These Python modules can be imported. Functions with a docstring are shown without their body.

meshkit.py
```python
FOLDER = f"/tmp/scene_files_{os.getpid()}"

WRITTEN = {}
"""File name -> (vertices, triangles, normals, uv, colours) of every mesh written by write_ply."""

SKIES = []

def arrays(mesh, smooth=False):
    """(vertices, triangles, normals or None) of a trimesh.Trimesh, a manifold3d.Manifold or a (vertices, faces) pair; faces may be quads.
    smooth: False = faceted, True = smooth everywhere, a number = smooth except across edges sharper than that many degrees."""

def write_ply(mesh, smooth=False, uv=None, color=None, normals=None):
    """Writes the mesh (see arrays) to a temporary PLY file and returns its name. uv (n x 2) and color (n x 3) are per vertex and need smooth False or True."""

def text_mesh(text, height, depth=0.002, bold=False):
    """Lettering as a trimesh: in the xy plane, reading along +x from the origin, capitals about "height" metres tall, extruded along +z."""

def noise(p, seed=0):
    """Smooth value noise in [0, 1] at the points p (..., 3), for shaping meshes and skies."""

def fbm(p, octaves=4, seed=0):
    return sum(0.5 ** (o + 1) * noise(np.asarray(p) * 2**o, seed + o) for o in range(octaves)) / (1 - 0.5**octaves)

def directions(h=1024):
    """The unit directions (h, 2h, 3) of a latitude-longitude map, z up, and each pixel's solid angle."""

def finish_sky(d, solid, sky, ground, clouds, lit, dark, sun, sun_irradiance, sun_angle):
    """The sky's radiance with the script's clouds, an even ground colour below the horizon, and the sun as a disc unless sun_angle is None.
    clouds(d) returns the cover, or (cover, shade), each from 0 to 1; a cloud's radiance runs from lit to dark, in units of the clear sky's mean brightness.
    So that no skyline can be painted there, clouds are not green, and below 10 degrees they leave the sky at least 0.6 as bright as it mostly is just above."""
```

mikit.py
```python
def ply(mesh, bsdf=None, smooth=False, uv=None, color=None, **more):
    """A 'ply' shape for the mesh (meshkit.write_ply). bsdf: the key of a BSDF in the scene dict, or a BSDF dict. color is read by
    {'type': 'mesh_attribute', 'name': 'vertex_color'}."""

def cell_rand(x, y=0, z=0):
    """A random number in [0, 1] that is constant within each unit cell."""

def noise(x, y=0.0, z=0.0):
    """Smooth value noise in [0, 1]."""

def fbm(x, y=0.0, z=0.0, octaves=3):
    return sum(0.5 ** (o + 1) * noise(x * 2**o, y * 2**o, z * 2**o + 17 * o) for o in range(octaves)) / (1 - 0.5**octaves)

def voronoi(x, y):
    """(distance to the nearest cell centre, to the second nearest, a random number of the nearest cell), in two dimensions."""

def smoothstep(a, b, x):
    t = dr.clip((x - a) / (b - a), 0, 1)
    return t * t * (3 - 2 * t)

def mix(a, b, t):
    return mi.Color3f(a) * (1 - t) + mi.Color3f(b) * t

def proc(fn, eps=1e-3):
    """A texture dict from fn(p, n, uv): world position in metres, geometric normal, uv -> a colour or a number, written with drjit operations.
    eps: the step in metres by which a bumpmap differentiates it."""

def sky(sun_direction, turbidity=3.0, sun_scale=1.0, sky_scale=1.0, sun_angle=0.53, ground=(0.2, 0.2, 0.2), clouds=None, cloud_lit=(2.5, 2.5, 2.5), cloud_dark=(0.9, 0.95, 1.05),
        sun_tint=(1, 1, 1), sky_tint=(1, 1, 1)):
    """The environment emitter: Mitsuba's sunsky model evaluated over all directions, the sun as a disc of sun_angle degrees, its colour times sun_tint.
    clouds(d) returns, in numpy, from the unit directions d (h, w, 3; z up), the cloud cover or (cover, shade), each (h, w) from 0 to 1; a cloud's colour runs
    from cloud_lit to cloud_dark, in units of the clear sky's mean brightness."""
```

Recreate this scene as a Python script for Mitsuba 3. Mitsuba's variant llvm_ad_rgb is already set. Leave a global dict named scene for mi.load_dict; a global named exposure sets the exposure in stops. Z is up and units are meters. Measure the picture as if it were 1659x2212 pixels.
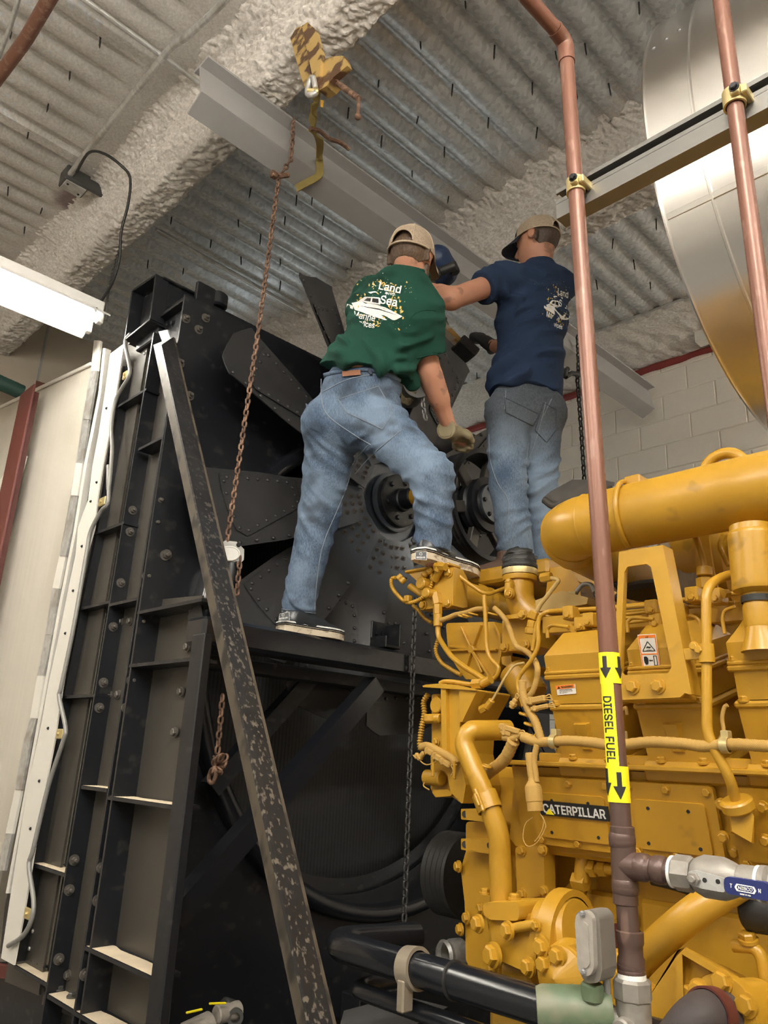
import math, random
import numpy as np, trimesh, manifold3d as m3
import drjit as dr, mitsuba as mi
import mikit, meshkit
from mikit import noise, fbm, voronoi, cell_rand, smoothstep, mix
from scipy.spatial import cKDTree, ConvexHull
from scipy.interpolate import LinearNDInterpolator
random.seed(7); np.random.seed(7)
scene, labels = {'type': 'scene'}, {}
# ---------------------------------------------------------------- camera, lamps, exposure
FPX, AZ, PIT, ROL = 1655.0, math.radians(46.2119), math.radians(17.9843), math.radians(-2.6657)
EYE = np.array([0, 0, 1.6])
FW = np.array([-math.cos(PIT)*math.sin(AZ), math.cos(PIT)*math.cos(AZ), math.sin(PIT)])
_r = np.array([math.cos(AZ), math.sin(AZ), 0.]); _d = np.cross(FW, _r)
RT = math.cos(ROL)*_r + math.sin(ROL)*_d
DN = -math.sin(ROL)*_r + math.cos(ROL)*_d
T = mi.ScalarTransform4f
scene['camera'] = {'type': 'perspective', 'fov_axis': 'x', 'fov': 2*math.degrees(math.atan(829.5/FPX)), 'near_clip': 0.05, 'far_clip': 60.0,
    'to_world': T().look_at(origin=EYE.tolist(), target=(EYE+FW).tolist(), up=(-DN).tolist())}
exposure = 1.85
TUBE_POWER = 30.0          # radiance of a fluorescent tube
TUBE_COLOR = (1.0, 0.945, 0.845)
COOL_COLOR = (0.86, 0.97, 1.0)
# ---------------------------------------------------------------- points
def ray(x, y):
    d = FW*FPX + RT*(x-829.5) + DN*(y-1106); return d
def P(x, y, ax, v):
    d = ray(x, y); i = 'XYZ'.index(ax); return EYE + d*((v-EYE[i])/d[i])
def PD(x, y, depth):
    return EYE + ray(x, y)/FPX*depth
def nrm(v): v = np.asarray(v, float); return v/np.linalg.norm(v)
# ---------------------------------------------------------------- mesh helpers
def cat(*ms): return trimesh.util.concatenate([m for m in ms if m is not None])
def hull(pts):
    h = trimesh.convex.convex_hull(np.asarray(pts, float)); return h
def frame_from(z, up=(0, 0, 1)):
    z = nrm(z); u = np.asarray(up, float)
    if abs(z @ u) > 0.99: u = np.array([1., 0, 0])
    x = nrm(np.cross(u, z)); y = np.cross(z, x); return np.stack([x, y, z], 1)
def mat(R=None, t=(0, 0, 0)):
    M = np.eye(4)
    if R is not None: M[:3, :3] = R
    M[:3, 3] = t; return M
def moved(m, M): m = m.copy(); m.apply_transform(M); return m
def box(p0, p1, b=0.004, R=None, c=None):
    """chamfered box between two corners; with R, c: local box about c"""
    p0, p1 = np.minimum(p0, p1).astype(float), np.maximum(p0, p1).astype(float)
    o, h = (p0+p1)/2, (p1-p0)/2
    b = min(b, h.min()*0.6)
    if b <= 0:
        m = trimesh.creation.box(extents=2*h)
    else:
        s = np.array([[i, j, k] for i in (-1, 1) for j in (-1, 1) for k in (-1, 1)], float)
        m = hull(np.vstack([s*(h-np.array(a)*b) for a in ((0, 1, 1), (1, 0, 1), (1, 1, 0))]))
    m.apply_translation(o)
    if R is not None: m.apply_transform(mat(R, c if c is not None else (0, 0, 0)))
    return m
def bar(a, b, w, h, up=(0, 0, 1), bev=0.003):
    """rectangular bar from a to b: w across (x of frame), h along up"""
    a, b = np.asarray(a, float), np.asarray(b, float); L = np.linalg.norm(b-a)
    return box((-w/2, -h/2, 0), (w/2, h/2, L), bev, frame_from(b-a, up), a)
def fillet(pts, r, n=5):
    pts = [np.asarray(p, float) for p in pts]; out = [pts[0]]
    for i in range(1, len(pts)-1):
        a, b, c = pts[i-1], pts[i], pts[i+1]
        u, v = a-b, c-b; lu, lv = np.linalg.norm(u), np.linalg.norm(v)
        if lu < 1e-6 or lv < 1e-6: continue
        d = min(r, lu*0.48, lv*0.48); s, e = b+u/lu*d, b+v/lv*d
        for t in np.linspace(0, 1, n+1): out.append((1-t)**2*s + 2*t*(1-t)*b + t*t*e)
    out.append(pts[-1]); return np.array(out)
def spline(pts, n=8):
    p = np.array(pts, float); p = np.vstack([2*p[0]-p[1], p, 2*p[-1]-p[-2]]); out = []
    for i in range(1, len(p)-2):
        for t in np.linspace(0, 1, n, endpoint=False):
            out.append(0.5*((2*p[i])+(p[i+1]-p[i-1])*t+(2*p[i-1]-5*p[i]+4*p[i+1]-p[i+2])*t*t+(3*p[i]-p[i-1]-3*p[i+1]+p[i+2])*t**3))
    out.append(p[-2]); return np.array(out)
def tube(pts, r, n=12, cap=True, closed=False):
    pts = np.asarray(pts, float); k = len(pts); r = np.broadcast_to(np.asarray(r, float), (k,))
    if closed: tg = np.roll(pts, -1, 0)-np.roll(pts, 1, 0)
    else: tg = np.gradient(pts, axis=0)
    tg /= np.maximum(np.linalg.norm(tg, axis=1, keepdims=True), 1e-9)
    a = np.array([0, 0, 1.]) if abs(tg[0, 2]) < 0.9 else np.array([1., 0, 0])
    N = np.zeros_like(pts); N[0] = nrm(np.cross(tg[0], a))
    for i in range(1, k):
        v = N[i-1]-tg[i]*(N[i-1] @ tg[i]); N[i] = v/max(np.linalg.norm(v), 1e-9)
    B = np.cross(tg, N); th = np.arange(n)*2*math.pi/n
    V = pts[:, None]+r[:, None, None]*(np.cos(th)[None, :, None]*N[:, None]+np.sin(th)[None, :, None]*B[:, None])
    V = V.reshape(-1, 3); F = []
    for i in range(k if closed else k-1):
        j0, j1 = i*n, ((i+1) % k)*n
        for q in range(n):
            q2 = (q+1) % n; F += [[j0+q, j0+q2, j1+q2], [j0+q, j1+q2, j1+q]]
    if cap and not closed:
        V = np.vstack([V, pts[:1], pts[-1:]]); c0, c1 = len(V)-2, len(V)-1
        for q in range(n):
            q2 = (q+1) % n; F += [[c0, q2, q], [c1, (k-1)*n+q, (k-1)*n+q2]]
    m = trimesh.Trimesh(V, F, process=False); return m
def lathe(prof, n=32, R=None, c=(0, 0, 0), a0=0, a1=2*math.pi):
    """profile of (radius, z) revolved about z, then placed"""
    prof = np.asarray(prof, float); full = abs(a1-a0-2*math.pi) < 1e-6
    th = np.linspace(a0, a1, n, endpoint=not full); k = len(prof)
    V = np.stack([prof[None, :, 0]*np.cos(th)[:, None], prof[None, :, 0]*np.sin(th)[:, None], np.broadcast_to(prof[None, :, 1], (n, k))], -1).reshape(-1, 3)
    F = []
    for i in range(n if full else n-1):
        j = (i+1) % n
        for q in range(k-1):
            a, b, cc, d = i*k+q, j*k+q, j*k+q+1, i*k+q+1
            F += [[a, b, cc], [a, cc, d]]
    m = trimesh.Trimesh(V, F, process=False); m.update_faces(m.nondegenerate_faces())
    m.apply_transform(mat(R, c)); return m
def cyl(a, b, r, n=24, bev=0.0, r2=None):
    a, b = np.asarray(a, float), np.asarray(b, float); L = np.linalg.norm(b-a); r2 = r if r2 is None else r2
    bev = min(bev, L*0.4, r*0.5)
    pr = [(0, 0), (r-bev, 0), (r, bev), (r2, L-bev), (r2-bev, L), (0, L)] if bev > 0 else [(0, 0), (r, 0), (r2, L), (0, L)]
    return lathe(pr, n, frame_from(b-a), a)
def ico(c, r, n=2):
    m = trimesh.creation.icosphere(n, r); m.apply_translation(c); return m
def extr(poly, h, R=None, c=(0, 0, 0), holes=()):
    """extrude a 2-D polygon by h along z"""
    from shapely.geometry import Polygon
    m = trimesh.creation.extrude_polygon(poly if hasattr(poly, 'exterior') else Polygon(poly, holes), h, engine='earcut')
    m.apply_transform(mat(R, c)); return m
def plate(corners, th, n, bev=0.0):
    """slab from world corners of its front face, thickness th against n"""
    c = np.asarray(corners, float); n = nrm(n); return hull(np.vstack([c, c-n*th]))
def hexbolt(s=1.0):
    hx = [(0.011*s*math.cos(t), 0.011*s*math.sin(t)) for t in np.arange(6)*math.pi/3]
    hd = hull([(x, y, z) for x, y in hx for z in (0.002*s, 0.009*s)]+[(x*.8, y*.8, 0.011*s) for x, y in hx])
    return cat(cyl((0, 0, -0.002), (0, 0, 0.0025*s), 0.014*s, 16), hd)
def stud(s=1.0):
    hx = [(0.010*s*math.cos(t), 0.010*s*math.sin(t)) for t in np.arange(6)*math.pi/3]
    return cat(cyl((0, 0, -0.002), (0, 0, 0.003*s), 0.016*s, 16), hull([(x, y, z) for x, y in hx for z in (0.002*s, 0.011*s)]), cyl((0, 0, 0), (0, 0, 0.022*s), 0.0055*s, 10, 0.001))
def rivet(s=1.0):
    return lathe([(0.009*s, -0.001), (0.0085*s, 0.0025*s), (0.006*s, 0.0052*s), (0.0, 0.0062*s)], 10)
def axis_R(n, up=(0, 0, 1)): return frame_from(n, up)
# basis with z toward the viewer side of a plane: local x right, y up
RY = np.stack([(1, 0, 0), (0, 0, 1), (0, -1, 0)], 1).astype(float)    # faces -Y, x along +X
RX = np.stack([(0, 1, 0), (0, 0, 1), (1, 0, 0)], 1).astype(float)     # faces +X, x along +Y
# ---------------------------------------------------------------- scene helpers
def num(key):
    if key not in scene and key not in labels: return key
    i = 1
    while f'{key}_{i:03d}' in scene or f'{key}_{i:03d}' in labels: i += 1
    return f'{key}_{i:03d}'
def add(key, mesh, bsdf, smooth=35, **kw):
    key = num(key); scene[key] = mikit.ply(mesh, bsdf, smooth, **kw); return key
def put(key, shape, M, bsdf=None):
    key = num(key); s = dict(shape); s['to_world'] = T(np.asarray(M, float))
    if bsdf: s['bsdf'] = {'type': 'ref', 'id': bsdf}
    scene[key] = s; return key
def tag(key, label, category=None, group=None, kind=None):
    labels[key] = {k: v for k, v in (('label', label), ('category', category), ('group', group), ('kind', kind)) if v}
    return key
def struct(key): labels.setdefault(key, {})['kind'] = 'structure'; return key
# ---------------------------------------------------------------- materials
def mat_p(name, color, rough=0.5, metal=0.0, spec=0.5, **kw):
    bc = color if isinstance(color, dict) else {'type': 'rgb', 'value': list(color)}
    ro = rough if isinstance(rough, dict) else float(rough)
    d = {'type': 'principled', 'base_color': bc, 'roughness': ro, 'metallic': metal, 'specular': spec, **kw}
    scene[name] = {'type': 'twosided', 'bsdf': d}; return name
def bumped(name, tex, scale):
    b = scene[name]['bsdf']; scene[name] = {'type': 'twosided', 'bsdf': {'type': 'bumpmap', 'arbitrary': tex, 'scale': scale, 'bsdf': b}}
def c_black(p, n, uv):
    t = fbm(p.x*3, p.y*3, p.z*3, 3); d = smoothstep(0.62, 0.8, fbm(p.x*23, p.y*23, p.z*23, 3))
    return mix((0.0045, 0.0055, 0.008), (0.0095, 0.0105, 0.0135), t)*(1-d) + mix((0.014, 0.0145, 0.016), (0.026, 0.025, 0.024), t)*d
def c_steelbrace(p, n, uv):
    a = smoothstep(0.56, 0.70, fbm(p.x*95, p.y*95, p.z*60, 4)); b = smoothstep(2.9, 1.2, p.z+0.8*(fbm(p.x*5, p.y*5, p.z*5, 3)-.5))
    return mix(mix((0.008, 0.008, 0.0095), (0.022, 0.022, 0.024), fbm(p.x*12, p.y*12, p.z*7, 3)), (0.15, 0.13, 0.105), a*(0.10+0.75*b))
def c_bracein(p, n, uv):
    a = smoothstep(0.45, 0.7, fbm(p.x*18, p.y*18, p.z*9, 3)); return mix((0.072, 0.058, 0.042), (0.018, 0.016, 0.014), a)
def c_dust(p, n, uv):
    t = fbm(p.x*14, p.y*14, p.z*14, 3); return mix((0.55, 0.46, 0.33), (0.36, 0.30, 0.22), t)
def c_yellow(p, n, uv):
    t = fbm(p.x*6, p.y*6, p.z*6, 3); s = smoothstep(0.66, 0.78, fbm(p.x*21, p.y*21, p.z*21, 3))*smoothstep(0.4, 0.7, t)
    return mix(mix((0.45, 0.246, 0.021), (0.375, 0.198, 0.018), t), (0.16, 0.09, 0.022), s*0.5)
def c_spray(p, n, uv):
    t = fbm(p.x*95, p.y*95, p.z*95, 3); u = fbm(p.x*2.3, p.y*2.3, p.z*2.3, 3)
    return mix(mix((0.53, 0.495, 0.45), (0.69, 0.655, 0.61), smoothstep(0.3, 0.7, t)), (0.44, 0.405, 0.37), smoothstep(0.5, 0.8, u)*0.45)
def spray_cover(p):
    far = dr.minimum(dr.minimum(dr.abs(p.y-1.30), dr.abs(p.y-3.20)), dr.abs(p.y-5.05))
    w = fbm(p.x*1.3, p.y*1.3, 3.0, 3)
    near = 1-smoothstep(0.10, 0.55, far + (w-0.5)*0.5)
    left = smoothstep(1.6, 0.9, p.y)*0.55 + smoothstep(-3.8, -5.2, p.x)*0.3
    return dr.clip(near*0.9+left*(0.6+0.8*w), 0, 1)
def c_deck(p, n, uv):
    c = spray_cover(p); g = fbm(p.x*70, p.y*45, p.z*70, 3); st = fbm(p.x*9, p.y*2.2, 1.0, 3)
    k = smoothstep(0.72-0.62*c, 0.86-0.62*c, g*0.75+st*0.35)
    metal = mix((0.46, 0.475, 0.485), (0.66, 0.675, 0.685), voronoi(p.x*55, p.y*55)[2])
    sp = mix((0.47, 0.445, 0.41), (0.67, 0.64, 0.60), fbm(p.x*120, p.y*120, 0, 2))
    pur = smoothstep(0.17, 0.05, dr.sqrt(dr.square(p.x+4.30)+dr.square((p.y-1.27)*1.5))+0.12*(fbm(p.x*14, p.y*14, 0, 3)-0.5))
    return mix(mix(metal, sp, k), (0.16, 0.09, 0.10), pur*0.8)
def r_deck(p, n, uv):
    return 0.34+0.4*spray_cover(p)+0.15*fbm(p.x*40, p.y*40, 0, 2)
def c_cmu(p, n, uv):
    t = fbm(p.x*90, p.y*90, p.z*90, 2); u = fbm(p.x*1.5, p.y*1.5, p.z*1.5, 2)
    return mix((0.74, 0.70, 0.635), (0.80, 0.765, 0.70), 0.5*t+0.5*u)
def c_floor(p, n, uv):
    return mix((0.09, 0.088, 0.085), (0.15, 0.146, 0.14), fbm(p.x*3, p.y*3, 0, 4))
def c_canvas(p, n, uv):
    s = fbm(p.x*40, p.y*40, p.z*1.2, 3); u = fbm(p.x*1.4, 0, p.z*1.1, 3)
    return mix(mix((0.47, 0.44, 0.385), (0.51, 0.48, 0.42), s), (0.37, 0.335, 0.275), smoothstep(0.45, 0.75, u)*0.6)
def c_galv(p, n, uv):
    v = voronoi(p.x*60+p.y*31, p.z*60)[2]; d = smoothstep(0.5, 0.7, fbm(p.x*11, p.y*11, p.z*11, 3))
    return mix(mix((0.46, 0.46, 0.45), (0.60, 0.60, 0.59), v), (0.30, 0.27, 0.22), d*0.5)
def c_rust(p, n, uv):
    t = smoothstep(0.4, 0.65, fbm(p.x*40, p.y*40, p.z*40, 3)); return mix((0.10, 0.055, 0.035), (0.22, 0.13, 0.085), t)
def c_clamp(p, n, uv):
    t = smoothstep(0.44, 0.58, fbm(p.x*16, p.y*16, p.z*16, 4)); return mix((0.50, 0.34, 0.12), (0.11, 0.055, 0.028), t)
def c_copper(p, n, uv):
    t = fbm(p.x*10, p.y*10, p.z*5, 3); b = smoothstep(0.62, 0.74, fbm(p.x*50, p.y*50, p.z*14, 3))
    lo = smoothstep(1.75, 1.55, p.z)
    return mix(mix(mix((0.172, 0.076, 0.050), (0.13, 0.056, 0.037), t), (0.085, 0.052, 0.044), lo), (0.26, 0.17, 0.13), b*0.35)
mat_p('m_black', mikit.proc(c_black), 0.40, 0.0, 0.42)
mat_p('m_blackgloss', (0.008, 0.009, 0.012), 0.2)
mat_p('m_rubber', (0.012, 0.012, 0.012), 0.55)
mat_p('m_brace', mikit.proc(c_steelbrace), 0.42)
mat_p('m_bracein', mikit.proc(c_bracein), 0.5)
mat_p('m_dust', mikit.proc(c_dust), 0.9)
mat_p('m_panel', mikit.proc(lambda p, n, uv: mix((0.030, 0.0275, 0.024), (0.052, 0.047, 0.041), fbm(p.x*4, p.y*4, p.z*1.5, 3))), 0.42)
mat_p('m_yellow', mikit.proc(c_yellow), 0.33, 0.0, 0.5)
mat_p('m_spray', mikit.proc(c_spray), 0.95, 0.0, 0.1)
mat_p('m_deck', mikit.proc(c_deck), mikit.proc(r_deck), 0.45, 0.5)
mat_p('m_cmu', mikit.proc(c_cmu), 0.6, 0.0, 0.4)
mat_p('m_mortar', (0.72, 0.68, 0.615), 0.7)
mat_p('m_wallpaint', (0.50, 0.48, 0.44), 0.7)
mat_p('m_tan', (0.42, 0.36, 0.285), 0.6)
mat_p('m_floor', mikit.proc(c_floor), 0.5)
mat_p('m_canvas', mikit.proc(c_canvas), 0.55)
mat_p('m_whitestrip', (0.62, 0.60, 0.55), 0.5)
mat_p('m_galv', mikit.proc(c_galv), 0.42, 0.6)
mat_p('m_steel', (0.42, 0.42, 0.43), 0.35, 0.8)
mat_p('m_darksteel', (0.10, 0.10, 0.10), 0.4, 0.7)
mat_p('m_graypaint', (0.29, 0.285, 0.28), 0.40)
mat_p('m_solder', (0.50, 0.47, 0.44), 0.35, 0.7)
mat_p('m_redoxide', (0.085, 0.018, 0.014), 0.55)
mat_p('m_stud', (0.10, 0.092, 0.082), 0.45, 0.4)
mat_p('m_greenpipe', (0.03, 0.075, 0.06), 0.5)
mat_p('m_rust', mikit.proc(c_rust), 0.7, 0.2)
mat_p('m_clamp', mikit.proc(c_clamp), 0.5, 0.3)
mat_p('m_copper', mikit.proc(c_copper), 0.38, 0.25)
mat_p('m_strap', (0.22, 0.17, 0.05), 0.8)
mat_p('m_white', (0.75, 0.74, 0.70), 0.45)
mat_p('m_brass', (0.52, 0.42, 0.20), 0.4, 0.6)
mat_p('m_red', (0.18, 0.022, 0.02), 0.55)
bumped('m_spray', mikit.proc(lambda p, n, uv: fbm(p.x*55, p.y*55, p.z*55, 3)), 0.012)
# bolts shared by many parts
S_BOLT = mikit.ply(hexbolt(1.0), 'm_black', 30); S_STUD = mikit.ply(stud(1.0), 'm_stud', 30); S_RIV = mikit.ply(rivet(1.0), 'm_black', True)
S_YBOLT = mikit.ply(hexbolt(1.0), 'm_yellow', 30)
def bolt_at(key, p, n, s=1.0, shape=None, bsdf=None):
    R = frame_from(n, (0.3, 0.2, 1)); return put(key, S_BOLT if shape is None else shape, mat(R*s, p), bsdf)

# ================================================================ ROOM
XL, XR, YB, YN, ZC = -5.9, 4.2, 5.25, -3.2, 4.85
def slab(key, p0, p1, m): k = add(key, box(p0, p1, 0), m, False); struct(k); return k
slab('floor', (XL-.2, YN-.2, -0.1), (XR+.2, YB+.2, 0), 'm_floor')
slab('wall_left', (XL-.2, YN, 0), (XL, YB, ZC+.3), 'm_tan')
slab('wall_right', (XR, YN, 0), (XR+.2, YB, ZC+.3), 'm_wallpaint')
slab('wall_front', (XL, YN-.2, 0), (XR, YN, ZC+.3), 'm_wallpaint')
slab('wall_back', (XL, YB+0.006, 0), (XR, YB+.2, ZC+.3), 'm_mortar')
CH, CL = 0.2032, 0.4064
S_BLK = mikit.ply(box((0.0045, 0, 0.0045), (CL-0.0045, 0.05, CH-0.0045), 0.004), 'm_cmu', False)
S_BLK2 = mikit.ply(box((0.0045, 0, 0.0045), (CL/2-0.0045, 0.05, CH-0.0045), 0.004), 'm_cmu', False)
zt = 4.5995
for r in range(0, 20):
    z = zt-(r+1)*CH
    if z < 0.4: break
    off = 0.0 if r % 2 == 0 else CL/2
    for k in range(-9, 2):
        x = k*CL-0.17+off
        if x < -3.9 or x > -0.55 or (z < 2.4 and x > -1.2): continue
        put('wall_back__block', S_BLK, mat(None, (x, YB-0.004, z)))
k = -9
for k in range(-9, 2):  # cut top course
    x = k*CL-0.17+CL/2
    if -3.9 < x < -0.55: add('wall_back__block', box((x+.0045, YB-.004, zt+.0045), (x+CL-.0045, YB+.05, zt+.10), .004), 'm_cmu', False)
# red fire-stop bead along the wall head
bx = np.linspace(XL, XR, 300); zz = 4.648+0.014*meshkit.fbm(np.stack([bx*9, bx*0, bx*0], 1), 3)
k = add('trim_1', tube(np.stack([bx, np.full_like(bx, YB-0.012), zz], 1), 0.022+0.012*meshkit.fbm(np.stack([bx*7, bx*0, bx*0+5], 1), 3), 8), 'm_red', True); struct(k)
# corrugated roof deck
def deck():
    pt, dep = 0.1524, 0.030
    prof = []
    for i in range(int((XR-XL)/pt)+2):
        x0 = XL-0.05+i*pt
        prof += [(x0, 0), (x0+0.066, 0), (x0+0.090, dep), (x0+0.128, dep)]
    prof = np.array(prof); ys = np.concatenate([np.linspace(YN, 0.2, 6), np.linspace(0.3, YB, 60)])
    X, Yg = np.meshgrid(prof[:, 0], ys); Z = np.broadcast_to(prof[:, 1], X.shape)
    pts = np.stack([X, Yg, np.zeros_like(X)], -1)
    # overspray lumps fill the flutes near the beams and sag slightly
    far = np.minimum(np.minimum(abs(Yg-1.30), abs(Yg-3.2)), abs(Yg-5.1))
    w = meshkit.fbm(pts*np.array([1.3, 1.3, 1]), 3, 4); ne = np.clip(1-(far+(w-.5)*.6-0.02)/0.30, 0, 1); ne = ne*ne*(3-2*ne)
    Z = Z*(1-ne)-0.012*ne*meshkit.fbm(pts*9, 3)
    V = np.stack([X, Yg, ZC+Z], -1).reshape(-1, 3); n, k = X.shape
    i = np.arange(n-1)[:, None]*k+np.arange(k-1)[None]
    F = np.stack([i, i+k, i+k+1, i+1], -1).reshape(-1, 4)
    return (V, F)
k = add('ceiling', deck(), 'm_deck', 30); struct(k)
S_SCREW = mikit.ply(cat(cyl((0, 0, 0.03), (0, 0, -0.040), 0.0042, 6), cyl((0, 0, -0.040), (0, 0, -0.055), 0.0042, 6, 0, 0.001)), 'm_rubber', False)
SCR = [(215, 92), (150, 161), (103, 231), (60, 292), (23, 75), (16, 415), (90, 455), (52, 498), (163, 408), (250, 415), (319, 570), (370, 475), (514, 482), (540, 420), (455, 528), (562, 520), (605, 565), (520, 564), (605, 620), (396, 585), (694, 536), (760, 570), (615, 478), (698, 480), (640, 435), (674, 432),
 (818, 180), (908, 97), (1005, 10), (977, 197), (1068, 116), (1055, 267), (960, 330), (903, 258), (1150, 195), (890, 375), (969, 430), (824, 308), (752, 248), (1025, 485), (1200, 118), (1265, 110), (1317, 197), (1381, 22), (1245, 205), (1418, 488), (1324, 530), (1370, 575), (1405, 618), (1330, 652), (1289, 618), (960, 685), (1030, 810), (1000, 755), (1300, 300), (1160, 290)]
for x, y in SCR:
    p = P(x, y, 'Z', ZC-0.02)
    if XL < p[0] < XR and p[1] < YB-0.05: put('ceiling__screw', S_SCREW, mat(frame_from((random.uniform(-.12, .12), random.uniform(-.12, .12), 1)), (p[0], p[1], ZC)))
# sprayed roof beams
def sprayed_beam(yc, zb, half=0.078, seed=0):
    prof = [(yc-0.24, ZC+.03), (yc-0.15, ZC-.03), (yc-half-.03, ZC-.10), (yc-half-.035, zb+.10), (yc-half-.012, zb+.05), (yc-half, zb+.01), (yc-half+.012, zb), (yc, zb-.004), (yc+half-.012, zb), (yc+half, zb+.01), (yc+half+.012, zb+.05), (yc+half+.035, zb+.10), (yc+half+.03, ZC-.10), (yc+.16, ZC-.03), (yc+.26, ZC+.03)]
    pr = [np.array(prof[0])]
    for a, b in zip(prof[:-1], prof[1:]):
        a, b = np.array(a), np.array(b); n = max(1, int(np.linalg.norm(b-a)/0.011))
        pr += [a+(b-a)*t for t in np.linspace(0, 1, n+1)[1:]]
    pr = np.array(pr); xs = np.arange(XL, 0.9, 0.011)
    V = np.zeros((len(xs), len(pr), 3)); V[..., 0] = xs[:, None]; V[..., 1] = pr[None, :, 0]; V[..., 2] = pr[None, :, 1]
    d = (meshkit.fbm(V*62, 2, seed)-.5)*0.040+(meshkit.fbm(V*7, 3, seed+9)-.5)*0.03
    tg = np.gradient(pr, axis=0); nn = np.stack([tg[:, 1], -tg[:, 0]], 1); nn /= np.linalg.norm(nn, axis=1, keepdims=True)
    V[..., 1] += d*nn[None, :, 0]; V[..., 2] += d*nn[None, :, 1]
    n, k = V.shape[:2]; i = np.arange(n-1)[:, None]*k+np.arange(k-1)[None]
    return (V.reshape(-1, 3), np.stack([i, i+1, i+k+1, i+k], -1).reshape(-1, 4))
for yc, zb, sd, lb in ((1.462, 4.45, 1, 'ceiling beam under rough sprayed fireproofing above the lifting beam'), (3.19, 4.45, 2, 'ceiling beam under sprayed fireproofing above the two workers')):
    k = add('ceiling_beam', sprayed_beam(yc, zb, 0.078, sd), 'm_spray', True); tag(k, lb); struct(k)
def edge_spray():
    xs = np.arange(XL, XR, 0.03); ys = np.linspace(4.78, YB, 18)
    X, Yg = np.meshgrid(xs, ys, indexing='ij'); pts = np.stack([X, Yg, np.zeros_like(X)], -1)
    t = (Yg-4.78)/(YB-4.78); Z = ZC+0.01-0.13*t**1.3-0.05*(meshkit.fbm(pts*18, 3)-.3)*np.minimum(1, t*3)-0.03*t
    n, k = X.shape; i = np.arange(n-1)[:, None]*k+np.arange(k-1)[None]
    return (np.stack([X, Yg, Z], -1).reshape(-1, 3), np.stack([i, i+k, i+k+1, i+1], -1).reshape(-1, 4))
k = add('trim_2', edge_spray(), 'm_spray', True); struct(k)
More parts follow.
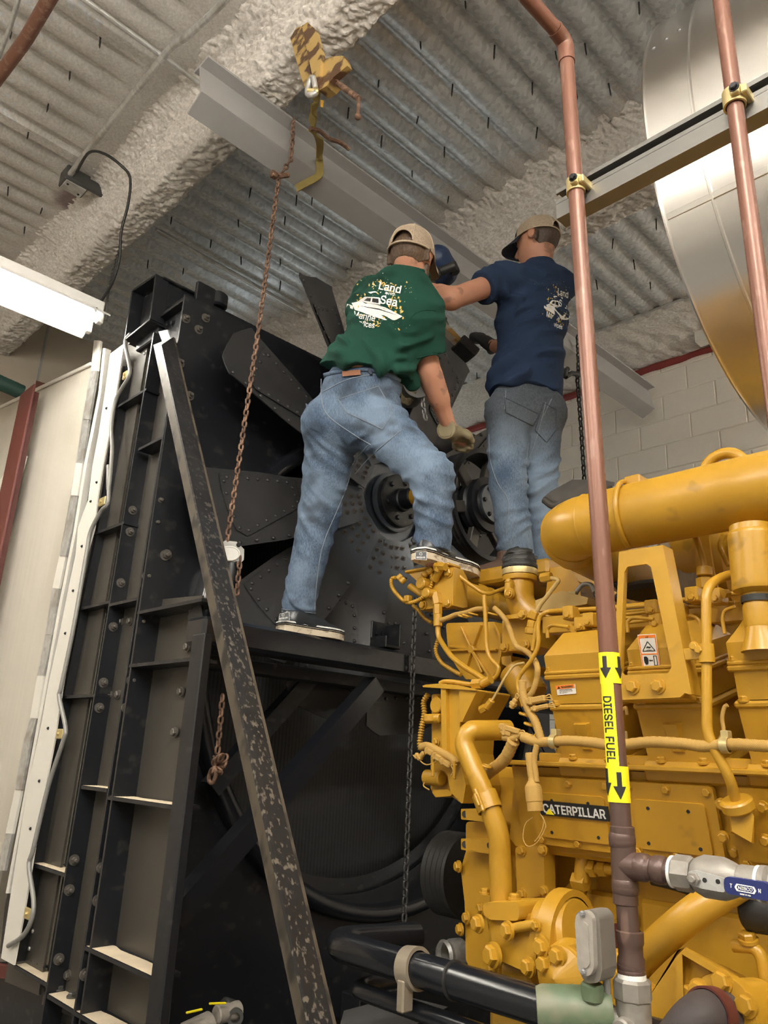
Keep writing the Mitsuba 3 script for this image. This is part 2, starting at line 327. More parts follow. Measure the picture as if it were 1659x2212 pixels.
# white conduit and thin conduits on the roof deck
def pipe_thing(name, pts, r, m, label, catg, rf=0.05, n=12, group=None):
    k = add(name, tube(fillet(pts, rf), r, n), m, 50); return tag(k, label, catg, group)
ztop = ZC-0.03
pipe_thing('conduit', [P(1160, 762, 'Z', ztop), P(1282, 718, 'Z', ztop), P(1490, 640, 'Z', ztop), P(1620, 590, 'Z', ztop)], 0.010, 'm_galv', 'thin grey conduit across the deck behind the blue-shirted worker, above the block wall', 'conduit')
a, b, c, d = P(1285, 775, 'Z', 4.76), P(1335, 792, 'Z', 4.74), P(1510, 735, 'Z', 4.74), P(1560, 718, 'Z', 4.74)
k = tag('conduit_run', 'white conduit bent along the top of the block wall, with a small white box', 'conduit')
add('conduit_run__pipe', tube(fillet([a, b, c], .12), 0.013, 12), 'm_white', 50)
q = P(1520, 728, 'Z', 4.72); add('conduit_run__box', box(q-.05, q+(.05, .05, .05), .006), 'm_white', 30)
q = P(1476, 745, 'Z', 4.75); add('conduit_run__strap', box(q-(.012, .03, .02), q+(.012, .03, .03), .004), 'm_white', 30)
pipe_thing('conduit', [P(184-60, -40, 'Z', 4.78), P(184, 0, 'Z', 4.78), P(445, 190, 'Z', 4.78)], 0.013, 'm_galv', 'pale conduit along a deck flute ending behind the grey lifting beam', 'conduit')
pipe_thing('conduit', [P(336, 496, 'Z', 4.80), P(678, 689, 'Z', 4.80), P(760, 740, 'Z', 4.80)], 0.015, 'm_galv', 'galvanised conduit along the deck between the chain and the radiator top', 'conduit')
k = pipe_thing('conduit', [P(520, -40, 'Z', 4.70), P(478, 10, 'Z', 4.70), P(400, 82, 'Z', 4.72), P(372, 97, 'Z', 4.77), P(180, 338, 'Z', 4.77), P(152, 376, 'Z', 4.77)], 0.0165, 'm_galv', 'galvanised conduit with an offset bend running to the grey junction box', 'conduit', .09)
# junction box on the deck with its cord
q = P(160, 398, 'Z', 4.76)
k = tag('junction_box', 'grey metal junction box on the ceiling where the offset conduit ends', 'electrical box')
add('junction_box__body', cat(box(q+(-.055, -.07, -.03), q+(.055, .07, .07), .006), box(q+(.03, -.03, -.02), q+(.06, .16, .05), .006)), 'm_darksteel', 30)
add('junction_box__cover', box(q+(-.048, -.06, -.036), q+(.048, .06, -.028), .003), 'm_galv', 30)
bolt_at('junction_box__screw', q+(0.02, -.04, -.036), (0, 0, -1), .5); bolt_at('junction_box__screw', q+(-0.02, .04, -.036), (0, 0, -1), .5)
cp = [P(165, 372, 'Z', 4.73), P(192, 330, 'Z', 4.70), P(225, 332, 'Z', 4.62), P(262, 358, 'Z', 4.55), P(281, 385, 'Z', 4.50)]
e = P(232, 690, 'Z', 3.66); xk = np.linspace(0, 1, 7)
dn = [(281, 385), (277, 440), (262, 500), (258, 560), (243, 610), (222, 645), (205, 672)]
cord = [cp[0], cp[1], cp[2], cp[3]]+[P(x, y, 'Z', 4.5-0.84*i/6) for i, (x, y) in enumerate(dn)]
k = add('power_cord', tube(spline(cord), 0.0075, 8), 'm_rubber', True); tag(k, 'black power cord looping from the ceiling junction box down to the lit fixture', 'cord')
# ---------------------------------------------------------------- chains
def link_mesh(L, W, r, n=7):
    s = (L-W)/2; a = W/2; pts = [(a*math.cos(t), s+a*math.sin(t), 0) for t in np.linspace(0, math.pi, 6)]+[(a*math.cos(t), -s+a*math.sin(t), 0) for t in np.linspace(math.pi, 2*math.pi, 6)]
    return tube(pts, r, n, closed=True)
def chain(key, path, L, W, r, m, label, catg='chain', group=None, thing=True):
    """links along a polyline; each link a part"""
    path = np.asarray(path, float); seg = np.linalg.norm(np.diff(path, axis=0), axis=1); cum = np.r_[0, np.cumsum(seg)]
    pitch = L-2*r*1.15; sh = mikit.ply(link_mesh(L-2*r, W-2*r, r), m, True); nn = int(cum[-1]/pitch); root = num(key) if thing else key
    if thing: tag(root, label, catg, group)
    for i in range(nn):
        s = (i+.5)*pitch; j = min(np.searchsorted(cum, s)-1, len(seg)-1); j = max(j, 0)
        t = (s-cum[j])/max(seg[j], 1e-9); p = path[j]*(1-t)+path[j+1]*t; d = nrm(path[j+1]-path[j])
        u = nrm(np.cross(d, (0.6, 0.5, 0.2))); v = np.cross(d, u); ang = (math.pi/4 if i % 2 else -math.pi/4)
        u2 = math.cos(ang)*u+math.sin(ang)*v; w = np.cross(u2, d)
        put(root+'__link', sh, mat(np.stack([u2, d, w], 1), p))
    return root
# ---------------------------------------------------------------- fluorescent fixtures (run along Y)
mat_p('m_reflector', (0.82, 0.81, 0.78), 0.4)
def fixture(x0, x1, y0, y1, z, label, power, color, bare=False):
    root = num('fluorescent_fixture'); tag(root, label, 'light fixture', None)
    w = x1-x0; xc = (x0+x1)/2; hw = w*.16 if bare else w*.21
    if not bare:
        pan = np.array([(-w/2, 0.0), (-w/2-.004, 0.006), (-w*.22, .065), (w*.22, .065), (w/2+.004, .006), (w/2, 0), (w*.20, .058), (-w*.20, .058)])
        add(root+'__reflector', extr(pan, y1-y0, np.stack([(1, 0, 0), (0, 0, 1), (0, -1, 0)], 1).astype(float), (xc, y1, z)), 'm_reflector', False)
    add(root+'__housing', box((xc-hw, y0, z+(.01 if bare else .066)), (xc+hw, y1, z+.12), .004), 'm_reflector', False)
    if bare:
        for yy in (y0+.3, y1-.3): add(root+'__hanger_rod', cyl((xc, yy, z+.11), (xc, yy, ZC+.02), .005, 8), 'm_steel', 30)
    for s in (-1, 1):
        key = num(root+'__tube'); o = w*.36 if bare else w*.2
        tb = cyl((xc+s*o, y0+.03, z+.012), (xc+s*o, y1-.03, z+.012), 0.019, 16)
        scene[key] = {**mikit.ply(tb, 'm_white', 40), 'emitter': {'type': 'area', 'radiance': {'type': 'rgb', 'value': [power*c for c in color]}}}
        for e in (y0+.012, y1-.012): add(root+'__socket', box((xc+s*o-.018, e-.014, z-.008), (xc+s*o+.018, e+.014, z+.06), .003), 'm_white', False)
    return root
FX = fixture(-3.67, -3.35, -1.15, 1.285, 3.62, 'lit fluorescent fixture hanging by twisted wire above the white duct at left', TUBE_POWER*.5, TUBE_COLOR)
for (x, y0, y1, z, pw, lb) in ((-1.5, -2.9, -0.6, 3.6, 34, 'fluorescent fixture hanging behind the viewpoint'), (-.15, -1.6, .75, 3.5, 42, 'fluorescent fixture hanging over the viewpoint'), (1.5, -1.1, 1.3, 3.7, 40, 'fluorescent fixture hanging to the right of the viewpoint'), (1.0, 3.9, 5.0, 4.0, 60, 'fluorescent fixture over the far end of the engine')):
    fixture(x-.10, x+.10, y0, y1, z, lb, pw, TUBE_COLOR, True)
fixture(-4.85, -4.65, 3.2, 5.0, 2.7, 'fluorescent fixture hanging low behind the radiator', 6, COOL_COLOR, True)
wp = [P(262, 520, 'Z', 4.4), P(238, 610, 'Z', 4.05), P(231, 650, 'Z', 3.85)]
wt = spline(wp, 20); tt = np.linspace(0, 60, len(wt))
add(FX+'__hanger', cat(tube(wt+.006*np.stack([np.cos(tt), np.sin(tt), 0*tt], 1), .003, 5), tube(wt-.006*np.stack([np.cos(tt), np.sin(tt), 0*tt], 1), .003, 5), tube([wt[-1], P(220, 688, 'Z', 3.745)], .003, 5), tube([wt[-1], P(231, 692, 'Z', 3.745)], .003, 5)), 'm_darksteel', True)
#@@RADIATOR
SY = 1.38
def S(x, y, v=SY): return P(x, y, 'Y', v)
def strip(key, Lp, Rp, v, th, m, smooth=False, n=(0, -1, 0)):
    """slab following two pixel polylines on a plane Y = v"""
    A = np.array([S(*p, v) for p in Lp]); B = np.array([S(*p, v) for p in Rp]); k = len(A); N = np.array(n, float)*th
    V = np.vstack([A, B, A-N, B-N]); F = []
    for i in range(k-1):
        a, b, c, d = i, i+1, k+i+1, k+i
        F += [[a, b, c, d], [2*k+d, 2*k+c, 2*k+b, 2*k+a], [a, 2*k+a, 2*k+b, b], [d, c, 2*k+c, 2*k+d]]
    F += [[0, k, 3*k, 2*k], [k-1, 3*k-1, 4*k-1, 2*k-1]]
    return add(key, (V, F), m, smooth)
tag('radiator', 'tall black generator radiator with bolted side channels, behind the rusty lifting chain', 'radiator')
XC2, XC3, XC4, XP, ZB = -3.055, -2.81, -2.335, -2.245, 0.0
xc2 = lambda z: -3.095+0.014*z; xc3 = lambda z: -2.855+0.018*z
add('radiator__core', box((-3.20, 1.50, 0.4), (-3.10, 4.06, 3.45), 0.005), 'm_core' if mat_p('m_core', mikit.proc(lambda p, n, uv: mix((0.0015, 0.002, 0.003), (0.005, 0.006, 0.009), smoothstep(0.3, 0.7, 0.5+0.5*dr.sin(p.y*300.0)))), 0.55) else 0, False)
add('radiator__tank', cat(box((-3.262, 1.40, 3.44), (-3.05, 4.14, 3.745), .006)), 'm_black', 20)
add('radiator__bottom_tank', box((-3.262, 1.49, 0.25), (-3.05, 4.08, 0.62), .006), 'm_black', 20)
# open end of the top tank, with its frame
A = [(283, 740), (299, 634), (350, 600), (338, 696)]
for a, b in zip(A, A[1:]+A[:1]): add('radiator__tank_frame', bar(S(*a), S(*b), .012, .07, (0, -1, 0), .002), 'm_black', 20)
add('radiator__tank_lip', bar(S(350, 601), S(350, 601)+(0, .2, 0), .03, .012), 'm_black', 20)
# flanges: the long thin edges that face the viewer
def flange(z0, z1, xf, w=.012, d=.10, key='radiator__side_flange'):
    A = np.array([(xf(z0), SY, z0), (xf(z1), SY, z1)])
    add(key, hull([(x+s*w/2, y, z) for x, _, z in A for s in (-1, 1) for y in (SY, SY+d)]), 'm_black', False)
flange(0.62, 3.45, xc2, d=.072); flange(0.66, 3.53, xc3)
strip('radiator__side_flange', [(266, 790), (205, 1149), (170, 1312), (133, 1502), (68, 1864), (28, 2075)], [(272, 792), (211, 1149), (176, 1312), (139, 1502), (74, 1864), (34, 2078)], SY+.005, .036, 'm_black')
# recessed channel webs
def web(key, c, m, v=SY+.042): add(key, plate([S(*p, v) for p in c], .01, (0, -1, 0)), m, False)
web('radiator__side_panel', [(262, 770), (343, 600), (246, 1190), (83, 2150), (10, 2120)], 'm_panel')
web('radiator__side_panel', [(336, 680), (400, 640), (352, 960), (240, 1640), (165, 2200), (90, 2170)], 'm_panel', SY+.068)
web('radiator__side_panel', [(292, 1300), (436, 1286), (447, 1390), (389, 1600), (327, 2110), (310, 2260), (150, 2230), (235, 1650)], 'm_panel', SY+.093)
web('radiator__side_panel', [(340, 676), (399, 640), (384, 752), (328, 780)], 'm_black', SY+.05)
# stiffener ribs with dusty tops
RIBS = [((278, 738), (338, 696)), ((251, 877), (316, 839)), ((200, 1150), (268, 1128)), ((167, 1313), (237, 1298)), ((132, 1502), (206, 1500)), ((69, 1864), (139, 1887)), ((32, 2082), (100, 2127)),
        ((299, 968), (353, 941)), ((237, 1301), (297, 1293)), ((176, 1695), (231, 1706)), ((103, 2142), (160, 2190)),
        ((297, 1320), (436, 1292)), ((279, 1435), (416, 1420)), ((234, 1719), (374, 1741)), ((184, 2043), (328, 2112)), ((160, 2190), (300, 2262))]
for a, b in RIBS:
    pa, pb = S(*a), S(*b); pb[2] = pa[2] = (pa[2]+pb[2])/2
    k = add('radiator__stiffener', hull([p+np.array([0, y, z]) for p in (pa, pb) for y in (0, .1) for z in (-.012, 0)]), 'm_black', False)
    if pa[2] < 2.2:
        w = np.linspace(0, 1, 9); w2 = .085*(.75+.25*meshkit.noise(np.stack([w*7, w*0+pa[2]*9, w*0], 1)))
        V = np.vstack([[pa+(pb-pa)*t+(0, .004, .0012) for t in w], [pa+(pb-pa)*t+(0, .004+q, .0016) for t, q in zip(w, w2)]])
        add(k+'__dust', (V, [[i, i+1, 10+i, 9+i] for i in range(8)]), 'm_dust', False)
def bayY(x, y):
    q = S(x, y, SY+.05); return SY+(.040 if q[0] < xc2(q[2]) else .066 if q[0] < xc3(q[2]) else .083)
# bolts, measured on the photograph's side panels
sc = lambda l, s, ox, oy: [(x/s+ox, y/s+oy) for x, y in l]
ST = sc([(950, 340), (930, 495), (865, 860), (810, 1175), (740, 1575), (710, 1755), (1140, 270), (1115, 430), (1050, 815), (1010, 1140), (940, 1560), (905, 1755)], 3.318, 0, 1000)+sc([(530, 855), (495, 1070), (420, 1565), (730, 910), (700, 1145), (610, 1675)], 3.318, 0, 1600)
for x, y in ST:
    z = S(x, y)[2]; f = min((xc2, xc3), key=lambda g: abs(P(x, y, 'X', g(z))[1]-SY-.04)); bolt_at('radiator__stud', P(x, y, 'X', f(z)+.006), (1, 0, 0), 1.25, S_STUD)
for x, y in sc([(1345, 1320), (1300, 1640), (1255, 1930), (1385, 1060), (870, 1140), (935, 1135), (785, 1660), (850, 1660)], 3.318, 0, 1000)+sc([(490, 1680)], 3.318, 0, 1600): bolt_at('radiator__bolt', S(x, y, bayY(x, y)), (0, -1, 0), 1.3, bsdf='m_stud')
for x, y in sc([(670, 585), (645, 785), (605, 930), (550, 1220), (535, 1365), (482, 1592), (700, 440)], 3.318, 0, 1000)+sc([(325, 570), (270, 775), (240, 970), (155, 1430), (210, 1490), (235, 1365)], 3.318, 0, 1600)+sc([(1125, 735), (1190, 910), (890, 1385), (905, 1230)], 3.607, 0, 560): bolt_at('radiator__rivet', S(x, y, bayY(x, y)), (0, -1, 0), .9, S_RIV, 'm_galv')
for x, y in sc([(155, 1568), (190, 1590), (235, 1615), (275, 1640), (318, 1665)], 3.318, 0, 1600): bolt_at('radiator__bolt', S(x, y, SY+.05)*[1, 1, 0]+[0, 0, S(66, 2100)[2]+.012], (0, 0, 1), .7)
for x, y in sc([(420, 1820), (505, 1895)], 3.318, 0, 1600): bolt_at('radiator__bolt', S(x, y, SY+.05)*[1, 1, 0]+[0, 0, S(130, 2166)[2]+.006], (0, 0, 1), 1.3, bsdf='m_darksteel')
add('radiator__lower_guard', plate([S(*q, 1.46) for q in ((-60, 2080), (30, 2078), (108, 2128), (100, 2260), (-60, 2260))], .02, (0, -1, 0)), 'm_black', False)
add('radiator__lower_guard', bar(S(-40, 2092, 1.44), S(60, 2104, 1.44), .03, .05), 'm_redoxide', False)
# fan shroud: front panel with a round opening and its rolled ring
from shapely.geometry import Polygon, Point, box as sbox
XS, CYZ, RR = -2.79, (2.78, 2.08), 1.13
pan = sbox(1.382, 0.55, 4.18, 3.545).difference(Point(*CYZ).buffer(RR, 96))
add('radiator__shroud_panel', extr(pan, .012, RX, (XS-.012, 0, 0)), 'm_shroud' if mat_p('m_shroud', mikit.proc(c_black), 0.33) else 0, False)
add('radiator__shroud_top', box((-3.04, 1.39, 3.53), (XS, 4.18, 3.545), .003), 'm_black', False)
add('radiator__shroud_ring', lathe([(RR-.03, -.22), (RR-.03, .0), (RR-.025, .045), (RR, .075), (RR+.035, .07), (RR+.05, .04), (RR+.05, .0)], 128, RX, (XS, *CYZ)), 'm_blackgloss', 60)
add('radiator__ring_flange', lathe([(RR-.02, -.25), (RR-.10, -.25), (RR-.10, -.244), (RR-.02, -.244)], 96, RX, (XS, *CYZ)), 'm_shroud', 30)
for x, y in sc([(1445, 465), (1600, 460), (1545, 550), (1400, 810), (1475, 1065)], 3.607, 0, 560)+[(356, 1200), (360, 1198), (725, 1540)]: bolt_at('radiator__bolt', P(x, y, 'X', XS), (1, 0, 0), 1.35, S_STUD)
for x, y in sc([(1350, 500), (1300, 415), (1400, 350)], 3.607, 0, 560): bolt_at('radiator__bolt', S(x, y, SY+.05), (0, -1, 0), 1.1)
q = P(442, 640, 'X', -2.95); add('radiator__lifting_lug', box(q-(.012, .05, .10), q+(.012, .05, .06), .004), 'm_black', 30)
add('radiator__filler_neck', cyl(P(470, 655, 'X', -3.1)-(0, 0, .03), P(470, 655, 'X', -3.1)+(0, 0, .05), .05, 24, .01), 'm_black', 40)
# ---------------------------------------------------------------- support frame with cross beam
tag('fan_support_frame', 'black welded frame whose cross beam the green-shirted worker stands on', 'metal frame')
px0, px1 = S(390, 1600)[0], S(418, 1600)[0]
add('fan_support_frame__post', box((px0, SY-.005, 0), (px1, SY+.03, 1.985), .004), 'm_black', 20)
add('fan_support_frame__post', box((-2.335, 4.06, 0), (-2.235, 4.16, 1.985), .006), 'm_black', 20)
add('fan_support_frame__cross_beam', box((-2.42, SY, 1.952), (-2.30, 4.16, 2.048), .012), 'm_blackgloss', 30)
add('fan_support_frame__corner_plate', plate([S(432, 1292, SY+.04), S(447, 1390, SY+.04), S(420, 1400, SY+.04), S(405, 1330, SY+.04)], .01, (0, -1, 0)), 'm_black', False)
def angle_iron(a, b, w1, w2, d1, d2, th=.009):
    """L section from a to b: leg w1 along d1, leg w2 along d2 (both from the heel)"""
    a, b, d1, d2 = (np.asarray(v, float) for v in (a, b, d1, d2))
    l1 = hull([p+d1*s*w1+d2*t*th for p in (a, b) for s in (0, 1) for t in (0, 1)])
    l2 = hull([p+d2*s*w2+d1*t*th for p in (a, b) for s in (0, 1) for t in (0, 1)])
    return cat(l1, l2)
xd = -2.34
a, b = P(812, 1462, 'X', xd), P(370, 1968, 'X', xd); d = nrm(b-a); s = nrm(np.cross(d, (1, 0, 0)))
if s[2] > 0: s = -s
add('fan_support_frame__diagonal', angle_iron(a, b, .075, .07, s, (-1, 0, 0)), 'm_blackgloss', False)
a, b = P(672, 1446, 'X', -2.66), P(452, 1690, 'X', -2.66); d = nrm(b-a); s = nrm(np.cross(d, (1, 0, 0)))
if s[2] > 0: s = -s
add('fan_support_frame__diagonal', angle_iron(a, b, .07, .06, s, (-1, 0, 0)), 'm_black', False)
a = np.array([xd, 2*2.77-P(812, 1462, 'X', xd)[1], 1.95]); b = np.array([xd, 4.1, P(370, 1968, 'X', xd)[2]]); d = nrm(b-a); s = nrm(np.cross(d, (1, 0, 0))); s = -s if s[2] > 0 else s
add('fan_support_frame__diagonal', angle_iron(a, b, .075, .07, s, (-1, 0, 0)), 'm_blackgloss', False)
q = P(832, 1392, 'X', -2.36)
add('fan_support_frame__bracket', cat(box(q+(-.05, -.045, -.02), q+(.05, .045, -.005), .003), box(q+(-.05, -.045, -.02), q+(-.04, .045, .10), .003), box(q+(-.05, .037, -.02), q+(.05, .045, .09), .003), box(q+(-.05, -.045, -.02), q+(.05, -.037, .03), .003)), 'm_black', 20)
for dy in (-.02, .02): bolt_at('fan_support_frame__bolt', q+(-.04, dy, .05), (1, 0, 0), .9)
add('fan_support_frame__cross_beam', box((-2.60, 1.5, 1.90), (-2.54, 4.05, 1.955), .005), 'm_black', 20)
# skid under everything, seen between the pipes
tag('skid_base', 'black steel skid rail under the engine and radiator', 'skid')
add('skid_base__rail', box((-3.5, 1.45, 0.0), (2.2, 1.62, 0.40), .01), 'm_black', 20)
add('skid_base__rail', box((-3.5, 3.95, 0.0), (2.2, 4.12, 0.40), .01), 'm_black', 20)
add('skid_base__crossmember', box((-3.4, 1.62, 0.05), (-3.2, 3.95, 0.38), .01), 'm_black', 20)
add('skid_base__crossmember', box((-1.9, 1.62, 0.05), (-1.7, 3.95, 0.38), .01), 'm_black', 20)
# ---------------------------------------------------------------- long angle brace
tag('angle_brace', 'scuffed black steel angle iron leaning from the radiator top down across its side', 'angle iron')
E1 = np.array([S(*p, 1.355) for p in ((331, 745), (500, 1550), (640, 2212), (660, 2300))]); E2 = np.array([S(*p, 1.355) for p in ((374, 728), (547, 1480), (719, 2212), (740, 2300))]); E3 = np.array([S(*p, 1.275) for p in ((349, 745), (505, 1430), (669, 2212), (688, 2300))])
def sl(A, B, n, th): return hull(np.vstack([A[[0, -1]], B[[0, -1]], A[[0, -1]]+np.array(n)*th, B[[0, -1]]+np.array(n)*th]))
add('angle_brace__flat_leg', sl(E1, E2, (0, 1, 0), .010), 'm_bracein', False)
add('angle_brace__standing_leg', sl(E3, E2, (-.99, 0, -.1), .010), 'm_brace', False)
q1, q2 = S(352, 722, 1.37), S(385, 745, 1.37)
add('angle_brace__end_plate', plate([S(342, 716, 1.37), S(362, 712, 1.37), S(390, 800, 1.37), S(375, 806, 1.37)], .008, (0, -1, 0)), 'm_graypaint', False)
# ---------------------------------------------------------------- fan
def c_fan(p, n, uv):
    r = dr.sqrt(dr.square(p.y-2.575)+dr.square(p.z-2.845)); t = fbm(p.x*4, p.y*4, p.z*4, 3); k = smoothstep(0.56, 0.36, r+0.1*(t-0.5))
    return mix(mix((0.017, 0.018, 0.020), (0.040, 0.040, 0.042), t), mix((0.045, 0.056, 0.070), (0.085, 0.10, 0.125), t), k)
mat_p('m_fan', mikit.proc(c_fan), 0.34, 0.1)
mat_p('m_fanhub', (0.055, 0.066, 0.085), 0.26, 0.25)
XF, HY, HZ = -2.62, 2.575, 2.845
tag('fan', 'big black riveted radiator fan lifted half out of its shroud behind the workers', 'fan')
def blade(theta, R=1.13):
    ns, nc = 14, 9; r = np.linspace(.20, R, ns); V = []
    for i, ri in enumerate(r):
        t = i/(ns-1); ch = np.interp(t, [0, .25, .6, 1], [.155, .25, .345, .385]); p = math.radians(np.interp(t, [0, .2, .45, 1], [4, 12, 22, 17]))
        for j in range(nc):
            s = (j/(nc-1)-.5)*ch; cam = .05*ch*(1-(2*s/ch)**2)*4*t*.6
            rr = ri
            if i == ns-1: rr = ri-.05*max(0, abs(2*s/ch)-.55)/.45
            V.append((rr, s*math.cos(p)-cam*math.sin(p)*0, s*math.sin(p)-cam*math.cos(p)))
    V = np.array(V); F = []
    for i in range(ns-1):
        for j in range(nc-1):
            a = i*nc+j; F.append([a, a+1, a+nc+1, a+nc])
    F = np.array(F); n = len(V); th = np.array([0, 0, -.007]); edge = []
    loop = [j for j in range(nc)]+[i*nc+nc-1 for i in range(1, ns)]+[(ns-1)*nc+j for j in range(nc-2, -1, -1)]+[i*nc for i in range(ns-2, 0, -1)]
    for a, b in zip(loop, loop[1:]+loop[:1]): edge.append([a, n+a, n+b, b])
    return trimesh.Trimesh(np.vstack([V, V+th]), np.vstack([(lambda q: np.vstack([q[:, [0, 1, 2]], q[:, [0, 2, 3]]]))(x) for x in (F, F[:, ::-1]+n, np.array(edge))]), process=False), V.reshape(ns, nc, 3)
BL, BG = blade(0)
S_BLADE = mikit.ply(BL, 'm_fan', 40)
def on_blade(u, v):
    ns, nc = BG.shape[:2]; a, b = u*(ns-1), v*(nc-1); i, j = min(int(a), ns-2), min(int(b), nc-2); fa, fb = a-i, b-j
    p = (BG[i, j]*(1-fb)+BG[i, j+1]*fb)*(1-fa)+(BG[i+1, j]*(1-fb)+BG[i+1, j+1]*fb)*fa
    n = nrm(np.cross(BG[i+1, j]-BG[i, j], BG[i, j+1]-BG[i, j])); return p, n
dbl = [(.42, .10), (.46, .06), (.80, .06), (.84, .10), (.84, .80), (.80, .90), (.50, .62), (.42, .50)]
def doubler():
    g = Polygon(dbl); us = np.linspace(.42, .84, 12); V, F, idx = [], [], {}
    for i in range(11):
        for j in range(12):
            uu = [us[i], us[i+1]]; 
            lo = .06; 
            def top(u): return np.interp(u, [.42, .5, .8, .84], [.5, .62, .9, .8])
            for (u, w) in ((uu[0], j/12), (uu[1], j/12), (uu[1], (j+1)/12), (uu[0], (j+1)/12)):
                p, n = on_blade(u, lo+(top(u)-lo)*w); V.append(p+n*.006)
            k = len(V); F.append([k-4, k-3, k-2, k-1])
    return (np.array(V), F)
S_DBL = mikit.ply(doubler(), 'm_fan', False)
rv = []
for (u, v) in [(x, .11) for x in np.linspace(.46, .80, 7)]+[(.82, y) for y in np.linspace(.16, .78, 5)]+[(.44, y) for y in (.2, .33, .45)]+[(u, np.interp(u, [.42, .5, .8, .84], [.5, .62, .9, .8])-.06) for u in np.linspace(.48, .78, 6)]+[(u, .96) for u in np.linspace(.4, .95, 7)]:
    p, n = on_blade(u, v); rv.append(moved(rivet(1.0), mat(frame_from(n), p+n*.006)))
S_RVB = mikit.ply(cat(*rv), 'm_fan', True)
ANG = [67, 94, 121, 156, 196, 224, 250, 276, 303, 330, 357, 32]
for i, an in enumerate(ANG):
    t = math.radians(an); R = np.stack([(0, math.cos(t), math.sin(t)), (0, -math.sin(t), math.cos(t)), (1, 0, 0)], 1).astype(float)
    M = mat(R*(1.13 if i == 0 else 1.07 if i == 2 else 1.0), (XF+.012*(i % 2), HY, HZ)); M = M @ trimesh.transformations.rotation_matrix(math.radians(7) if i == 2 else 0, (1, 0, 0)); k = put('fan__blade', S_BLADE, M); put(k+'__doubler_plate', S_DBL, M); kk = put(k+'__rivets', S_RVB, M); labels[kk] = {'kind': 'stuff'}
    for r_ in (.235, .285, .335, .385):
        for s_ in ((-.045, 0, .045) if r_ < .38 else (-.05, 0, .05)):
            u = (r_-.20)/(1.13-.20); p, n = on_blade(u, .5+s_/.22); n = n if n[2] > 0 else -n
            put(k+'__bolt', S_STUD, M @ mat(frame_from(n)*.8, p))
hubc = np.array([XF, HY, HZ])
tg_ = [(0, -.03), (.42, -.03), (.42, -.018), (0, -.018)]
add('fan__hub_disc', lathe(tg_, 48, RX, hubc), 'm_fanhub', 30)
add('fan__hub_plate', lathe([(0, .006), (.155, .006), (.155, .016), (.14, .02), (0, .02)], 48, RX, hubc), 'm_fanhub', 30)
add('fan__hub_flange', lathe([(.0, .02), (.135, .02), (.135, .05), (.125, .055), (.06, .055), (.058, .075), (.05, .08), (.05, .14), (.045, .145), (.0, .145)], 40, RX, hubc), 'm_black', 30)
for i in range(6):
    t = i*math.pi/3+.3; bolt_at('fan__hub_bolt', hubc+(.055, .098*math.cos(t), .098*math.sin(t)), (1, 0, 0), 1.1)
add('fan__shaft', cyl(hubc+(.14, 0, 0), hubc+(.50, 0, -.11), .030, 20), 'm_darksteel', 40)
add('fan__collar', lathe([(.03, 0), (.046, 0), (.05, .01), (.05, .05), (.04, .055), (.03, .055)], 28, RX, hubc+(.148, 0, -.004)), 'm_yellow', 40)
# ---------------------------------------------------------------- pulley wheel
tag('pulley_wheel', 'dark six-spoked belt pulley between the two workers', 'pulley')
pc = np.array([-2.10, 2.615, 2.725])
prim = [(.24, -.06), (.262, -.06)]+[(.262-(.012 if i % 2 else 0), -.055+.011*i) for i in range(11)]+[(.262, .06), (.24, .06), (.238, 0), (.24, -.06)]
add('pulley_wheel__rim', lathe(prim, 64, RX, pc), 'm_black', 30)
for i in range(6):
    t = i*math.pi/3+.25; d = np.array([0, math.cos(t), math.sin(t)]); add('pulley_wheel__spoke', bar(pc+d*.08, pc+d*.245, .03, .055, np.cross(d, (1, 0, 0)), .004), 'm_darkiron' if 'm_darkiron' in scene else mat_p('m_darkiron', (0.06, 0.055, 0.05), .45, .3), 20)
add('pulley_wheel__hub', lathe([(0, -.09), (.10, -.09), (.118, -.07), (.118, -.05), (.10, -.04), (.122, -.02), (.128, .01), (.115, .02), (.128, .035), (.128, .06), (.095, .065), (.09, .075), (0, .075)], 40, RX, pc), 'm_black', 30)
add('pulley_wheel__face_plate', lathe([(0, .07), (.088, .07), (.088, .085), (0, .085)], 32, RX, pc), 'm_fanhub', 30)
for i in range(6):
    t = i*math.pi/3; bolt_at('pulley_wheel__bolt', pc+(.085, .068*math.cos(t), .068*math.sin(t)), (1, 0, 0), .8)
# ---------------------------------------------------------------- lifting beam, clamp, slings, hoists
tag('lifting_beam', 'long grey steel channel slung under the roof above both workers', 'steel channel')
pr = np.array([P(405, 245, 'Y', 1.13), P(434, 198, 'Y', 1.13), P(432, 143, 'Y', 1.13), P(450, 121, 'Y', 1.13)])[:, [0, 2]]
from shapely.geometry import LineString
cs = LineString(pr).buffer(.006, join_style=2, cap_style=2)
add('lifting_beam__channel', extr(cs, 3.95, np.stack([(1, 0, 0), (0, 0, 1), (0, -1, 0)], 1).astype(float), (0, 5.08, 0)), 'm_graypaint', False)
tp = pr[-1]; add('lifting_beam__top_flange', box((tp[0]-.115, 1.13, tp[1]-.006), (tp[0], 5.08, tp[1]+.006), .002), 'm_graypaint', False)
YC = 1.35
def C(x, y, v=YC): return P(x, y, 'Y', v)
tag('beam_clamp', 'rusty yellow beam clamp gripping the sprayed ceiling beam', 'beam clamp')
def pslab(key, pts, v0, v1, m): add(key, hull([C(*p, v0) for p in pts]+[C(*p, v0)+(0, v1-v0, 0) for p in pts]), m, False)
pslab('beam_clamp__jaw', [(627, 82), (640, 60), (652, 56), (668, 130), (672, 185), (662, 200), (650, 165)], 1.345, 1.36, 'm_clamp')
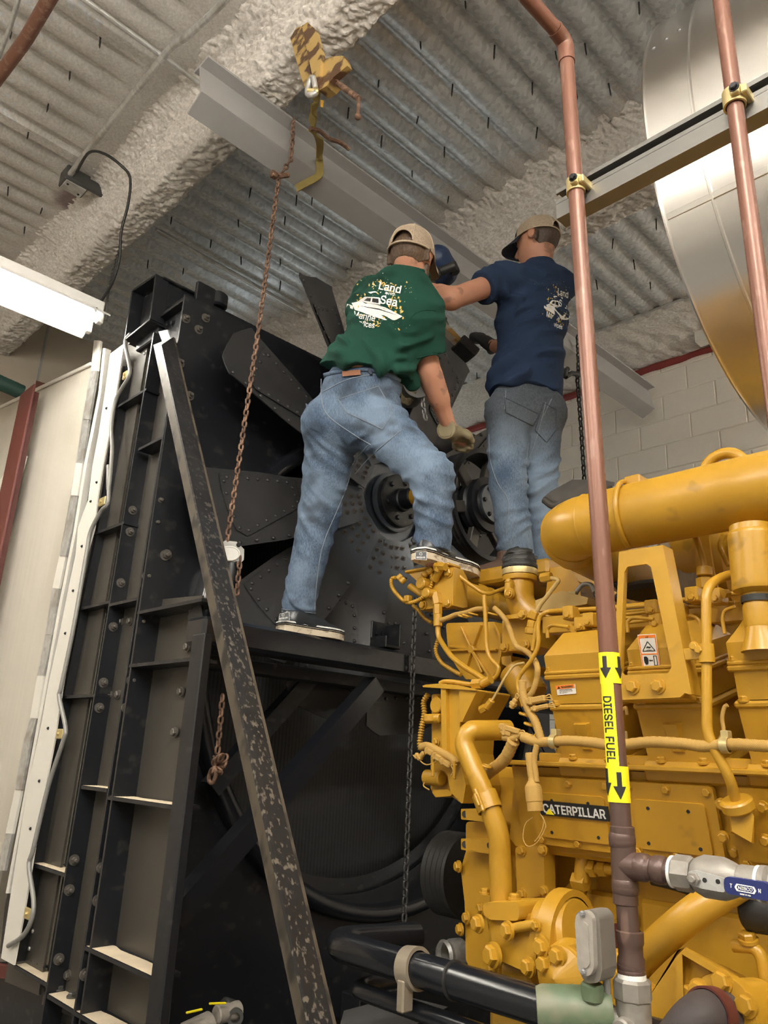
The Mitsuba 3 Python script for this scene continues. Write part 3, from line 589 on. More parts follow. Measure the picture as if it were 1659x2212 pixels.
pslab('beam_clamp__jaw', [(652, 56), (664, 48), (680, 62), (676, 82), (694, 116), (690, 165), (684, 190), (676, 170)], 1.315, 1.335, 'm_clamp')
pslab('beam_clamp__jaw', [(685, 176), (702, 128), (718, 122), (742, 120), (750, 142), (722, 165), (702, 182)], 1.33, 1.355, 'm_clamp')
pslab('beam_clamp__jaw', [(688, 180), (720, 168), (705, 186), (688, 196)], 1.32, 1.37, 'm_clamp')
add('beam_clamp__screw', tube([C(718, 172), C(735, 184), C(775, 213)], .011, 10), 'm_rust', 40)
add('beam_clamp__handle', cat(tube([C(775, 208), C(775, 217), C(773, 250)], .0065, 8), ico(C(773, 252), .012)), 'm_rust', 40)
tag('shackle', 'grey bow shackle hanging under the rusty beam clamp', 'shackle')
sh = spline([C(682, 192, 1.31), C(676, 168, 1.30), C(668, 180, 1.30), C(664, 200, 1.30), C(672, 206, 1.30), C(684, 200, 1.31)], 6)
add('shackle__bow', tube(sh, .011, 10), 'm_galv', 50); add('shackle__pin', cyl(C(664, 196, 1.29), C(688, 198, 1.32), .010, 12), 'm_brass', 40)
tag('lifting_sling', 'dirty yellow webbing sling from the shackle around the grey lifting beam', 'sling')
def ribbon(pts, w, th=.006, up=(0, 1, 0)):
    pts = spline(pts, 8); tgt = np.gradient(pts, axis=0); s = np.cross(tgt, np.array(up, float)); s /= np.linalg.norm(s, axis=1, keepdims=True); nn = np.cross(tgt, s); nn /= np.linalg.norm(nn, axis=1, keepdims=True)
    k = len(pts); V = np.vstack([pts+s*w/2+nn*th/2, pts-s*w/2+nn*th/2, pts-s*w/2-nn*th/2, pts+s*w/2-nn*th/2]); F = []
    for i in range(k-1):
        for q in range(4): a, b = q*k, ((q+1) % 4)*k; F.append([a+i, a+i+1, b+i+1, b+i])
    F += [[0, k, 2*k, 3*k], [k-1, 4*k-1, 3*k-1, 2*k-1]]
    return trimesh.Trimesh(V, np.vstack([np.array(F)[:, [0, 1, 2]], np.array(F)[:, [0, 2, 3]]]), process=False)
xw = pr[1][0]+.02
L1 = [C(683, 198), C(681, 215), P(679, 240, 'X', -1.98), P(674, 270, 'X', -2.05), P(676, 285, 'X', -2.10), P(690, 302, 'X', -2.18), P(690, 340, 'X', xw), P(691, 372, 'X', xw), P(684, 383, 'X', xw-.02), P(662, 395, 'X', xw-.05), P(640, 407, 'X', xw-.10)]
add('lifting_sling__webbing', ribbon(L1, .034, .008, FW), 'm_strap', 40)
add('lifting_sling__keeper_cord', tube(spline([P(670, 278, 'X', -2.05), P(690, 283, 'X', -2.05), P(712, 300, 'X', -2.05), P(735, 308, 'X', -2.05), P(754, 322, 'X', -2.05)]), .009, 8), 'm_rust', 40)
add('lifting_sling__tag', plate([C(692, 215), C(699, 217), C(697, 232), C(692, 230)], .002, (0, -1, 0)), 'm_yellow', False)
XH = -2.335
ch = [P(634, 255, 'X', xw-.0), P(632, 300, 'X', xw), P(628, 345, 'X', xw), P(608, 376, 'X', xw-.02)]
chain('hoist_chain', ch+[P(602, 385, 'X', XH), P(560, 700, 'X', XH), P(490, 1172, 'X', XH)], .034, .024, .0042, 'm_rust', 'rusty lifting chain hanging from the grey beam down to the small chain hoist')
add('hoist_chain__hook', cat(tube(spline([P(588, 372, 'X', XH), P(600, 380, 'X', XH-.01), P(622, 378, 'X', XH-.01)]), .012, 8), box(P(592, 378, 'X', XH)-.014, P(592, 378, 'X', XH)+.014, .004)), 'm_rust', 40)
tag('chain_hoist', 'small chain hoist with a round white face hanging beside the angle brace', 'chain hoist')
hp = P(501, 1196, 'X', XH); vd = nrm(EYE-hp); HR = frame_from(vd)
hx = np.array([(-.052, .02), (-.03, .045), (.012, .045), (.042, .02), (.045, -.018), (.025, -.042), (-.03, -.042), (-.052, -.02)])
add('chain_hoist__body', extr(hx, .03, HR, hp-vd*.02), 'm_galv', 20)
add('chain_hoist__face', lathe([(0, 0), (.036, 0), (.038, .004), (.034, .007), (.032, .004), (0, .004)], 32, HR @ np.diag([1, .72, 1]), hp+HR @ np.array([-.008, 0, .012])), 'm_white', 30)
for u in ((.02, .034), (.02, -.034)): bolt_at('chain_hoist__bolt', hp+HR @ np.array([*u, .01]), vd, .6)
add('chain_hoist__gear_case', cyl(hp+(0, 0, -.03)-vd*.03, hp+(0, 0, -.13)-vd*.03, .035, 20, .01), 'm_black', 40)
add('chain_hoist__hook', tube(spline([hp+(0, 0, -.12), hp+(.0, .0, -.17), hp+(.0, .03, -.20), hp+(0, .045, -.235), hp+(0, .02, -.265), hp+(0, -.012, -.25)]), .010, 8), 'm_darksteel', 40)
chain('hoist_chain', [P(517, 1200, 'X', XH+.02), P(517, 1225, 'X', XH+.02), P(510, 1292, 'X', XH+.02)], .034, .024, .0042, 'm_rust', 'short rusty chain loop hanging from the right of the white-faced hoist')
chain('hoist_chain', [P(481, 1500, 'X', XH+.02), P(476, 1560, 'X', XH+.02), P(468, 1640, 'X', XH+.02)], .034, .024, .0042, 'm_rust', 'rusty chain tail ending in a knot, left of the angle brace')
kn = P(468, 1652, 'X', XH+.02); rnd = random.Random(3); lk = link_mesh(.030, .022, .0045)
add('hoist_chain_002__knot', cat(*[moved(lk, mat(trimesh.transformations.random_rotation_matrix(np.array([rnd.random() for _ in range(3)]))[:3, :3], kn+np.array([rnd.uniform(-.022, .022) for _ in range(3)]))) for _ in range(14)]+[moved(lk, mat(frame_from((0, 1, 0), (.4, 0, 1))*1.6, kn-(0.0, .012, .035)))]), 'm_rust', True)
XG = -2.28
chain('hanging_chain', [P(897, 1290, 'X', XG), P(865, 2230, 'X', XG)], .040, .028, .0048, 'm_darksteel', 'long dark steel chain hanging straight down in front of the shroud opening')
chain('hanging_chain', [P(912, 856, 'X', -2.2), P(915, 885, 'X', -2.2), P(921, 912, 'X', -2.2)], .040, .028, .005, 'm_steel', 'short bright chain hanging from the dark hoist drum beside the bare forearm')
tag('hoist_drum', 'dark round hoist drum behind the green-shirted worker\'s right arm', 'chain hoist')
q = P(893, 842, 'X', -2.25); add('hoist_drum__body', lathe([(0, -.10), (.055, -.10), (.06, -.09), (.06, .06), (.066, .065), (.066, .08), (.05, .08), (.048, .02), (0, .02)], 32, frame_from((.75, -.5, -.1)), q), 'm_drum' if mat_p('m_drum', (0.045, 0.042, 0.037), .4, .2) else 0, 40)
XK = -2.365
KX = lambda x, y, v=XK: P(x, y, 'X', v)
chain('black_chain', [KX(1248, 724), KX(1250, 790), KX(1247, 815), KX(1255, 920), KX(1263, 1045)], .047, .034, .006, 'm_rubber', 'black hand chain hanging from the far end of the grey beam beside the copper pipe')
tag('chain_hook', 'small black grab hook on the hand chain beside the blue shirt', 'hook')
add('chain_hook__shank', tube([KX(1222, 814), KX(1235, 806), KX(1252, 810)], .016, 10), 'm_rubber', 40)
add('chain_hook__bend', tube(spline([KX(1222, 814), KX(1221, 804), KX(1226, 797)]), .017, 10), 'm_rubber', 40)
# ---------------------------------------------------------------- air duct at the left
tag('air_duct', 'large white sheet-metal air duct behind the radiator at the left edge', 'duct')
def dv(x, y): q = S(x, y, 1.40); q[0] = max(q[0], -5.85); return q
add('air_duct__side_panel', plate([dv(70, 850), dv(203, 788), dv(160, 1000), dv(65, 1551), dv(-20, 1960), dv(-160, 2100), dv(-160, 1200)], .02, (0, -1, 0)), 'm_canvas', False)
add('air_duct__side_panel', plate([dv(-40, 905), dv(46, 863), dv(-40, 1300)], .018, (0, -1, 0)), 'm_canvas', False)
add('air_duct__top_panel', plate([dv(203, 788), dv(-60, 912), dv(-60, 912)+(0, 1.6, 0), dv(203, 788)+(0, 1.6, 0)], .02, (0, 0, 1)), 'm_canvas', False)
add('air_duct__top_edge', cat(bar(dv(72, 847)+(0, -.008, 0), dv(200, 787)+(0, -.008, 0), .012, .022), bar(dv(-30, 896)+(0, -.008, 0), dv(46, 860)+(0, -.008, 0), .012, .022)), 'm_whitestrip', False)
GL = [(203, 735), (196, 800), (178, 905), (164, 1000), (153, 1070), (142, 1140), (128, 1200), (113, 1270), (98, 1370), (80, 1460), (65, 1551), (51, 1600), (32, 1705), (12, 1800), (-5, 1880)]
for i in range(len(GL)-1):
    (x0, y0), (x1, y1) = GL[i], GL[i+1]
    strip('air_duct__flange_clip', [(x0, y0), (x1, y1)], [(x0+14, y0+1), (x1+14, y1+1)], 1.378-.004*(i % 2), .012, 'm_galv' if i % 3 else 'm_whitestrip')
strip('air_duct__flange', [(222, 752), (212, 850), (196, 930), (182, 1000), (158, 1150), (128, 1300), (92, 1500), (62, 1660), (12, 1930)], [(228, 752), (218, 850), (203, 930), (188, 1000), (164, 1150), (134, 1300), (98, 1500), (68, 1660), (18, 1930)], 1.374, .03, 'm_whitestrip')
strip('air_duct__rubber_boot', [(226, 768), (214, 860), (197, 945), (186, 1005), (165, 1140), (150, 1190), (132, 1290), (98, 1500), (68, 1660), (10, 1960), (0, 2060)], [(240, 760), (226, 860), (211, 945), (200, 1005), (176, 1140), (166, 1190), (148, 1290), (118, 1500), (86, 1660), (30, 1960), (16, 2060)], 1.405, .02, 'm_rubber')
WL = [(238, 764), (229, 830), (214, 930), (200, 1005), (190, 1080), (168, 1140), (163, 1200), (150, 1260), (128, 1370), (104, 1480), (90, 1560), (66, 1670), (50, 1760), (20, 1950), (2, 2070)]
WR = [(268, 742), (254, 830), (238, 930), (222, 1005), (210, 1080), (204, 1140), (184, 1210), (176, 1270), (155, 1370), (134, 1490), (118, 1600), (98, 1700), (82, 1790), (52, 1970), (30, 2085)]
strip('air_duct__edge_strip', WL, WR, 1.362, .006, 'm_whitestrip')
for x, y in ((236, 882), (215, 1042), (202, 1083), (183, 1180), (164, 1276), (147, 1368), (110, 1573), (91, 1687), (72, 1790)): bolt_at('air_duct__screw', S(x-6, y, 1.36), (0, -1, 0), .45)
add('air_duct__patch', plate([S(-20, 1065, 1.37), S(44, 973, 1.37), S(57, 985, 1.37), S(20, 1120, 1.37), S(-20, 1220, 1.37)], .008, (0, -1, 0)), 'm_whitestrip', False)
tag('steel_column', 'red oxide steel column standing against the white duct at the left edge', 'column')
ct, cb2 = S(48, 834, 1.30), S(70, 847, 1.30); ztc = (ct[2]+cb2[2])/2
add('steel_column__flange', box((ct[0], 1.30, 0), (cb2[0], 1.312, ztc), .002), 'm_redoxide', False)
add('steel_column__web', box(((ct[0]+cb2[0])/2-.004, 1.31, 0), ((ct[0]+cb2[0])/2+.004, 1.37, ztc), .001), 'm_redoxide', False)
add('steel_column__bracket', plate([S(78, 822, 1.40), S(104, 830, 1.40), S(100, 838, 1.40), S(74, 848, 1.40)], .01, (0, -1, 0)), 'm_redoxide', False)
pipe_thing('green_pipe', [P(-60, 800, 'X', -5.6), P(48, 848, 'X', -5.6)], .055, 'm_greenpipe', 'dark green pipe behind the red column at the far left', 'pipe', n=20)
k = add('trim_3', box((XL, P(85, 800, 'X', XL)[1]-.008, 2.5), (XL+.006, P(85, 800, 'X', XL)[1]+.008, ZC), 0), 'm_graypaint', False); struct(k)
# flexible conduit running down the radiator's side
cab = sc([(1015, 580), (975, 650), (1008, 830), (1003, 915), (905, 1090), (868, 1300), (872, 1500), (846, 1800)], 3.607, 0, 560)+sc([(775, 20), (776, 270), (722, 350), (650, 490), (618, 660)], 3.318, 0, 1000)+[(160, 1350), (133, 1480)]+sc([(425, 1680), (470, 1900)], 3.318, 0, 1000)+sc([(450, 10), (345, 330), (240, 770), (208, 900), (242, 1190), (180, 1380), (60, 1470)], 3.318, 0, 1600)
k = 'flexible_conduit'; tag(k, 'grey flexible conduit clipped down the side of the radiator', 'conduit')
add(k+'__tube', tube(spline([S(*p, 1.35) for p in cab], 6), .0095, 8), 'm_galv' if False else mat_p('m_flex', (0.25, 0.245, 0.23), .5, .3), 50)
for x, y in sc([(735, 278), (432, 1942)], 3.318, 0, 1000)+sc([(205, 1240)], 3.318, 0, 1600)+sc([(985, 900)], 3.607, 0, 560):
    q = S(x, y, 1.35); add(k+'__clip', cat(box(q-(.03, .006, .02), q+(.035, .004, .02), .003), moved(hexbolt(.6), mat(frame_from((0, -1, 0)), q-(0.005, .006, 0)))), 'm_brass', 20)
#@@ENGINE
Y_ = 'm_yellow'
tag('diesel_engine', 'large yellow diesel generator engine at the right, with pipes, valve covers and harnesses', 'engine')
def E(x, y, v=1.8): return P(x, y, 'Y', v)
cB = lambda *l: sc(l, 3.687, 800, 1180)
cC = lambda *l: sc(l, 3.318, 1159, 1080)
cD = lambda *l: sc(l, 3.318, 1159, 1600)
cF = lambda *l: sc(l, 3.607, 840, 1700)
cA = lambda *l: sc(l, 2.001, 830, 1150)
EN = 'diesel_engine__'
def eadd(part, mesh, m='m_yellow', smooth=35): return add(EN+part, mesh, m, smooth)
def px_r(p, w): return w*((np.asarray(p)-EYE) @ FW)/FPX      # metres of w pixels at p
def etube(part, pts, v, wpx, rf=.03, m='m_yellow', n=14, sp=False):
    """pipe through pixels; v: plane Y (number or one per point); wpx: its width in pixels"""
    vs = np.broadcast_to(v, len(pts)); Q = [E(*p, q) for p, q in zip(pts, vs)]; r = px_r(Q[len(Q)//2], wpx/2)
    return eadd(part, tube(spline(Q, 6) if sp else fillet(Q, rf, 6), r, n), m, 50)
def ybolt(part, p, n, s=1.0): return bolt_at(EN+part, p, n, s, S_YBOLT)
def slabE(part, pts, v, th, m='m_yellow', bev=.0):
    from shapely.geometry import Polygon as Pg
    Q = np.array([E(*p, v) for p in pts]); pg = Pg(Q[:, [0, 2]])
    if bev: pg = pg.buffer(-bev).buffer(bev, quad_segs=4)
    return eadd(part, extr(pg, th, RY, (0, v+th, 0)), m, 20)
# block and sump
eadd('block', cat(box((-1.44, 1.99, .55), (1.6, 3.25, 1.60), .02), box((-1.33, 1.86, 1.385), (1.6, 1.99, 1.60), .01), box((-1.33, 2.0, 1.58), (1.6, 3.2, 1.75), .02)))
for a, b in ((-1.28, -1.10), (-1.06, -.55), (-.52, .1)): eadd('crankcase_cover', box((a, 1.965, .80), (b, 1.995, 1.30), .01))
eadd('oil_pan', box((-1.38, 2.05, .38), (1.6, 3.15, .58), .03))
for x in (-1.30, -1.08, -.80): ybolt('block_bolt', (x, 1.964, 1.26), (0, -1, 0), 1.3)
# flank covers lean outwards like the vee of the block
TA = math.radians(14); FV = np.array([0, -math.sin(TA), math.cos(TA)]); FN = np.array([0, -math.cos(TA), -math.sin(TA)])
FR = np.stack([(1, 0, 0), FV, FN], 1).astype(float)
O1 = np.array([0, 1.835, 1.44])
def rrect(w, h, r): return sbox(-w/2+r, -h/2+r, w/2-r, h/2-r).buffer(r, quad_segs=5)
eadd('flank_rail', extr(sbox(-1.33, -.045, 1.5, .165), .05, FR, O1-FN*.06))
eadd('flank_ledge', box((-1.33, 1.76, 1.605), (1.5, 1.9, 1.618), .003))
for i, (a, b) in enumerate(((-1.262, -1.022), (-.992, -.772), (-.742, -.50), (-.47, -.23))):
    c = O1+np.array([(a+b)/2, 0, 0])+FV*.060; w = b-a
    k = eadd('side_cover', cat(extr(rrect(w, .172, .012), .014, FR, c), extr(rrect(w-.045, .112, .010), .010, FR, c+FN*.012-FV*.008)), 'm_yellow', 25)
    for u in (-.5, 0, .5):
        for s in (-1, 1): put(k+'__bolt', S_YBOLT, mat(FR*.85, c+np.array([u*(w-.03), 0, 0])+FV*(s*.073)+FN*.013))
    if i < 2:
        for u, s in ((-.22, .030), (.22, .030), (-.28, -.050), (.28, -.050)):
            add(k+'__hole', moved(lathe([(0, .001), (.0042, .001), (.0042, -.004)], 10), mat(FR, c+np.array([u*w, 0, 0])+FV*s+FN*.022)), 'm_rubber', False)
# name plate
mat_p('m_plate', (0.012, 0.013, 0.014), .35); mat_p('m_letter', (0.62, 0.62, 0.60), .45); mat_p('m_tapey', (0.86, 0.72, 0.015), .45); mat_p('m_ink', (0.01, 0.01, 0.01), .5)
mat_p('m_orange', (0.75, 0.20, 0.03), .5); mat_p('m_labelw', (0.72, 0.70, 0.64), .5)
def on_plane(px, O, N):
    d = ray(*px); t = ((np.asarray(O)-EYE) @ N)/(d @ N); return EYE+d*t
PO = O1+FV*.05+FN*.024
A_, B_, C_, D_ = [on_plane(p, PO, FN) for p in ((1166, 1728), (1314, 1742), (1319, 1774), (1170, 1759))]
def flat_text(key, s, p0, R, h, width, m, depth=.0015, bold=True):
    t = meshkit.text_mesh(s, h, depth, bold); x0, x1 = t.bounds[0, 0], t.bounds[1, 0]
    t.apply_translation((-x0, 0, 0)); t.apply_scale([width/(x1-x0), 1, 1]); t.apply_transform(mat(R, p0)); return add(key, t, m, False)
k = eadd('name_plate', hull(np.vstack([[A_, B_, C_, D_], np.array([A_, B_, C_, D_])+FN*.004])), 'm_plate', False)
hpl = np.linalg.norm(A_-D_); wpl = np.linalg.norm(B_-A_)
RPL = np.stack([nrm(B_-A_), np.cross(FN, nrm(B_-A_)), FN], 1)
flat_text(k+'__letters', 'CATERPILLAR', D_+RPL @ np.array([.010, hpl*.20, .004]), RPL, hpl*.58, wpl-.018, 'm_letter')
tri = D_+RPL @ np.array([.030, hpl*.10, .0055])
add(k+'__triangle', extr([(-.013, 0), (.013, 0), (0, hpl*.42)], .001, RPL, tri), 'm_tapey', False)
# cylinder heads with valve covers
TH = math.radians(15); HV = np.array([0, -math.sin(TH), math.cos(TH)]); HN = np.array([0, -math.cos(TH), -math.sin(TH)]); HR_ = np.stack([(1, 0, 0), HV, HN], 1).astype(float)
def hp_(xc, u, v, w): return np.array([xc, 1.80, 1.60])+HR_ @ np.array([u, v, w])
def hbox(xc, u0, u1, v0, v1, w0, w1, b=.006): return box((u0, v0, w0), (u1, v1, w1), b, HR_, np.array([xc, 1.80, 1.60]))
HX = (-1.075, -.838, -.600, -.362, -.124)
for i, xc in enumerate(HX):
    o = np.array([xc, 1.80, 1.60])
    body = cat(hbox(xc, -.098, .098, -.02, .03, -.25, .012, .008), hull([hp_(xc, u, v, w) for u, v in ((-.082, .02), (.082, .02), (-.088, .165), (.088, .165)) for w in (-.24, .002 if v < .1 else .006)]),
               hull([hp_(xc, u, v, w) for u, v, w in ((-.03, .12, .0), (.02, .12, .0), (-.02, .05, .0), (.012, .05, .0), (-.022, .118, .022), (.012, .118, .022), (-.014, .055, .010), (.008, .055, .010))]),
               hbox(xc, -.094, .094, .150, .166, -.24, .012, .005))
    k = eadd('cylinder_head', body, 'm_yellow', 25)
    add(k+'__rocker_base', cat(hull([hp_(xc, u, v, w) for u in (-.082, .082) for v, w in ((.168, .008), (.236, .004)) for w in (w, -.22)]), hbox(xc, -.094, .094, .229, .243, -.23, .012, .004)), 'm_yellow', 25)
    b0 = [(u, .244, w) for u in (-.087, .087) for w in (.005, -.21)]; b1 = [(u, .292, w) for u in (-.087, .087) for w in (.003, -.20)]; b2 = [(u, .318, w) for u in (-.066, .066) for w in (-.018, -.18)]; b3 = [(u, .342, w) for u in (-.055, .055) for w in (-.055, -.15)]
    ch = hull([hp_(xc, *q) for q in b0+b1+b2+b3])
    add(k+'__valve_cover', cat(ch, hbox(xc, -.092, .092, .243, .252, -.225, .011, .003)), 'm_yellow', 25)
    for s in (-1, 1):
        put(k+'__bolt', S_YBOLT, mat(frame_from(HV, (1, 0, 0)), hp_(xc, s*.080, .252, -.004)))
        put(k+'__bolt', S_YBOLT, mat(frame_from(HV, (1, 0, 0)), hp_(xc, s*.072, .166, .002)))
        put(k+'__bolt', S_YBOLT, mat(frame_from(HV, (1, 0, 0)), hp_(xc, s*.05, .03, .0)))
    # exhaust / water ports between the heads and block
    add(k+'__port', hull([hp_(xc, u, v, w) for u in (-.10, -.07) for v in (.03, .12) for w in (-.14, -.05)]), 'm_yellow', 25)
eadd('head_deck', box((-1.24, 1.80, 1.615), (.1, 2.1, 1.64), .004))
def label_quad(key, px4, O, N, m, off=.001, th=.0015):
    Q = np.array([on_plane(p, O, N) for p in px4])+np.asarray(N)*off; return add(key, hull(np.vstack([Q, Q+np.asarray(N)*th])), m, False), Q
def label_frame(Q, N):
    x = nrm(Q[1]-Q[0]); return np.stack([x, np.cross(N, x), N], 1)
# WARNING label of the first head
O_ = hp_(HX[0], 0, .2, .0065); NH = HN
k = EN+'cylinder_head'
kk, Q = label_quad(k+'__warning_label', [(1202.5, 1481), (1243, 1477.5), (1245.5, 1498), (1205, 1501.5)], O_, NH, 'm_labelw')
R_ = label_frame(Q, NH); w_, h_ = np.linalg.norm(Q[1]-Q[0]), np.linalg.norm(Q[3]-Q[0]); o3 = Q[3]+NH*.002
add(kk+'_header', extr([(0, h_*.62), (w_, h_*.62), (w_, h_), (0, h_)], .0008, R_, o3-NH*.0003), 'm_orange', False)
flat_text(kk+'_text', 'WARNING', o3+R_ @ np.array([w_*.30, h_*.70, .0006]), R_, h_*.21, w_*.62, 'm_ink', .0006)
add(kk+'_triangle', extr([(w_*.10, h_*.68), (w_*.25, h_*.68), (w_*.175, h_*.92)], .0008, R_, o3+NH*.0005), 'm_ink', False)
for j, t in enumerate(('ELECTRICAL SHOCK HAZARD', 'UNIT INJECTOR SYSTEM', '90 - 110 VOLTS')):
    flat_text(kk+'_text', t, o3+R_ @ np.array([w_*.16, h_*(.46-.15*j), -.0004]), R_, h_*.085, w_*(.68 if j < 2 else .4), 'm_ink', .0005, False)
# hot-surface label on the second valve cover
O_ = hp_(HX[1], 0, .29, .004)
k = EN+'cylinder_head_001'
kk, Q = label_quad(k+'__hazard_label', cC((728, 965), (858, 958), (895, 1215), (768, 1222)), O_, NH, 'm_labelw', .002)
R_ = label_frame(Q, NH); w_, h_ = np.linalg.norm(Q[1]-Q[0]), np.linalg.norm(Q[3]-Q[0]); sh_ = (Q[3]-Q[0])/h_
def lq(u0, v0, u1, v1, off=.0018, th=.0006):   # u right, v down, 0..1
    pp = [Q[0]+(Q[1]-Q[0])*u+(Q[3]-Q[0])*v+NH*off for u, v in ((u0, v0), (u1, v0), (u1, v1), (u0, v1))]; return hull(np.vstack([pp, np.array(pp)+NH*th]))
def lpoly(uv, off=.0021, th=.0006):
    pp = [Q[0]+(Q[1]-Q[0])*u+(Q[3]-Q[0])*v+NH*off for u, v in uv]; return hull(np.vstack([pp, np.array(pp)+NH*th]))
def lline(uv, w=.0016, off=.0024):
    pp = [Q[0]+(Q[1]-Q[0])*u+(Q[3]-Q[0])*v+NH*off for u, v in uv]; return cat(*[bar(a, b, w, .0006, NH, 0) for a, b in zip(pp[:-1], pp[1:])])
add(kk+'_header', lq(.05, .02, .95, .10), 'm_orange', False)
add(kk+'_border', cat(lq(.03, .02, .08, .98), lq(.92, .02, .97, .98), lq(.03, .53, .97, .56), lq(.03, .95, .97, .98)), 'm_orange', False)
add(kk+'_symbol', cat(lpoly([(.42, .095), (.5, .04), (.48, .095)]), lpoly([(.5, .095), (.58, .04), (.56, .095)]), lline([(.16, .46), (.5, .20), (.84, .46), (.16, .46)]), lline([(.40, .375), (.47, .345), (.55, .375), (.62, .35)], .003), lline([(.36, .43), (.64, .43)], .0008)), 'm_ink', False)
add(kk+'_symbol', cat(lpoly([(.16, .68), (.22, .62), (.34, .62), (.40, .70), (.36, .82), (.24, .84), (.17, .78)]), lline([(.19, .68), (.19, .62)], .0018), lline([(.25, .66), (.25, .60)], .0018), lline([(.31, .66), (.31, .61)], .0018), lline([(.36, .70), (.37, .65)], .0018), lline([(.44, .72), (.64, .72)], .0014), lpoly([(.44, .72), (.50, .69), (.50, .75)]), lpoly([(.64, .72), (.58, .69), (.58, .75)]), lline([(.70, .60), (.86, .60), (.86, .86), (.70, .86), (.70, .60)])), 'm_ink', False)
# --------------------------- top air pipe with elbow, strap and supports
vt = 1.76
pA, pB, pC = E(1659, 1056, vt), E(1430, 1099, vt), E(1262, 1150, vt)
rT = px_r(pB, 71.5); zT = pB[2]; pA[2] = pB[2] = zT
d0 = nrm(pC-pB); d0[2] = 0
cE = np.array([pC[0]+.02, vt, zT-.004])
L = [np.array([1.2, vt, zT]), np.array([-.6, vt, zT]), cE]
arc = [cE+np.array([-(.115)*math.sin(t), .115*(1-math.cos(t)), 0]) for t in np.linspace(0, math.pi/2, 9)]
pth = L[:2]+arc+[arc[-1]+np.array([0, .30, -.02]), arc[-1]+np.array([0, .55, -.04])]
eadd('air_pipe', tube(pth, rT, 40), 'm_yellow', 45)
for q, d in ((cE, (1, 0, 0)), (arc[4], (1, -1, 0)), (arc[8], (0, 1, 0))): eadd('air_pipe_weld', lathe([(rT-.002, -.004), (rT+.0025, 0), (rT-.002, .004)], 40, frame_from(d), q), 'm_yellow', True)
q = E(1355, 1050, vt); xs_ = q[0]
ring = [np.array([xs_+.012*math.sin(t), vt-(rT+.006)*math.sin(t), zT+(rT+.006)*math.cos(t)]) for t in np.linspace(-.25, math.pi*.93, 24)]
eadd('strap_rod', tube(ring, .0065, 10), 'm_yellow', 50)
eadd('pipe_boss', box((xs_+.0, vt-.02, zT+rT-.012), (xs_+.045, vt+.05, zT+rT+.018), .004))
q = E(1552, 990, vt+.02); eadd('lifting_ring', moved(tube([(0.05*math.cos(t), 0, .045*math.sin(t)) for t in np.linspace(0, 2*math.pi, 24, endpoint=False)], .014, 10, closed=True), mat(None, (q[0], vt+.05, zT+rT))), 'm_yellow', 50)
# support bracket of the air pipe (pressed plate with a window)
vb = 1.665
outer = cC((590, 372), (905, 322), (1112, 1392), (1060, 1385), (1030, 1415), (575, 1435), (555, 1240)); inner = cC((650, 478), (790, 458), (820, 480), (968, 1195), (945, 1240), (625, 1255), (598, 1225), (628, 520))
po = Polygon([E(*p, vb)[[0, 2]] for p in outer]); pi_ = Polygon([E(*p, vb)[[0, 2]] for p in inner]).buffer(-.006).buffer(.006, quad_segs=4)
eadd('pipe_bracket', extr(po.buffer(-.005).buffer(.005, quad_segs=3).difference(pi_), .008, RY, (0, vb+.008, 0)), 'm_yellow', 20)
fl = [E(*p, vb) for p in cC((905, 322), (1112, 1392))]
eadd('pipe_bracket_flange', hull(np.vstack([fl, np.array(fl)+(0, .05, 0), np.array(fl)-(.008, 0, 0), np.array(fl)+(-.008, .05, 0)])), 'm_yellow', False)
fl = [E(*p, vb) for p in cC((592, 372), (556, 1240))]
eadd('pipe_bracket_flange', hull(np.vstack([fl, np.array(fl)+(0, .03, 0), np.array(fl)+(.008, 0, 0), np.array(fl)+(.008, .03, 0)])), 'm_yellow', False)
for p in cC((690, 1340), (872, 1335)): ybolt('bracket_bolt', E(*p, vb-.001), (0, -1, 0), 1.25)
eadd('bracket_foot', box(E(*cC((575, 1440))[0], vb+.01), E(*cC((1040, 1400))[0], vb+.01)+(0, .09, .006), .004))
# rail of fuel lines above the heads
vr = 1.80
rail = lambda l: cC(*l)
etube('fuel_line', cB((1220, 1275), (1205, 1225), (1170, 1110), (1180, 1040), (1290, 900), (1342, 790), (1333, 640), (1345, 560), (1400, 520))+cC((250, 790), (800, 755), (1000, 700)), [1.72]*9+[1.80]*3, 9.5)
etube('fuel_line', cC((-30, 1080), (0, 880), (60, 800), (250, 785)), 1.77, 9)
etube('fuel_line', cC((250, 795), (800, 745), (1660, 640)), 1.82, 9.5)
etube('fuel_line', cC((350, 895), (440, 895), (650, 880), (1000, 835), (1120, 830), (1170, 860), (1170, 960)), 1.80, 8)
etube('fuel_line', cC((545, 830), (800, 800), (1000, 775), (1420, 735)), 1.81, 8.5)
etube('fuel_line', cC((80, 990), (75, 920), (110, 895), (230, 910)), 1.76, 8)
etube('fuel_line', cC((655, 950), (650, 870), (690, 840), (840, 855)), 1.76, 8)
etube('fuel_line', cC((1350, 960), (1330, 850), (1345, 790), (1425, 765)), 1.76, 8)
etube('fuel_line', cC((380, 860), (520, 850), (760, 838)), 1.80, 7)
eadd('fuel_manifold', bar(E(*cC((60, 905))[0], 1.86), E(*cC((1650, 790))[0], 1.86), .03, .05), 'm_yellow', 20)
for x, y in cC((235, 810), (320, 890), (380, 860), (830, 770), (860, 870), (1010, 790), (1290, 690), (1120, 680)):
    c = E(x, y, 1.775); k = eadd('line_clamp', box(c-(.016, .012, .018), c+(.016, .03, .018), .003)); put(k+'__bolt', S_YBOLT, mat(frame_from((0, -1, 0))*.75, c+(0.002, -.012, -.008)))
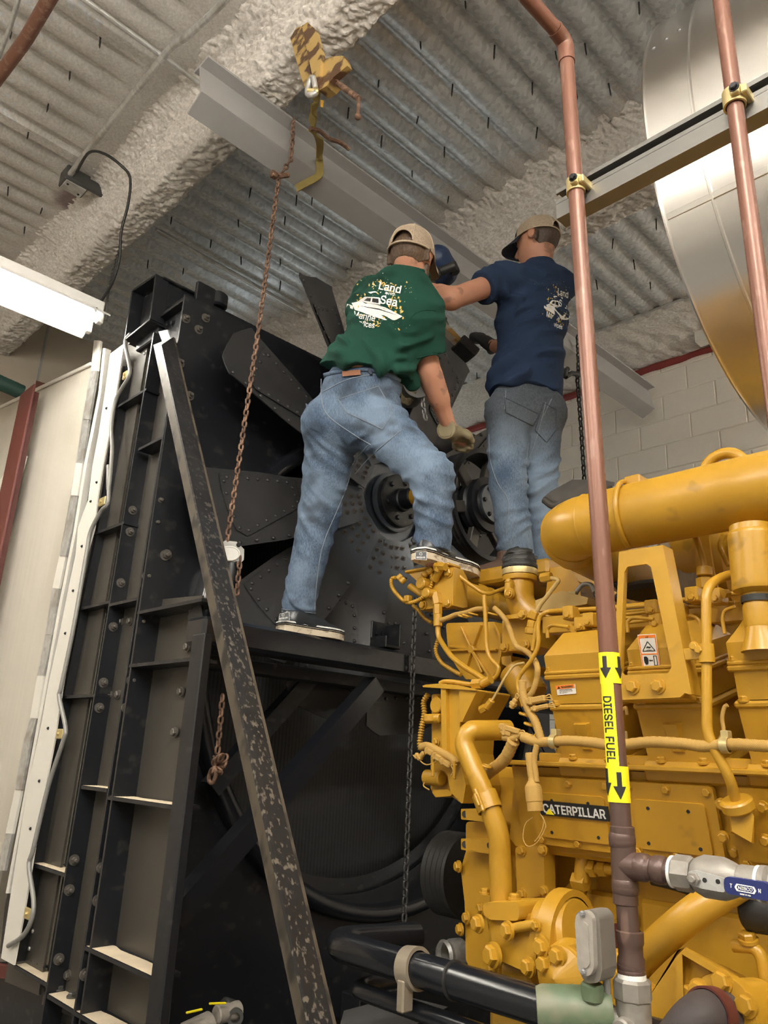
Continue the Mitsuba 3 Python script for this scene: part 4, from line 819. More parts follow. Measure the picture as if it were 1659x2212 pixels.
for x, y in cC((240, 915), (265, 930), (838, 857), (1330, 675), (1095, 683)): eadd('line_nut', cyl(E(x, y, 1.765), E(x, y, 1.785)+(.012, 0, 0), .011, 6))
# vertical line with foot elbow, right of the bracket
etube('drain_pipe', cC((1600, 480), (1300, 560), (1215, 640), (1218, 1000), (1222, 1650), (1260, 1760), (1385, 1990))+cD((1430, 430),), [1.80, 1.72, 1.68, 1.67, 1.66, 1.66, 1.67, 1.70], 22, .08, n=18)
c = E(*cC((1218, 1100))[0], 1.667); eadd('drain_pipe_clamp', cat(lathe([(.0165, -.02), (.0165, .02), (.0145, .02), (.0145, -.02)], 20, None, c), box(c+(-.07, .0, -.012), c+(-.014, .006, .014), .002)))
for x, y in cC((1130, 1050), (1165, 1075)): ybolt('clamp_bolt', E(x, y, 1.655), (0, -1, 0), .8)
k = eadd('drain_elbow', cat(cyl(E(*cD((1425, 420))[0], 1.70), E(*cD((1455, 500))[0], 1.71), .033, 24, .004), hull([E(x, y, 1.70) for x, y in cD((1385, 470), (1520, 470), (1560, 540), (1540, 730), (1400, 650))]+[E(x, y, 1.80) for x, y in cD((1380, 460), (1530, 460), (1560, 540), (1560, 740), (1390, 660))])), 'm_yellow', 30)
for x, y in cD((1325, 455), (1620, 475), (1340, 690), (1640, 715)): ybolt('elbow_bolt', E(x, y, 1.778), FN, .95)
# spin-on canister on the third head
q = E(*cC((1520, 480))[0], 1.72); r0 = px_r(q, 48)
cn = [(.0, .0), (r0*.62, 0), (r0*.66, .006), (r0*.66, .045), (r0*.60, .055), (r0*.60, .075), (r0*.98, .083), (r0*1.02, .090), (r0*1.0, .098), (r0, .205), (r0*.96, .213), (r0*.9, .216), (r0*.88, .23), (0, .23)]
zb_ = E(*cC((1540, 860))[0], 1.72)[2]
eadd('breather_canister', lathe(cn, 40, None, (q[0]+.012, 1.72, zb_-.02)), 'm_yellow', 35)
eadd('canister_band', lathe([(r0*.675, .036), (r0*.69, .036), (r0*.69, .05), (r0*.675, .05)], 40, None, (q[0]+.012, 1.72, zb_)), 'm_rubber', 30)
eadd('canister_clamp', lathe([(r0*.66, .05), (r0*.70, .05), (r0*.70, .058), (r0*.66, .058)], 40, None, (q[0]+.012, 1.72, zb_+.012)), 'm_brass', 30)
eadd('canister_neck', lathe([(r0*.62, -.005), (r0*.64, -.03), (r0*.9, -.07)], 40, None, (q[0]+.012, 1.72, zb_)), 'm_yellow', 35)
# harness along the engine
def harness(part, pts, v, wpx, m=None):
    vs = np.broadcast_to(v, len(pts)); Q = spline([E(*p, q) for p, q in zip(pts, vs)], 14); r = px_r(Q[len(Q)//2], wpx/2)
    rr = r*(1+.10*(meshkit.noise(Q*60, 3)-.5)+.05*np.sin(np.arange(len(Q))*2.2)); return eadd(part, tube(Q, rr, 12), m or 'm_braid', True)
def c_braid(p, n, uv):
    t = 0.5+0.5*dr.sin(p.x*1500.0)*dr.sin(p.z*1500.0); return mix((0.42, 0.255, 0.06), (0.27, 0.155, 0.04), t*0.7)
mat_p('m_braid', mikit.proc(c_braid), .75)
harness('harness', [(1128, 1592), (1160, 1602), (1190, 1602), (1230, 1600), (1280, 1604), (1330, 1610), (1400, 1603), (1470, 1606), (1520, 1612), (1580, 1608), (1659, 1612), (1720, 1614)], 1.66, 23)
harness('harness', [(1170, 1602), (1157, 1560), (1140, 1530), (1130, 1500), (1128, 1470)], 1.66, 17)
harness('harness', [(1160, 1608), (1154, 1640), (1157, 1672), (1159, 1690)], 1.655, 13)
harness('harness', [(1110, 1600), (1090, 1640), (1060, 1665), (1052, 1672)], [1.66, 1.68, 1.72, 1.74], 26)
harness('harness', cB((1060, 1520), (1140, 1530), (1200, 1500), (1290, 1530)), 1.66, 15)
harness('harness', cB((985, 490), (1030, 530), (1080, 590), (1110, 660), (1160, 790), (1230, 830), (1290, 880), (1330, 960), (1325, 1060), (1290, 1160), (1245, 1215)), [1.84]*4+[1.78]*3+[1.72]*4, 12)
harness('harness', cB((560, 590), (620, 570), (680, 545), (760, 530), (850, 500), (930, 500)), 1.86, 11)
for x, y in cB((735, 560), (770, 555), (820, 540), (975, 540), (1330, 1540), (1230, 1340), (1270, 1420), (1170, 825), (920, 1750)):
    c = E(x, y, 1.67 if y > 1480 else 1.83); eadd('harness_tie', moved(tube([(.013*math.cos(t), .013*math.sin(t), 0) for t in np.linspace(0, 2*math.pi, 14, endpoint=False)], .0035, 6, closed=True), mat(frame_from((.3, 0, 1) if abs(x-1160) > 8 else (1, 0, .2)), c)), 'm_yellow', True)
for x, y in ((1341, 1608), (1567, 1610), (1197, 1602)):
    c = E(x, y, 1.66); eadd('harness_clip', cat(lathe([(.0145, -.008), (.0165, -.008), (.0165, .008), (.0145, .008)], 20, frame_from((1, 0, 0)), c), box(c+(-.008, -.004, .012), c+(.008, .02, .030), .002)), 'm_brass', 25)
# hanging round connector with a loose wire loop
k = eadd('connector', lathe([(0, .0), (.019, 0), (.0195, .004), (.019, .020), (.0205, .022), (.0205, .055), (.017, .060), (.013, .066), (.010, .070), (.0085, .078), (.010, .082), (.011, .13), (.009, .135), (0, .135)], 24, frame_from((-.12, 0, 1)), E(1157, 1752, 1.655)), 'm_braid', 35)
etube('loose_wire', cB((1370, 2150), (1390, 2200))+[(1178, 1790), (1160, 1820), (1140, 1828), (1130, 1810), (1135, 1780), (1152, 1765)], 1.655, 2.4, sp=True, m='m_braid', n=6)
etube('loose_wire', [(1167, 1758), (1175, 1775), (1168, 1800), (1155, 1818)], 1.655, 2.4, sp=True, m='m_braid', n=6)
for (x0, y0, x1, y1, w) in [(*cB((1250, 1240))[0], *cB((1400, 1210))[0], 14), (*cB((1030, 1430))[0], *cB((1190, 1480))[0], 12), (*cB((1280, 1300))[0], *cB((1420, 1270))[0], 10), (*cB((1120, 1290))[0], *cB((1160, 1215))[0], 11), (*cB((1040, 1470))[0], *cB((1120, 1500))[0], 11)]:
    a, b = E(x0, y0, 1.655), E(x1, y1, 1.655); r = px_r(a, w/2); d = nrm(b-a)
    k = eadd('plug_connector', cat(bar(a, b, 2*r, 2*r, (0, -1, 0), .003), bar(a+d*.008, a+d*.018, 2.5*r, 2.5*r, (0, -1, 0), .002)), 'm_braid', 20)
    for s in (-.5, 0, .5): add(k+'__wire', tube(spline([b+np.cross(d, (0, 1, 0))*r*s, b+d*.012+np.cross(d, (0, 1, 0))*r*s*1.6, b+d*.02-np.array([0, 0, .01])]), .0018, 6), 'm_braid', True)
# --------------------------- front of the engine
eadd('front_housing', cat(box((-1.50, 1.90, .72), (-1.31, 3.2, 1.60), .03), hull([E(x, y, 1.86) for x, y in cF((970, 0), (940, 400), (990, 460), (1200, 460), (1100, 420), (980, 0))]+[E(x, y, 2.1) for x, y in cF((970, 0), (940, 900), (1200, 900), (1200, 460))])), 'm_yellow', 25)
slabE('front_cover_plate', cF((985, 470), (1205, 455), (1215, 840), (1085, 870), (1070, 910), (1000, 860)), 1.83, .05, bev=.006)
for x, y in cF((1035, 495), (1200, 490), (1035, 835), (1210, 810), (1025, 975), (1220, 930)): ybolt('cover_bolt', E(x, y, 1.828), (0, -1, 0), 1.05)
slabE('gear_housing', cF((600, 270), (780, 270), (790, 620), (860, 900), (860, 1420), (840, 1540), (660, 1470), (600, 1350), (590, 900), (560, 640), (600, 500)), 1.80, .25, bev=.012)
slabE('gear_housing_lug', cF((562, 170), (760, 165), (770, 275), (562, 252)), 1.745, .07, bev=.003)
slabE('gear_housing_lug', cF((562, 402), (780, 415), (780, 522), (562, 488)), 1.745, .07, bev=.003)
for x, y in cF((594, 212), (594, 448), (790, 455)): eadd('lug_hole', cyl(E(x, y, 1.7448), E(x, y, 1.7442), .009, 14), 'm_rubber', False)
for x, y in cF((545, 620), (610, 1020), (560, 1110), (720, 950), (800, 1410)): ybolt('housing_bolt', E(x, y, 1.79), (-.5, -1, 0), 1.15)
prl = [(0, -.05), (.14, -.05)]+[(.145-(.010 if i % 2 else 0), -.045+.012*i) for i in range(9)]+[(.14, .06), (0, .06)]
eadd('crank_pulley', lathe(prl, 56, np.stack([(0, 1, 0), (0, 0, 1), (1, 0, 0)], 1).astype(float), P(985, 1888, 'X', -2.0)-np.array([.0, 0, 0])), 'm_rubber', 30)
eadd('crank_pulley_hub', cyl((-1.98, 2.52, 1.18), (-1.45, 2.52, 1.18), .07, 24, .01), 'm_darksteel', 40)
q = P(985, 2060, 'X', -1.95); eadd('hose_joint', cat(lathe([(.04, -.06), (.048, -.05), (.042, -.035), (.048, -.02), (.048, .02), (.04, .03)], 28, frame_from((.2, 1, 0)), q)), 'm_galv', 40)
# coolant pipe
pc_ = [(1100, 1577), (1012, 1578), (1000, 1606), (1036, 1690), (1056, 1740), (1078, 1800), (1080, 1850), (1083, 1965)]
Q = fillet([E(*p, v) for p, v in zip(pc_, (1.78, 1.66, 1.65, 1.65, 1.66, 1.67, 1.68, 1.69))], .05, 7)
rr = np.linspace(px_r(E(1000, 1606, 1.65), 20), px_r(E(1083, 1930, 1.69), 24), len(Q)); rr[:4] = rr[0]*1.08
eadd('coolant_pipe', tube(Q, rr, 28), 'm_yellow', 50)
c, d = E(1052, 1732, 1.66), nrm(E(1078, 1800, 1.66)-E(1036, 1690, 1.66)); R_ = frame_from(d); rc = px_r(c, 25)
eadd('hose_clamp', cat(lathe([(rc, -.022), (rc+.003, -.022), (rc+.003, .022), (rc, .022)], 32, R_, c)), 'm_yellow', 30)
tb = E(*cF((705, 100))[0], 1.625); eadd('clamp_latch', cat(box((-.014, -.016, -.004), (.014, .016, .004), .002, R_ @ np.stack([(1, 0, 0), (0, 0, 1), (0, -1, 0)], 1), tb), bar(tb-d*.03, tb+d*.03, .010, .012, (0, -1, 0))), 'm_yellow', 20)
slabE('pipe_flange', cF((735, 890), (740, 900), (1010, 895), (1015, 920), (1012, 1045), (790, 1035), (735, 1000)), 1.625, .12, bev=.012)
for x, y in cF((750, 850), (978, 885)): ybolt('flange_bolt', E(x, y, 1.68)*[1, 1, 0]+[0, 0, E(*cF((900, 890))[0], 1.63)[2]], (0, 0, 1), 1.1)
eadd('water_pump', cat(hull([E(x, y, 1.64) for x, y in cF((780, 1010), (1010, 1040), (1150, 1080), (1140, 1400), (1050, 1435), (880, 1360), (820, 1250), (780, 1120))]+[E(x, y, 1.82) for x, y in cF((760, 1000), (1160, 1040), (1180, 1420), (860, 1380))]),
     hull([E(x, y, 1.66) for x, y in cF((1020, 990), (1200, 980), (1330, 1040), (1340, 1140), (1160, 1150))]+[E(x, y, 1.9) for x, y in cF((1000, 950), (1380, 1010), (1390, 1200), (1160, 1150))])), 'm_yellow', 28)
eadd('pump_flange', plate([E(x, y, 1.63) for x, y in cF((1110, 1085), (1165, 1070), (1140, 1420), (1040, 1435), (1045, 1410))], .025, (0, -1, 0)), 'm_yellow', 20)
eadd('pump_rib', tube([E(*p, 1.625) for p in cF((930, 1110), (1150, 1065))], .011, 12), 'm_yellow', 40)
eadd('pump_nose', cyl(E(*cF((1240, 1180))[0], 1.72), E(*cF((1500, 1160))[0], 1.72), .085, 32, .01), 'm_yellow', 40)
eadd('pump_outlet', cyl(E(*cF((960, 1450))[0], 1.72), E(*cF((1170, 1440))[0], 1.72)+(0, 0, 0), .045, 24, .006), 'm_yellow', 40)
eadd('pump_collar', lathe([(.085, -.02), (.10, -.02), (.10, .02), (.085, .02)], 32, frame_from((1, 0, 0)), E(*cF((1390, 1160))[0], 1.72)), 'm_yellow', 30)
for x, y, s in ((700, 1065, 1.5), (930, 1120, 1.5), (820, 1310, 2.0), (1095, 1405, 1.5), (1190, 1235, 1.5), (1150, 1080, .9), (1200, 1370, 1.1)):
    ybolt('pump_bolt', E(*cF((x, y))[0], 1.618), (-.35, -1, 0), s)
eadd('pump_side_flange', cat(plate([E(x, y, 1.60) for x, y in cD((170, 1480), (260, 1460), (330, 1550), (330, 1700), (150, 1830), (110, 1740), (110, 1560))], .03, (0, -1, 0)), lathe([(0, -.05), (.055, -.05), (.07, -.02), (.06, .03), (0, .06)], 28, RY, E(*cD((230, 1680))[0], 1.62))), 'm_yellow', 30)
for x, y in cD((155, 1545), (40, 1480), (60, 1600)): ybolt('pump_bolt', E(x, y, 1.58), (-.2, -1, 0), 1.5)
# cross cylinder at the very front (the near foot rests on it)
XQ = -1.74
def QX(x, y, v=XQ): return P(x, y, 'X', v)
a, b = QX(*cB((560, 350))[0]), QX(*cB((900, 450))[0]); b[2] = a[2]; b = a+(b-a)*1.9; b[0] = a[0]
rQ = px_r(a, 33)
eadd('cross_cylinder', lathe([(0, -.005), (rQ*.98, 0), (rQ, .01), (rQ, .19), (rQ*1.12, .20), (rQ*1.12, .215), (rQ, .225), (rQ, .24), (rQ*1.1, .25), (rQ*1.1, .262), (rQ, .27), (rQ, .75), (0, .75)], 40, frame_from((0, 1, 0)), a), 'm_yellow', 35)
eadd('cylinder_head_block', hull([a+np.array([x, y, z]) for x in (-.075, .075) for y in (-.02, .03) for z in (-.065, .068)]+[a+np.array([x, .085, z]) for x in (-.05, .05) for z in (-.05, .05)]), 'm_yellow', 25)
top = [QX(*p) for p in cB((182, 222), (360, 180), (540, 130), (545, 165))]
zt_ = a[2]+.085
eadd('cylinder_shelf', cat(box((a[0]-.16, a[1]-.02, zt_-.006), (a[0]+.05, a[1]+.05, zt_+.004), .003), hull([a+np.array(q) for q in ((-.15, -.01, .08), (.02, -.01, .08), (-.02, -.02, -.02), (-.02, .0, -.02), (-.15, .0, .08))])), 'm_yellow', 20)
for dx, dz, s in ((.055, .05, 1.3), (.055, -.055, 1.2), (-.06, .05, 1.2), (-.06, -.05, 1.2)): ybolt('cylinder_bolt', a+(dx, -.021, dz), (0, -1, 0), s)
eadd('cylinder_boss', cat(cyl(a+(-.045, -.02, .02), a+(-.045, -.06, .02), .022, 20, .004), cyl(a+(-.01, -.02, -.02), a+(-.01, -.07, -.02), .018, 20, .004), cyl(a+(-.08, 0, -.01), a+(-.14, -.01, .03), .012, 12), cyl(a+(-.0, -.03, .03), a+(.05, -.05, .075), .013, 14)), 'm_yellow', 35)
fit = E(*cB((535, 440))[0], a[1]-.03)
eadd('hose_fitting', cat(cyl(fit+(-.012, 0, .03), fit+(0, 0, -.012), .018, 6, .002), cyl(fit+(0, 0, -.01), fit+(0.002, 0, -.045), .016, 6, .002), cyl(fit+(0.002, 0, -.045), fit+(.004, 0, -.085), .015, 18)), 'm_yellow', 25)
etube('hose', cB((538, 600), (540, 700), (565, 760), (640, 870), (740, 955), (830, 1010), (940, 1085)), [a[1]-.03, a[1]-.03, 1.92, 1.88, 1.86, 1.84, 1.82], 11.5, sp=True, n=16)
etube('hose', cB((940, 1085), (870, 1105), (790, 1100), (660, 1080), (590, 1078), (555, 1092)), 1.80, 10, sp=True, n=16)
eadd('hose_elbow', cat(cyl(E(*cB((820, 1100))[0], 1.80), E(*cB((890, 1095))[0], 1.80), .016, 6), cyl(E(*cB((890, 1095))[0], 1.80), E(*cB((960, 1060))[0], 1.80), .013, 14)), 'm_yellow', 25)
etube('oil_line', cB((905, 390), (912, 480), (920, 620), (922, 760), (940, 880), (1030, 965), (1005, 1040), (940, 1080)), 1.84, 9.5, .05)
etube('oil_line', cB((570, 165), (650, 190), (760, 280), (890, 370), (950, 380), (1080, 330)), [a[1]-.05, a[1], a[1]+.03, a[1]+.06, a[1]+.08, a[1]+.14], 8.5, .03)
eadd('line_nut', cyl(E(*cB((520, 160))[0], a[1]-.05), E(*cB((600, 165))[0], a[1]-.05), .014, 6)); eadd('line_nut', cyl(E(*cB((560, 130))[0], a[1]-.05), E(*cB((530, 200))[0], a[1]-.05), .013, 6))
def beads(part, pts, v, r, m='m_yellow'):
    Q = spline([E(*p, v) for p in pts], 10); L_ = np.r_[0, np.cumsum(np.linalg.norm(np.diff(Q, axis=0), axis=1))]; n = int(L_[-1]/.008)*4
    s = np.linspace(0, L_[-1], n); Q = np.stack([np.interp(s, L_, Q[:, i]) for i in range(3)], 1); return eadd(part, tube(Q, r*(1+.25*np.sin(s/.008*math.pi*2)), 8), m, True)
beads('sensor_loop', cB((165, 270), (170, 320), (200, 370), (260, 430), (320, 450), (400, 420), (455, 370), (490, 290), (490, 220)), a[1]-.03, .0068)
beads('sensor_loop', cB((165, 270), (175, 255), (200, 250)), a[1]-.02, .0065)
beads('sensor_loop', cB((340, 470), (380, 510), (430, 570), (490, 610)), a[1]+.05, .0065)
beads('sensor_loop', cB((540, 740), (520, 830), (560, 920), (640, 980), (720, 1025)), 1.95, .0065)
beads('sensor_loop', cB((460, 1180), (425, 1240), (430, 1330), (410, 1440), (395, 1560), (400, 1620)), 1.78, .008)
eadd('loop_tie', box(E(*cB((300, 420))[0], a[1]-.03)-.012, E(*cB((300, 420))[0], a[1]-.03)+.012, .003))
for p in cB((215, 265), (240, 290), (420, 240), (455, 215)): eadd('sensor_plug', cyl(E(*p, a[1]-.04), E(*p, a[1]-.04)+(.012, .01, .016), .011, 14, .002), 'm_yellow', 30)
# star-ribbed cover
vs_ = 1.97
st = cB((600, 612), (990, 600), (1030, 700), (1045, 830), (1022, 960), (960, 1060), (760, 1060), (690, 965), (620, 850))
slabE('ribbed_cover', st, vs_, .06, bev=.01)
sc_ = E(*cB((820, 825))[0], vs_)
for p in cB((735, 640), (895, 625), (640, 835), (1020, 828), (775, 975), (905, 1010), (645, 800), (960, 1040)):
    e = E(*p, vs_); eadd('cover_rib', bar(sc_-(0, .006, 0), e-(0, .006, 0), .008, .016, (0, -1, 0), .002))
eadd('cover_hub', cyl(sc_+(0, .01, 0), sc_-(0, .016, 0), .014, 16, .003), 'm_yellow', 35)
slabE('ribbed_cover_rim', cB((985, 600), (1030, 690), (1046, 830), (1025, 960), (1010, 960), (1032, 830), (1015, 700), (975, 612)), vs_-.02, .05)
# water outlet elbow with black rubber sleeve
q = QX(*cB((1190, 250))[0], -1.44); re_ = px_r(q, 30)
el = fillet([q+(0, 0, .0), q+(0, 0, -.11), q+(.13, .06, -.17)], .09, 8)
eadd('outlet_elbow', cat(tube(el, re_*np.linspace(.98, 1.06, len(el)), 28), lathe([(re_*.8, 0), (re_*1.18, 0), (re_*1.22, .006), (re_*1.22, .016), (re_*1.0, .02)], 36, None, q-(0, 0, .012))), 'm_yellow', 45)
eadd('outlet_band', lathe([(re_*1.0, 0), (re_*1.26, 0), (re_*1.28, .012), (re_*1.26, .02), (re_*1.0, .02)], 36, None, q+(0, 0, .006)), 'm_brass', 40)
sl_ = lathe([(re_*1.2, .02), (re_*1.28, .024), (re_*1.28, .034), (re_*1.16, .038), (re_*1.20, .046), (re_*1.12, .058), (re_*1.0, .066), (re_*1.04, .074), (re_*.86, .086), (re_*.5, .092), (0, .088)], 48, None, q+(0, 0, .006))
sl_ = sl_.subdivide(); sl_.vertices += (meshkit.fbm(sl_.vertices*48, 3)-.5)[:, None]*np.array([.026, .026, .02])*np.clip((sl_.vertices[:, 2]-q[2]-.042)/.02, 0, 1)[:, None]
eadd('rubber_sleeve', sl_, 'm_rubber', True)
eadd('outlet_boss', cat(cyl(E(*cB((1105, 290))[0], q[1]-.06), E(*cB((1100, 400))[0], q[1]-.06), .014, 14, .003), cyl(E(*cB((1110, 375))[0], q[1]-.05), E(*cB((1110, 375))[0], q[1]-.085), .018, 20, .004)), 'm_yellow', 35)
ybolt('outlet_bolt', E(*cB((1108, 378))[0], q[1]-.085), (0, -1, 0), .9); ybolt('outlet_bolt', E(*cB((1100, 285))[0], q[1]-.06), (0, 0, 1), .9)
# box under the elbow, thermostat housing
slabE('thermostat_box', cB((1050, 585), (1280, 560), (1310, 620), (1285, 790), (1180, 830), (1050, 835)), 1.90, .12, bev=.006)
eadd('thermostat_lid', plate([E(x, y, 1.86) for x, y in cB((1040, 555), (1280, 522), (1285, 565), (1050, 582))], .2, (0, -1, 0)), 'm_yellow', 20)
for x, y in cB((1068, 805), (1215, 545), (1235, 785)): ybolt('box_bolt', E(x, y, 1.86 if y < 1340 else 1.895), (0, -1, 0), 1.1)
slabE('thermostat_neck', cB((1040, 880), (1120, 870), (1125, 920), (1220, 930), (1180, 1000), (1050, 940)), 1.95, .15, bev=.004)
eadd('water_manifold', cyl(E(*cB((1150, 980))[0], 1.98), E(*cB((1290, 1200))[0], 1.98), .055, 28, .006), 'm_yellow', 40)
etube('dusty_line', cB((1385, 250), (1450, 255), (1508, 265), (1460, 330), (1350, 470), (1315, 540)), 1.80, 9.5, .03, m='m_dusty' if mat_p('m_dusty', (0.40, 0.27, 0.09), .7) else 0)
for p0, p1, r in ((*cB((1312, 520), (1290, 580)), .014), (*cB((1290, 590), (1280, 650)), .013), (*cB((1280, 650), (1275, 700)), .017), (*cB((1360, 255), (1440, 240)), .014)): eadd('line_nut', cyl(E(*p0, 1.80), E(*p1, 1.80), r, 6, .002))
etube('sensor_cable', cB((1225, 928), (1140, 955), (1070, 1050), (1010, 1160), (965, 1235)), [1.78, 1.78, 1.76, 1.76, 1.76], 5.5, sp=True, m='m_dusty')
eadd('sensor', cat(cyl(E(*cB((970, 1225))[0], 1.76), E(*cB((920, 1290))[0], 1.76), .010, 12, .002), cyl(E(*cB((920, 1285))[0], 1.76), E(*cB((880, 1305))[0], 1.76), .012, 6)), 'm_yellow', 30)
# governor / control housing at the front left corner
v1 = 1.74
slabE('control_housing', cB((560, 1100), (705, 1118), (850, 1140), (715, 1400), (700, 1640), (760, 1900), (735, 2060), (640, 1960), (570, 1600)), v1, .16, bev=.005)
eadd('control_housing_top', hull([E(x, y, v1-.02) for x, y in cB((415, 1110), (440, 1102), (560, 1092), (700, 1105), (850, 1140), (850, 1150), (700, 1120), (560, 1125), (420, 1122))]+[E(x, y, v1+.12) for x, y in cB((450, 1100), (850, 1140), (850, 1150), (450, 1122))]), 'm_yellow', 20)
slabE('control_box', cB((488, 1180), (562, 1175), (575, 1620), (490, 1600)), v1+.02, .12, bev=.006)
slabE('control_rib', cB((560, 1110), (600, 1118), (610, 1640), (568, 1610)), v1-.015, .05)
slabE('control_rib', cB((705, 1120), (725, 1122), (850, 1150), (730, 1400), (712, 1400)), v1-.012, .04)
slabE('control_cover', cB((480, 1640), (640, 1670), (740, 1740), (745, 2060), (620, 1975), (510, 1985), (480, 1930)), v1+.05, .12, bev=.012)
slabE('control_cover_lip', cB((500, 1940), (620, 1935), (660, 1985), (520, 2000), (490, 1960)), v1+.02, .1, bev=.004)
c = E(*cB((518, 1265))[0], v1+.0); eadd('control_plug', cyl(c+(0, .04, 0), c, .0235, 28, .003), 'm_yellow', 40)
eadd('control_stub', cat(cyl(E(*cB((560, 1370))[0], v1), E(*cB((440, 1375))[0], v1), .014, 16, .003), cyl(E(*cB((470, 1345))[0], v1-.01), E(*cB((470, 1400))[0], v1-.01), .018, 16, .003)), 'm_yellow', 35)
c = E(*cB((450, 1840))[0], v1+.02); eadd('control_stub', cyl(c+(.06, 0, 0), c-(.005, 0, 0), .022, 20, .004), 'm_yellow', 35)
ybolt('control_bolt', E(*cB((525, 1560))[0], v1+.018), (0, -1, 0), 1.0); ybolt('control_bolt', E(*cB((540, 1210))[0], v1+.018), (0, -1, 0), .8)
Q = spline([E(*p, v1-.02) for p in cB((400, 1600), (460, 1590), (560, 1640), (650, 1690), (690, 1740))], 8); eadd('harness', tube(Q, .011, 10), 'm_braid', True)
for p0, p1, w in ((*cB((380, 1700), (430, 1640)), 10), (*cB((440, 1620), (500, 1650)), 12), (*cB((500, 1660), (570, 1700)), 13), (*cB((560, 1700), (640, 1750)), 12), (*cB((360, 1690), (380, 1650)), 10)):
    a_, b_ = E(*p0, v1-.03), E(*p1, v1-.03); r = px_r(a_, w/2); k = eadd('plug_connector', cat(bar(a_, b_, 2*r, 2*r, (0, -1, 0), .003), bar(a_+(b_-a_)*.2, a_+(b_-a_)*.4, 2.5*r, 2.5*r, (0, -1, 0), .002)), 'm_braid', 20)
for l in (((380, 1650), (400, 1710), (450, 1740), (520, 1720)), ((590, 1700), (640, 1740), (690, 1740)), ((640, 1740), (660, 1790), (640, 1830)), ((430, 1880), (425, 1910), (470, 1940))):
    etube('loose_wire', cB(*l), v1-.03, 3.0, sp=True, m='m_braid', n=6)
for p in cB((500, 1760), (670, 1780)): eadd('harness_tie', box(E(*p, v1-.03)-(.004, .004, .025), E(*p, v1-.03)+(.004, .004, .025), .002), 'm_yellow', False)
# parts seen between and behind the air pipe and heads
eadd('intake_manifold', box((-1.36, 2.15, 1.80), (1.2, 2.9, 2.06), .05), 'm_yellow', 25)
eadd('rear_bank', box((-1.2, 2.9, 1.75), (1.2, 3.3, 1.95), .03), 'm_yellow', 25)
eadd('front_casting', hull([E(x, y, 2.05) for x, y in cC((100, 490), (170, 475), (260, 520), (310, 600), (320, 720), (60, 720), (80, 560))]+[E(x, y, 2.3) for x, y in cC((100, 490), (170, 475), (260, 520), (310, 600), (320, 720), (60, 720), (80, 560))]), 'm_yellow', 20)
eadd('dust_shelf', plate([E(x, y, 1.90) for x, y in cC((-10, 720), (180, 650), (370, 700), (360, 745), (100, 790), (0, 800))], .3, (0, -1, 0)), 'm_dusty', 20)
q = E(*cC((330, 640))[0], 1.95); etube('vent_hose', cC((270, 690), (300, 640), (340, 605), (390, 610), (415, 660)), 1.98, 10, sp=True, m='m_flex'); eadd('line_nut', cyl(E(*cC((200, 690))[0], 1.96), E(*cC((285, 680))[0], 1.97), .012, 6), 'm_brass')
etube('black_hose', cC((420, 690), (480, 640), (560, 600), (600, 660), (560, 720)), 2.05, 13, sp=True, m='m_rubber')
eadd('turbo_housing', lathe([(0, -.1), (.10, -.1), (.16, -.06), (.175, 0), (.16, .06), (.10, .1), (.06, .16), (0, .16)], 40, frame_from((1, .2, 0)), E(*cC((1230, 380))[0], 2.12)), 'm_yellow', 40)
eadd('turbo_ring', lathe([(.17, -.02), (.19, -.02), (.19, .02), (.17, .02)], 40, frame_from((1, .2, 0)), E(*cC((1290, 380))[0], 2.10)), 'm_yellow', 40)
eadd('black_tray', lathe([(0, 0), (.10, 0), (.11, .012), (.10, .024), (0, .024)], 32, None, E(*cC((880, 680))[0], 2.05)), 'm_rubber', 40)
bl = box((-.075, -.10, -.12), (.075, .10, .12), .03).subdivide().subdivide().subdivide(); bl.vertices += (meshkit.fbm(bl.vertices*18, 3)-.5)[:, None]*bl.vertices*.5; bl.apply_translation(E(*cC((1010, 440))[0], 2.02)+(.02, .05, 0))
eadd('heat_blanket', bl, 'm_blanket' if mat_p('m_blanket', (0.24, 0.20, 0.15), .9) else 0, True)
etube('oil_line', cC((1145, 270), (1190, 400), (1205, 480), (1200, 620)), 1.86, 13, .03)
eadd('line_nut', cyl(E(*cC((1203, 480))[0], 1.86), E(*cC((1205, 545))[0], 1.86), .019, 16, .002)); eadd('line_nut', cyl(E(*cC((1205, 560))[0], 1.86), E(*cC((1210, 640))[0], 1.86), .021, 6, .002))
etube('oil_line', cC((1340, 250), (1310, 330), (1380, 470)), 1.95, 12, .03)
eadd('red_pipe', cyl(E(*cC((1480, 270))[0], 2.0), E(*cC((1700, 250))[0], 2.0), .055, 28, .01), 'm_red', 40)
eadd('yellow_block', box(E(*cC((1360, 270))[0], 2.0), E(*cC((1465, 215))[0], 2.0)+(0, .08, 0), .004)); etube('oil_line', cC((1430, 340), (1430, 300), (1490, 270)), 1.93, 18, .02)
etube('small_hose', cC((1300, 1740), (1340, 1660), (1330, 1570), (1345, 1490), (1370, 1470)), 1.74, 9, sp=True, m='m_braid')
etube('small_hose', cC((590, 1530), (640, 1490), (650, 1540)), 1.74, 8, sp=True, m='m_braid')
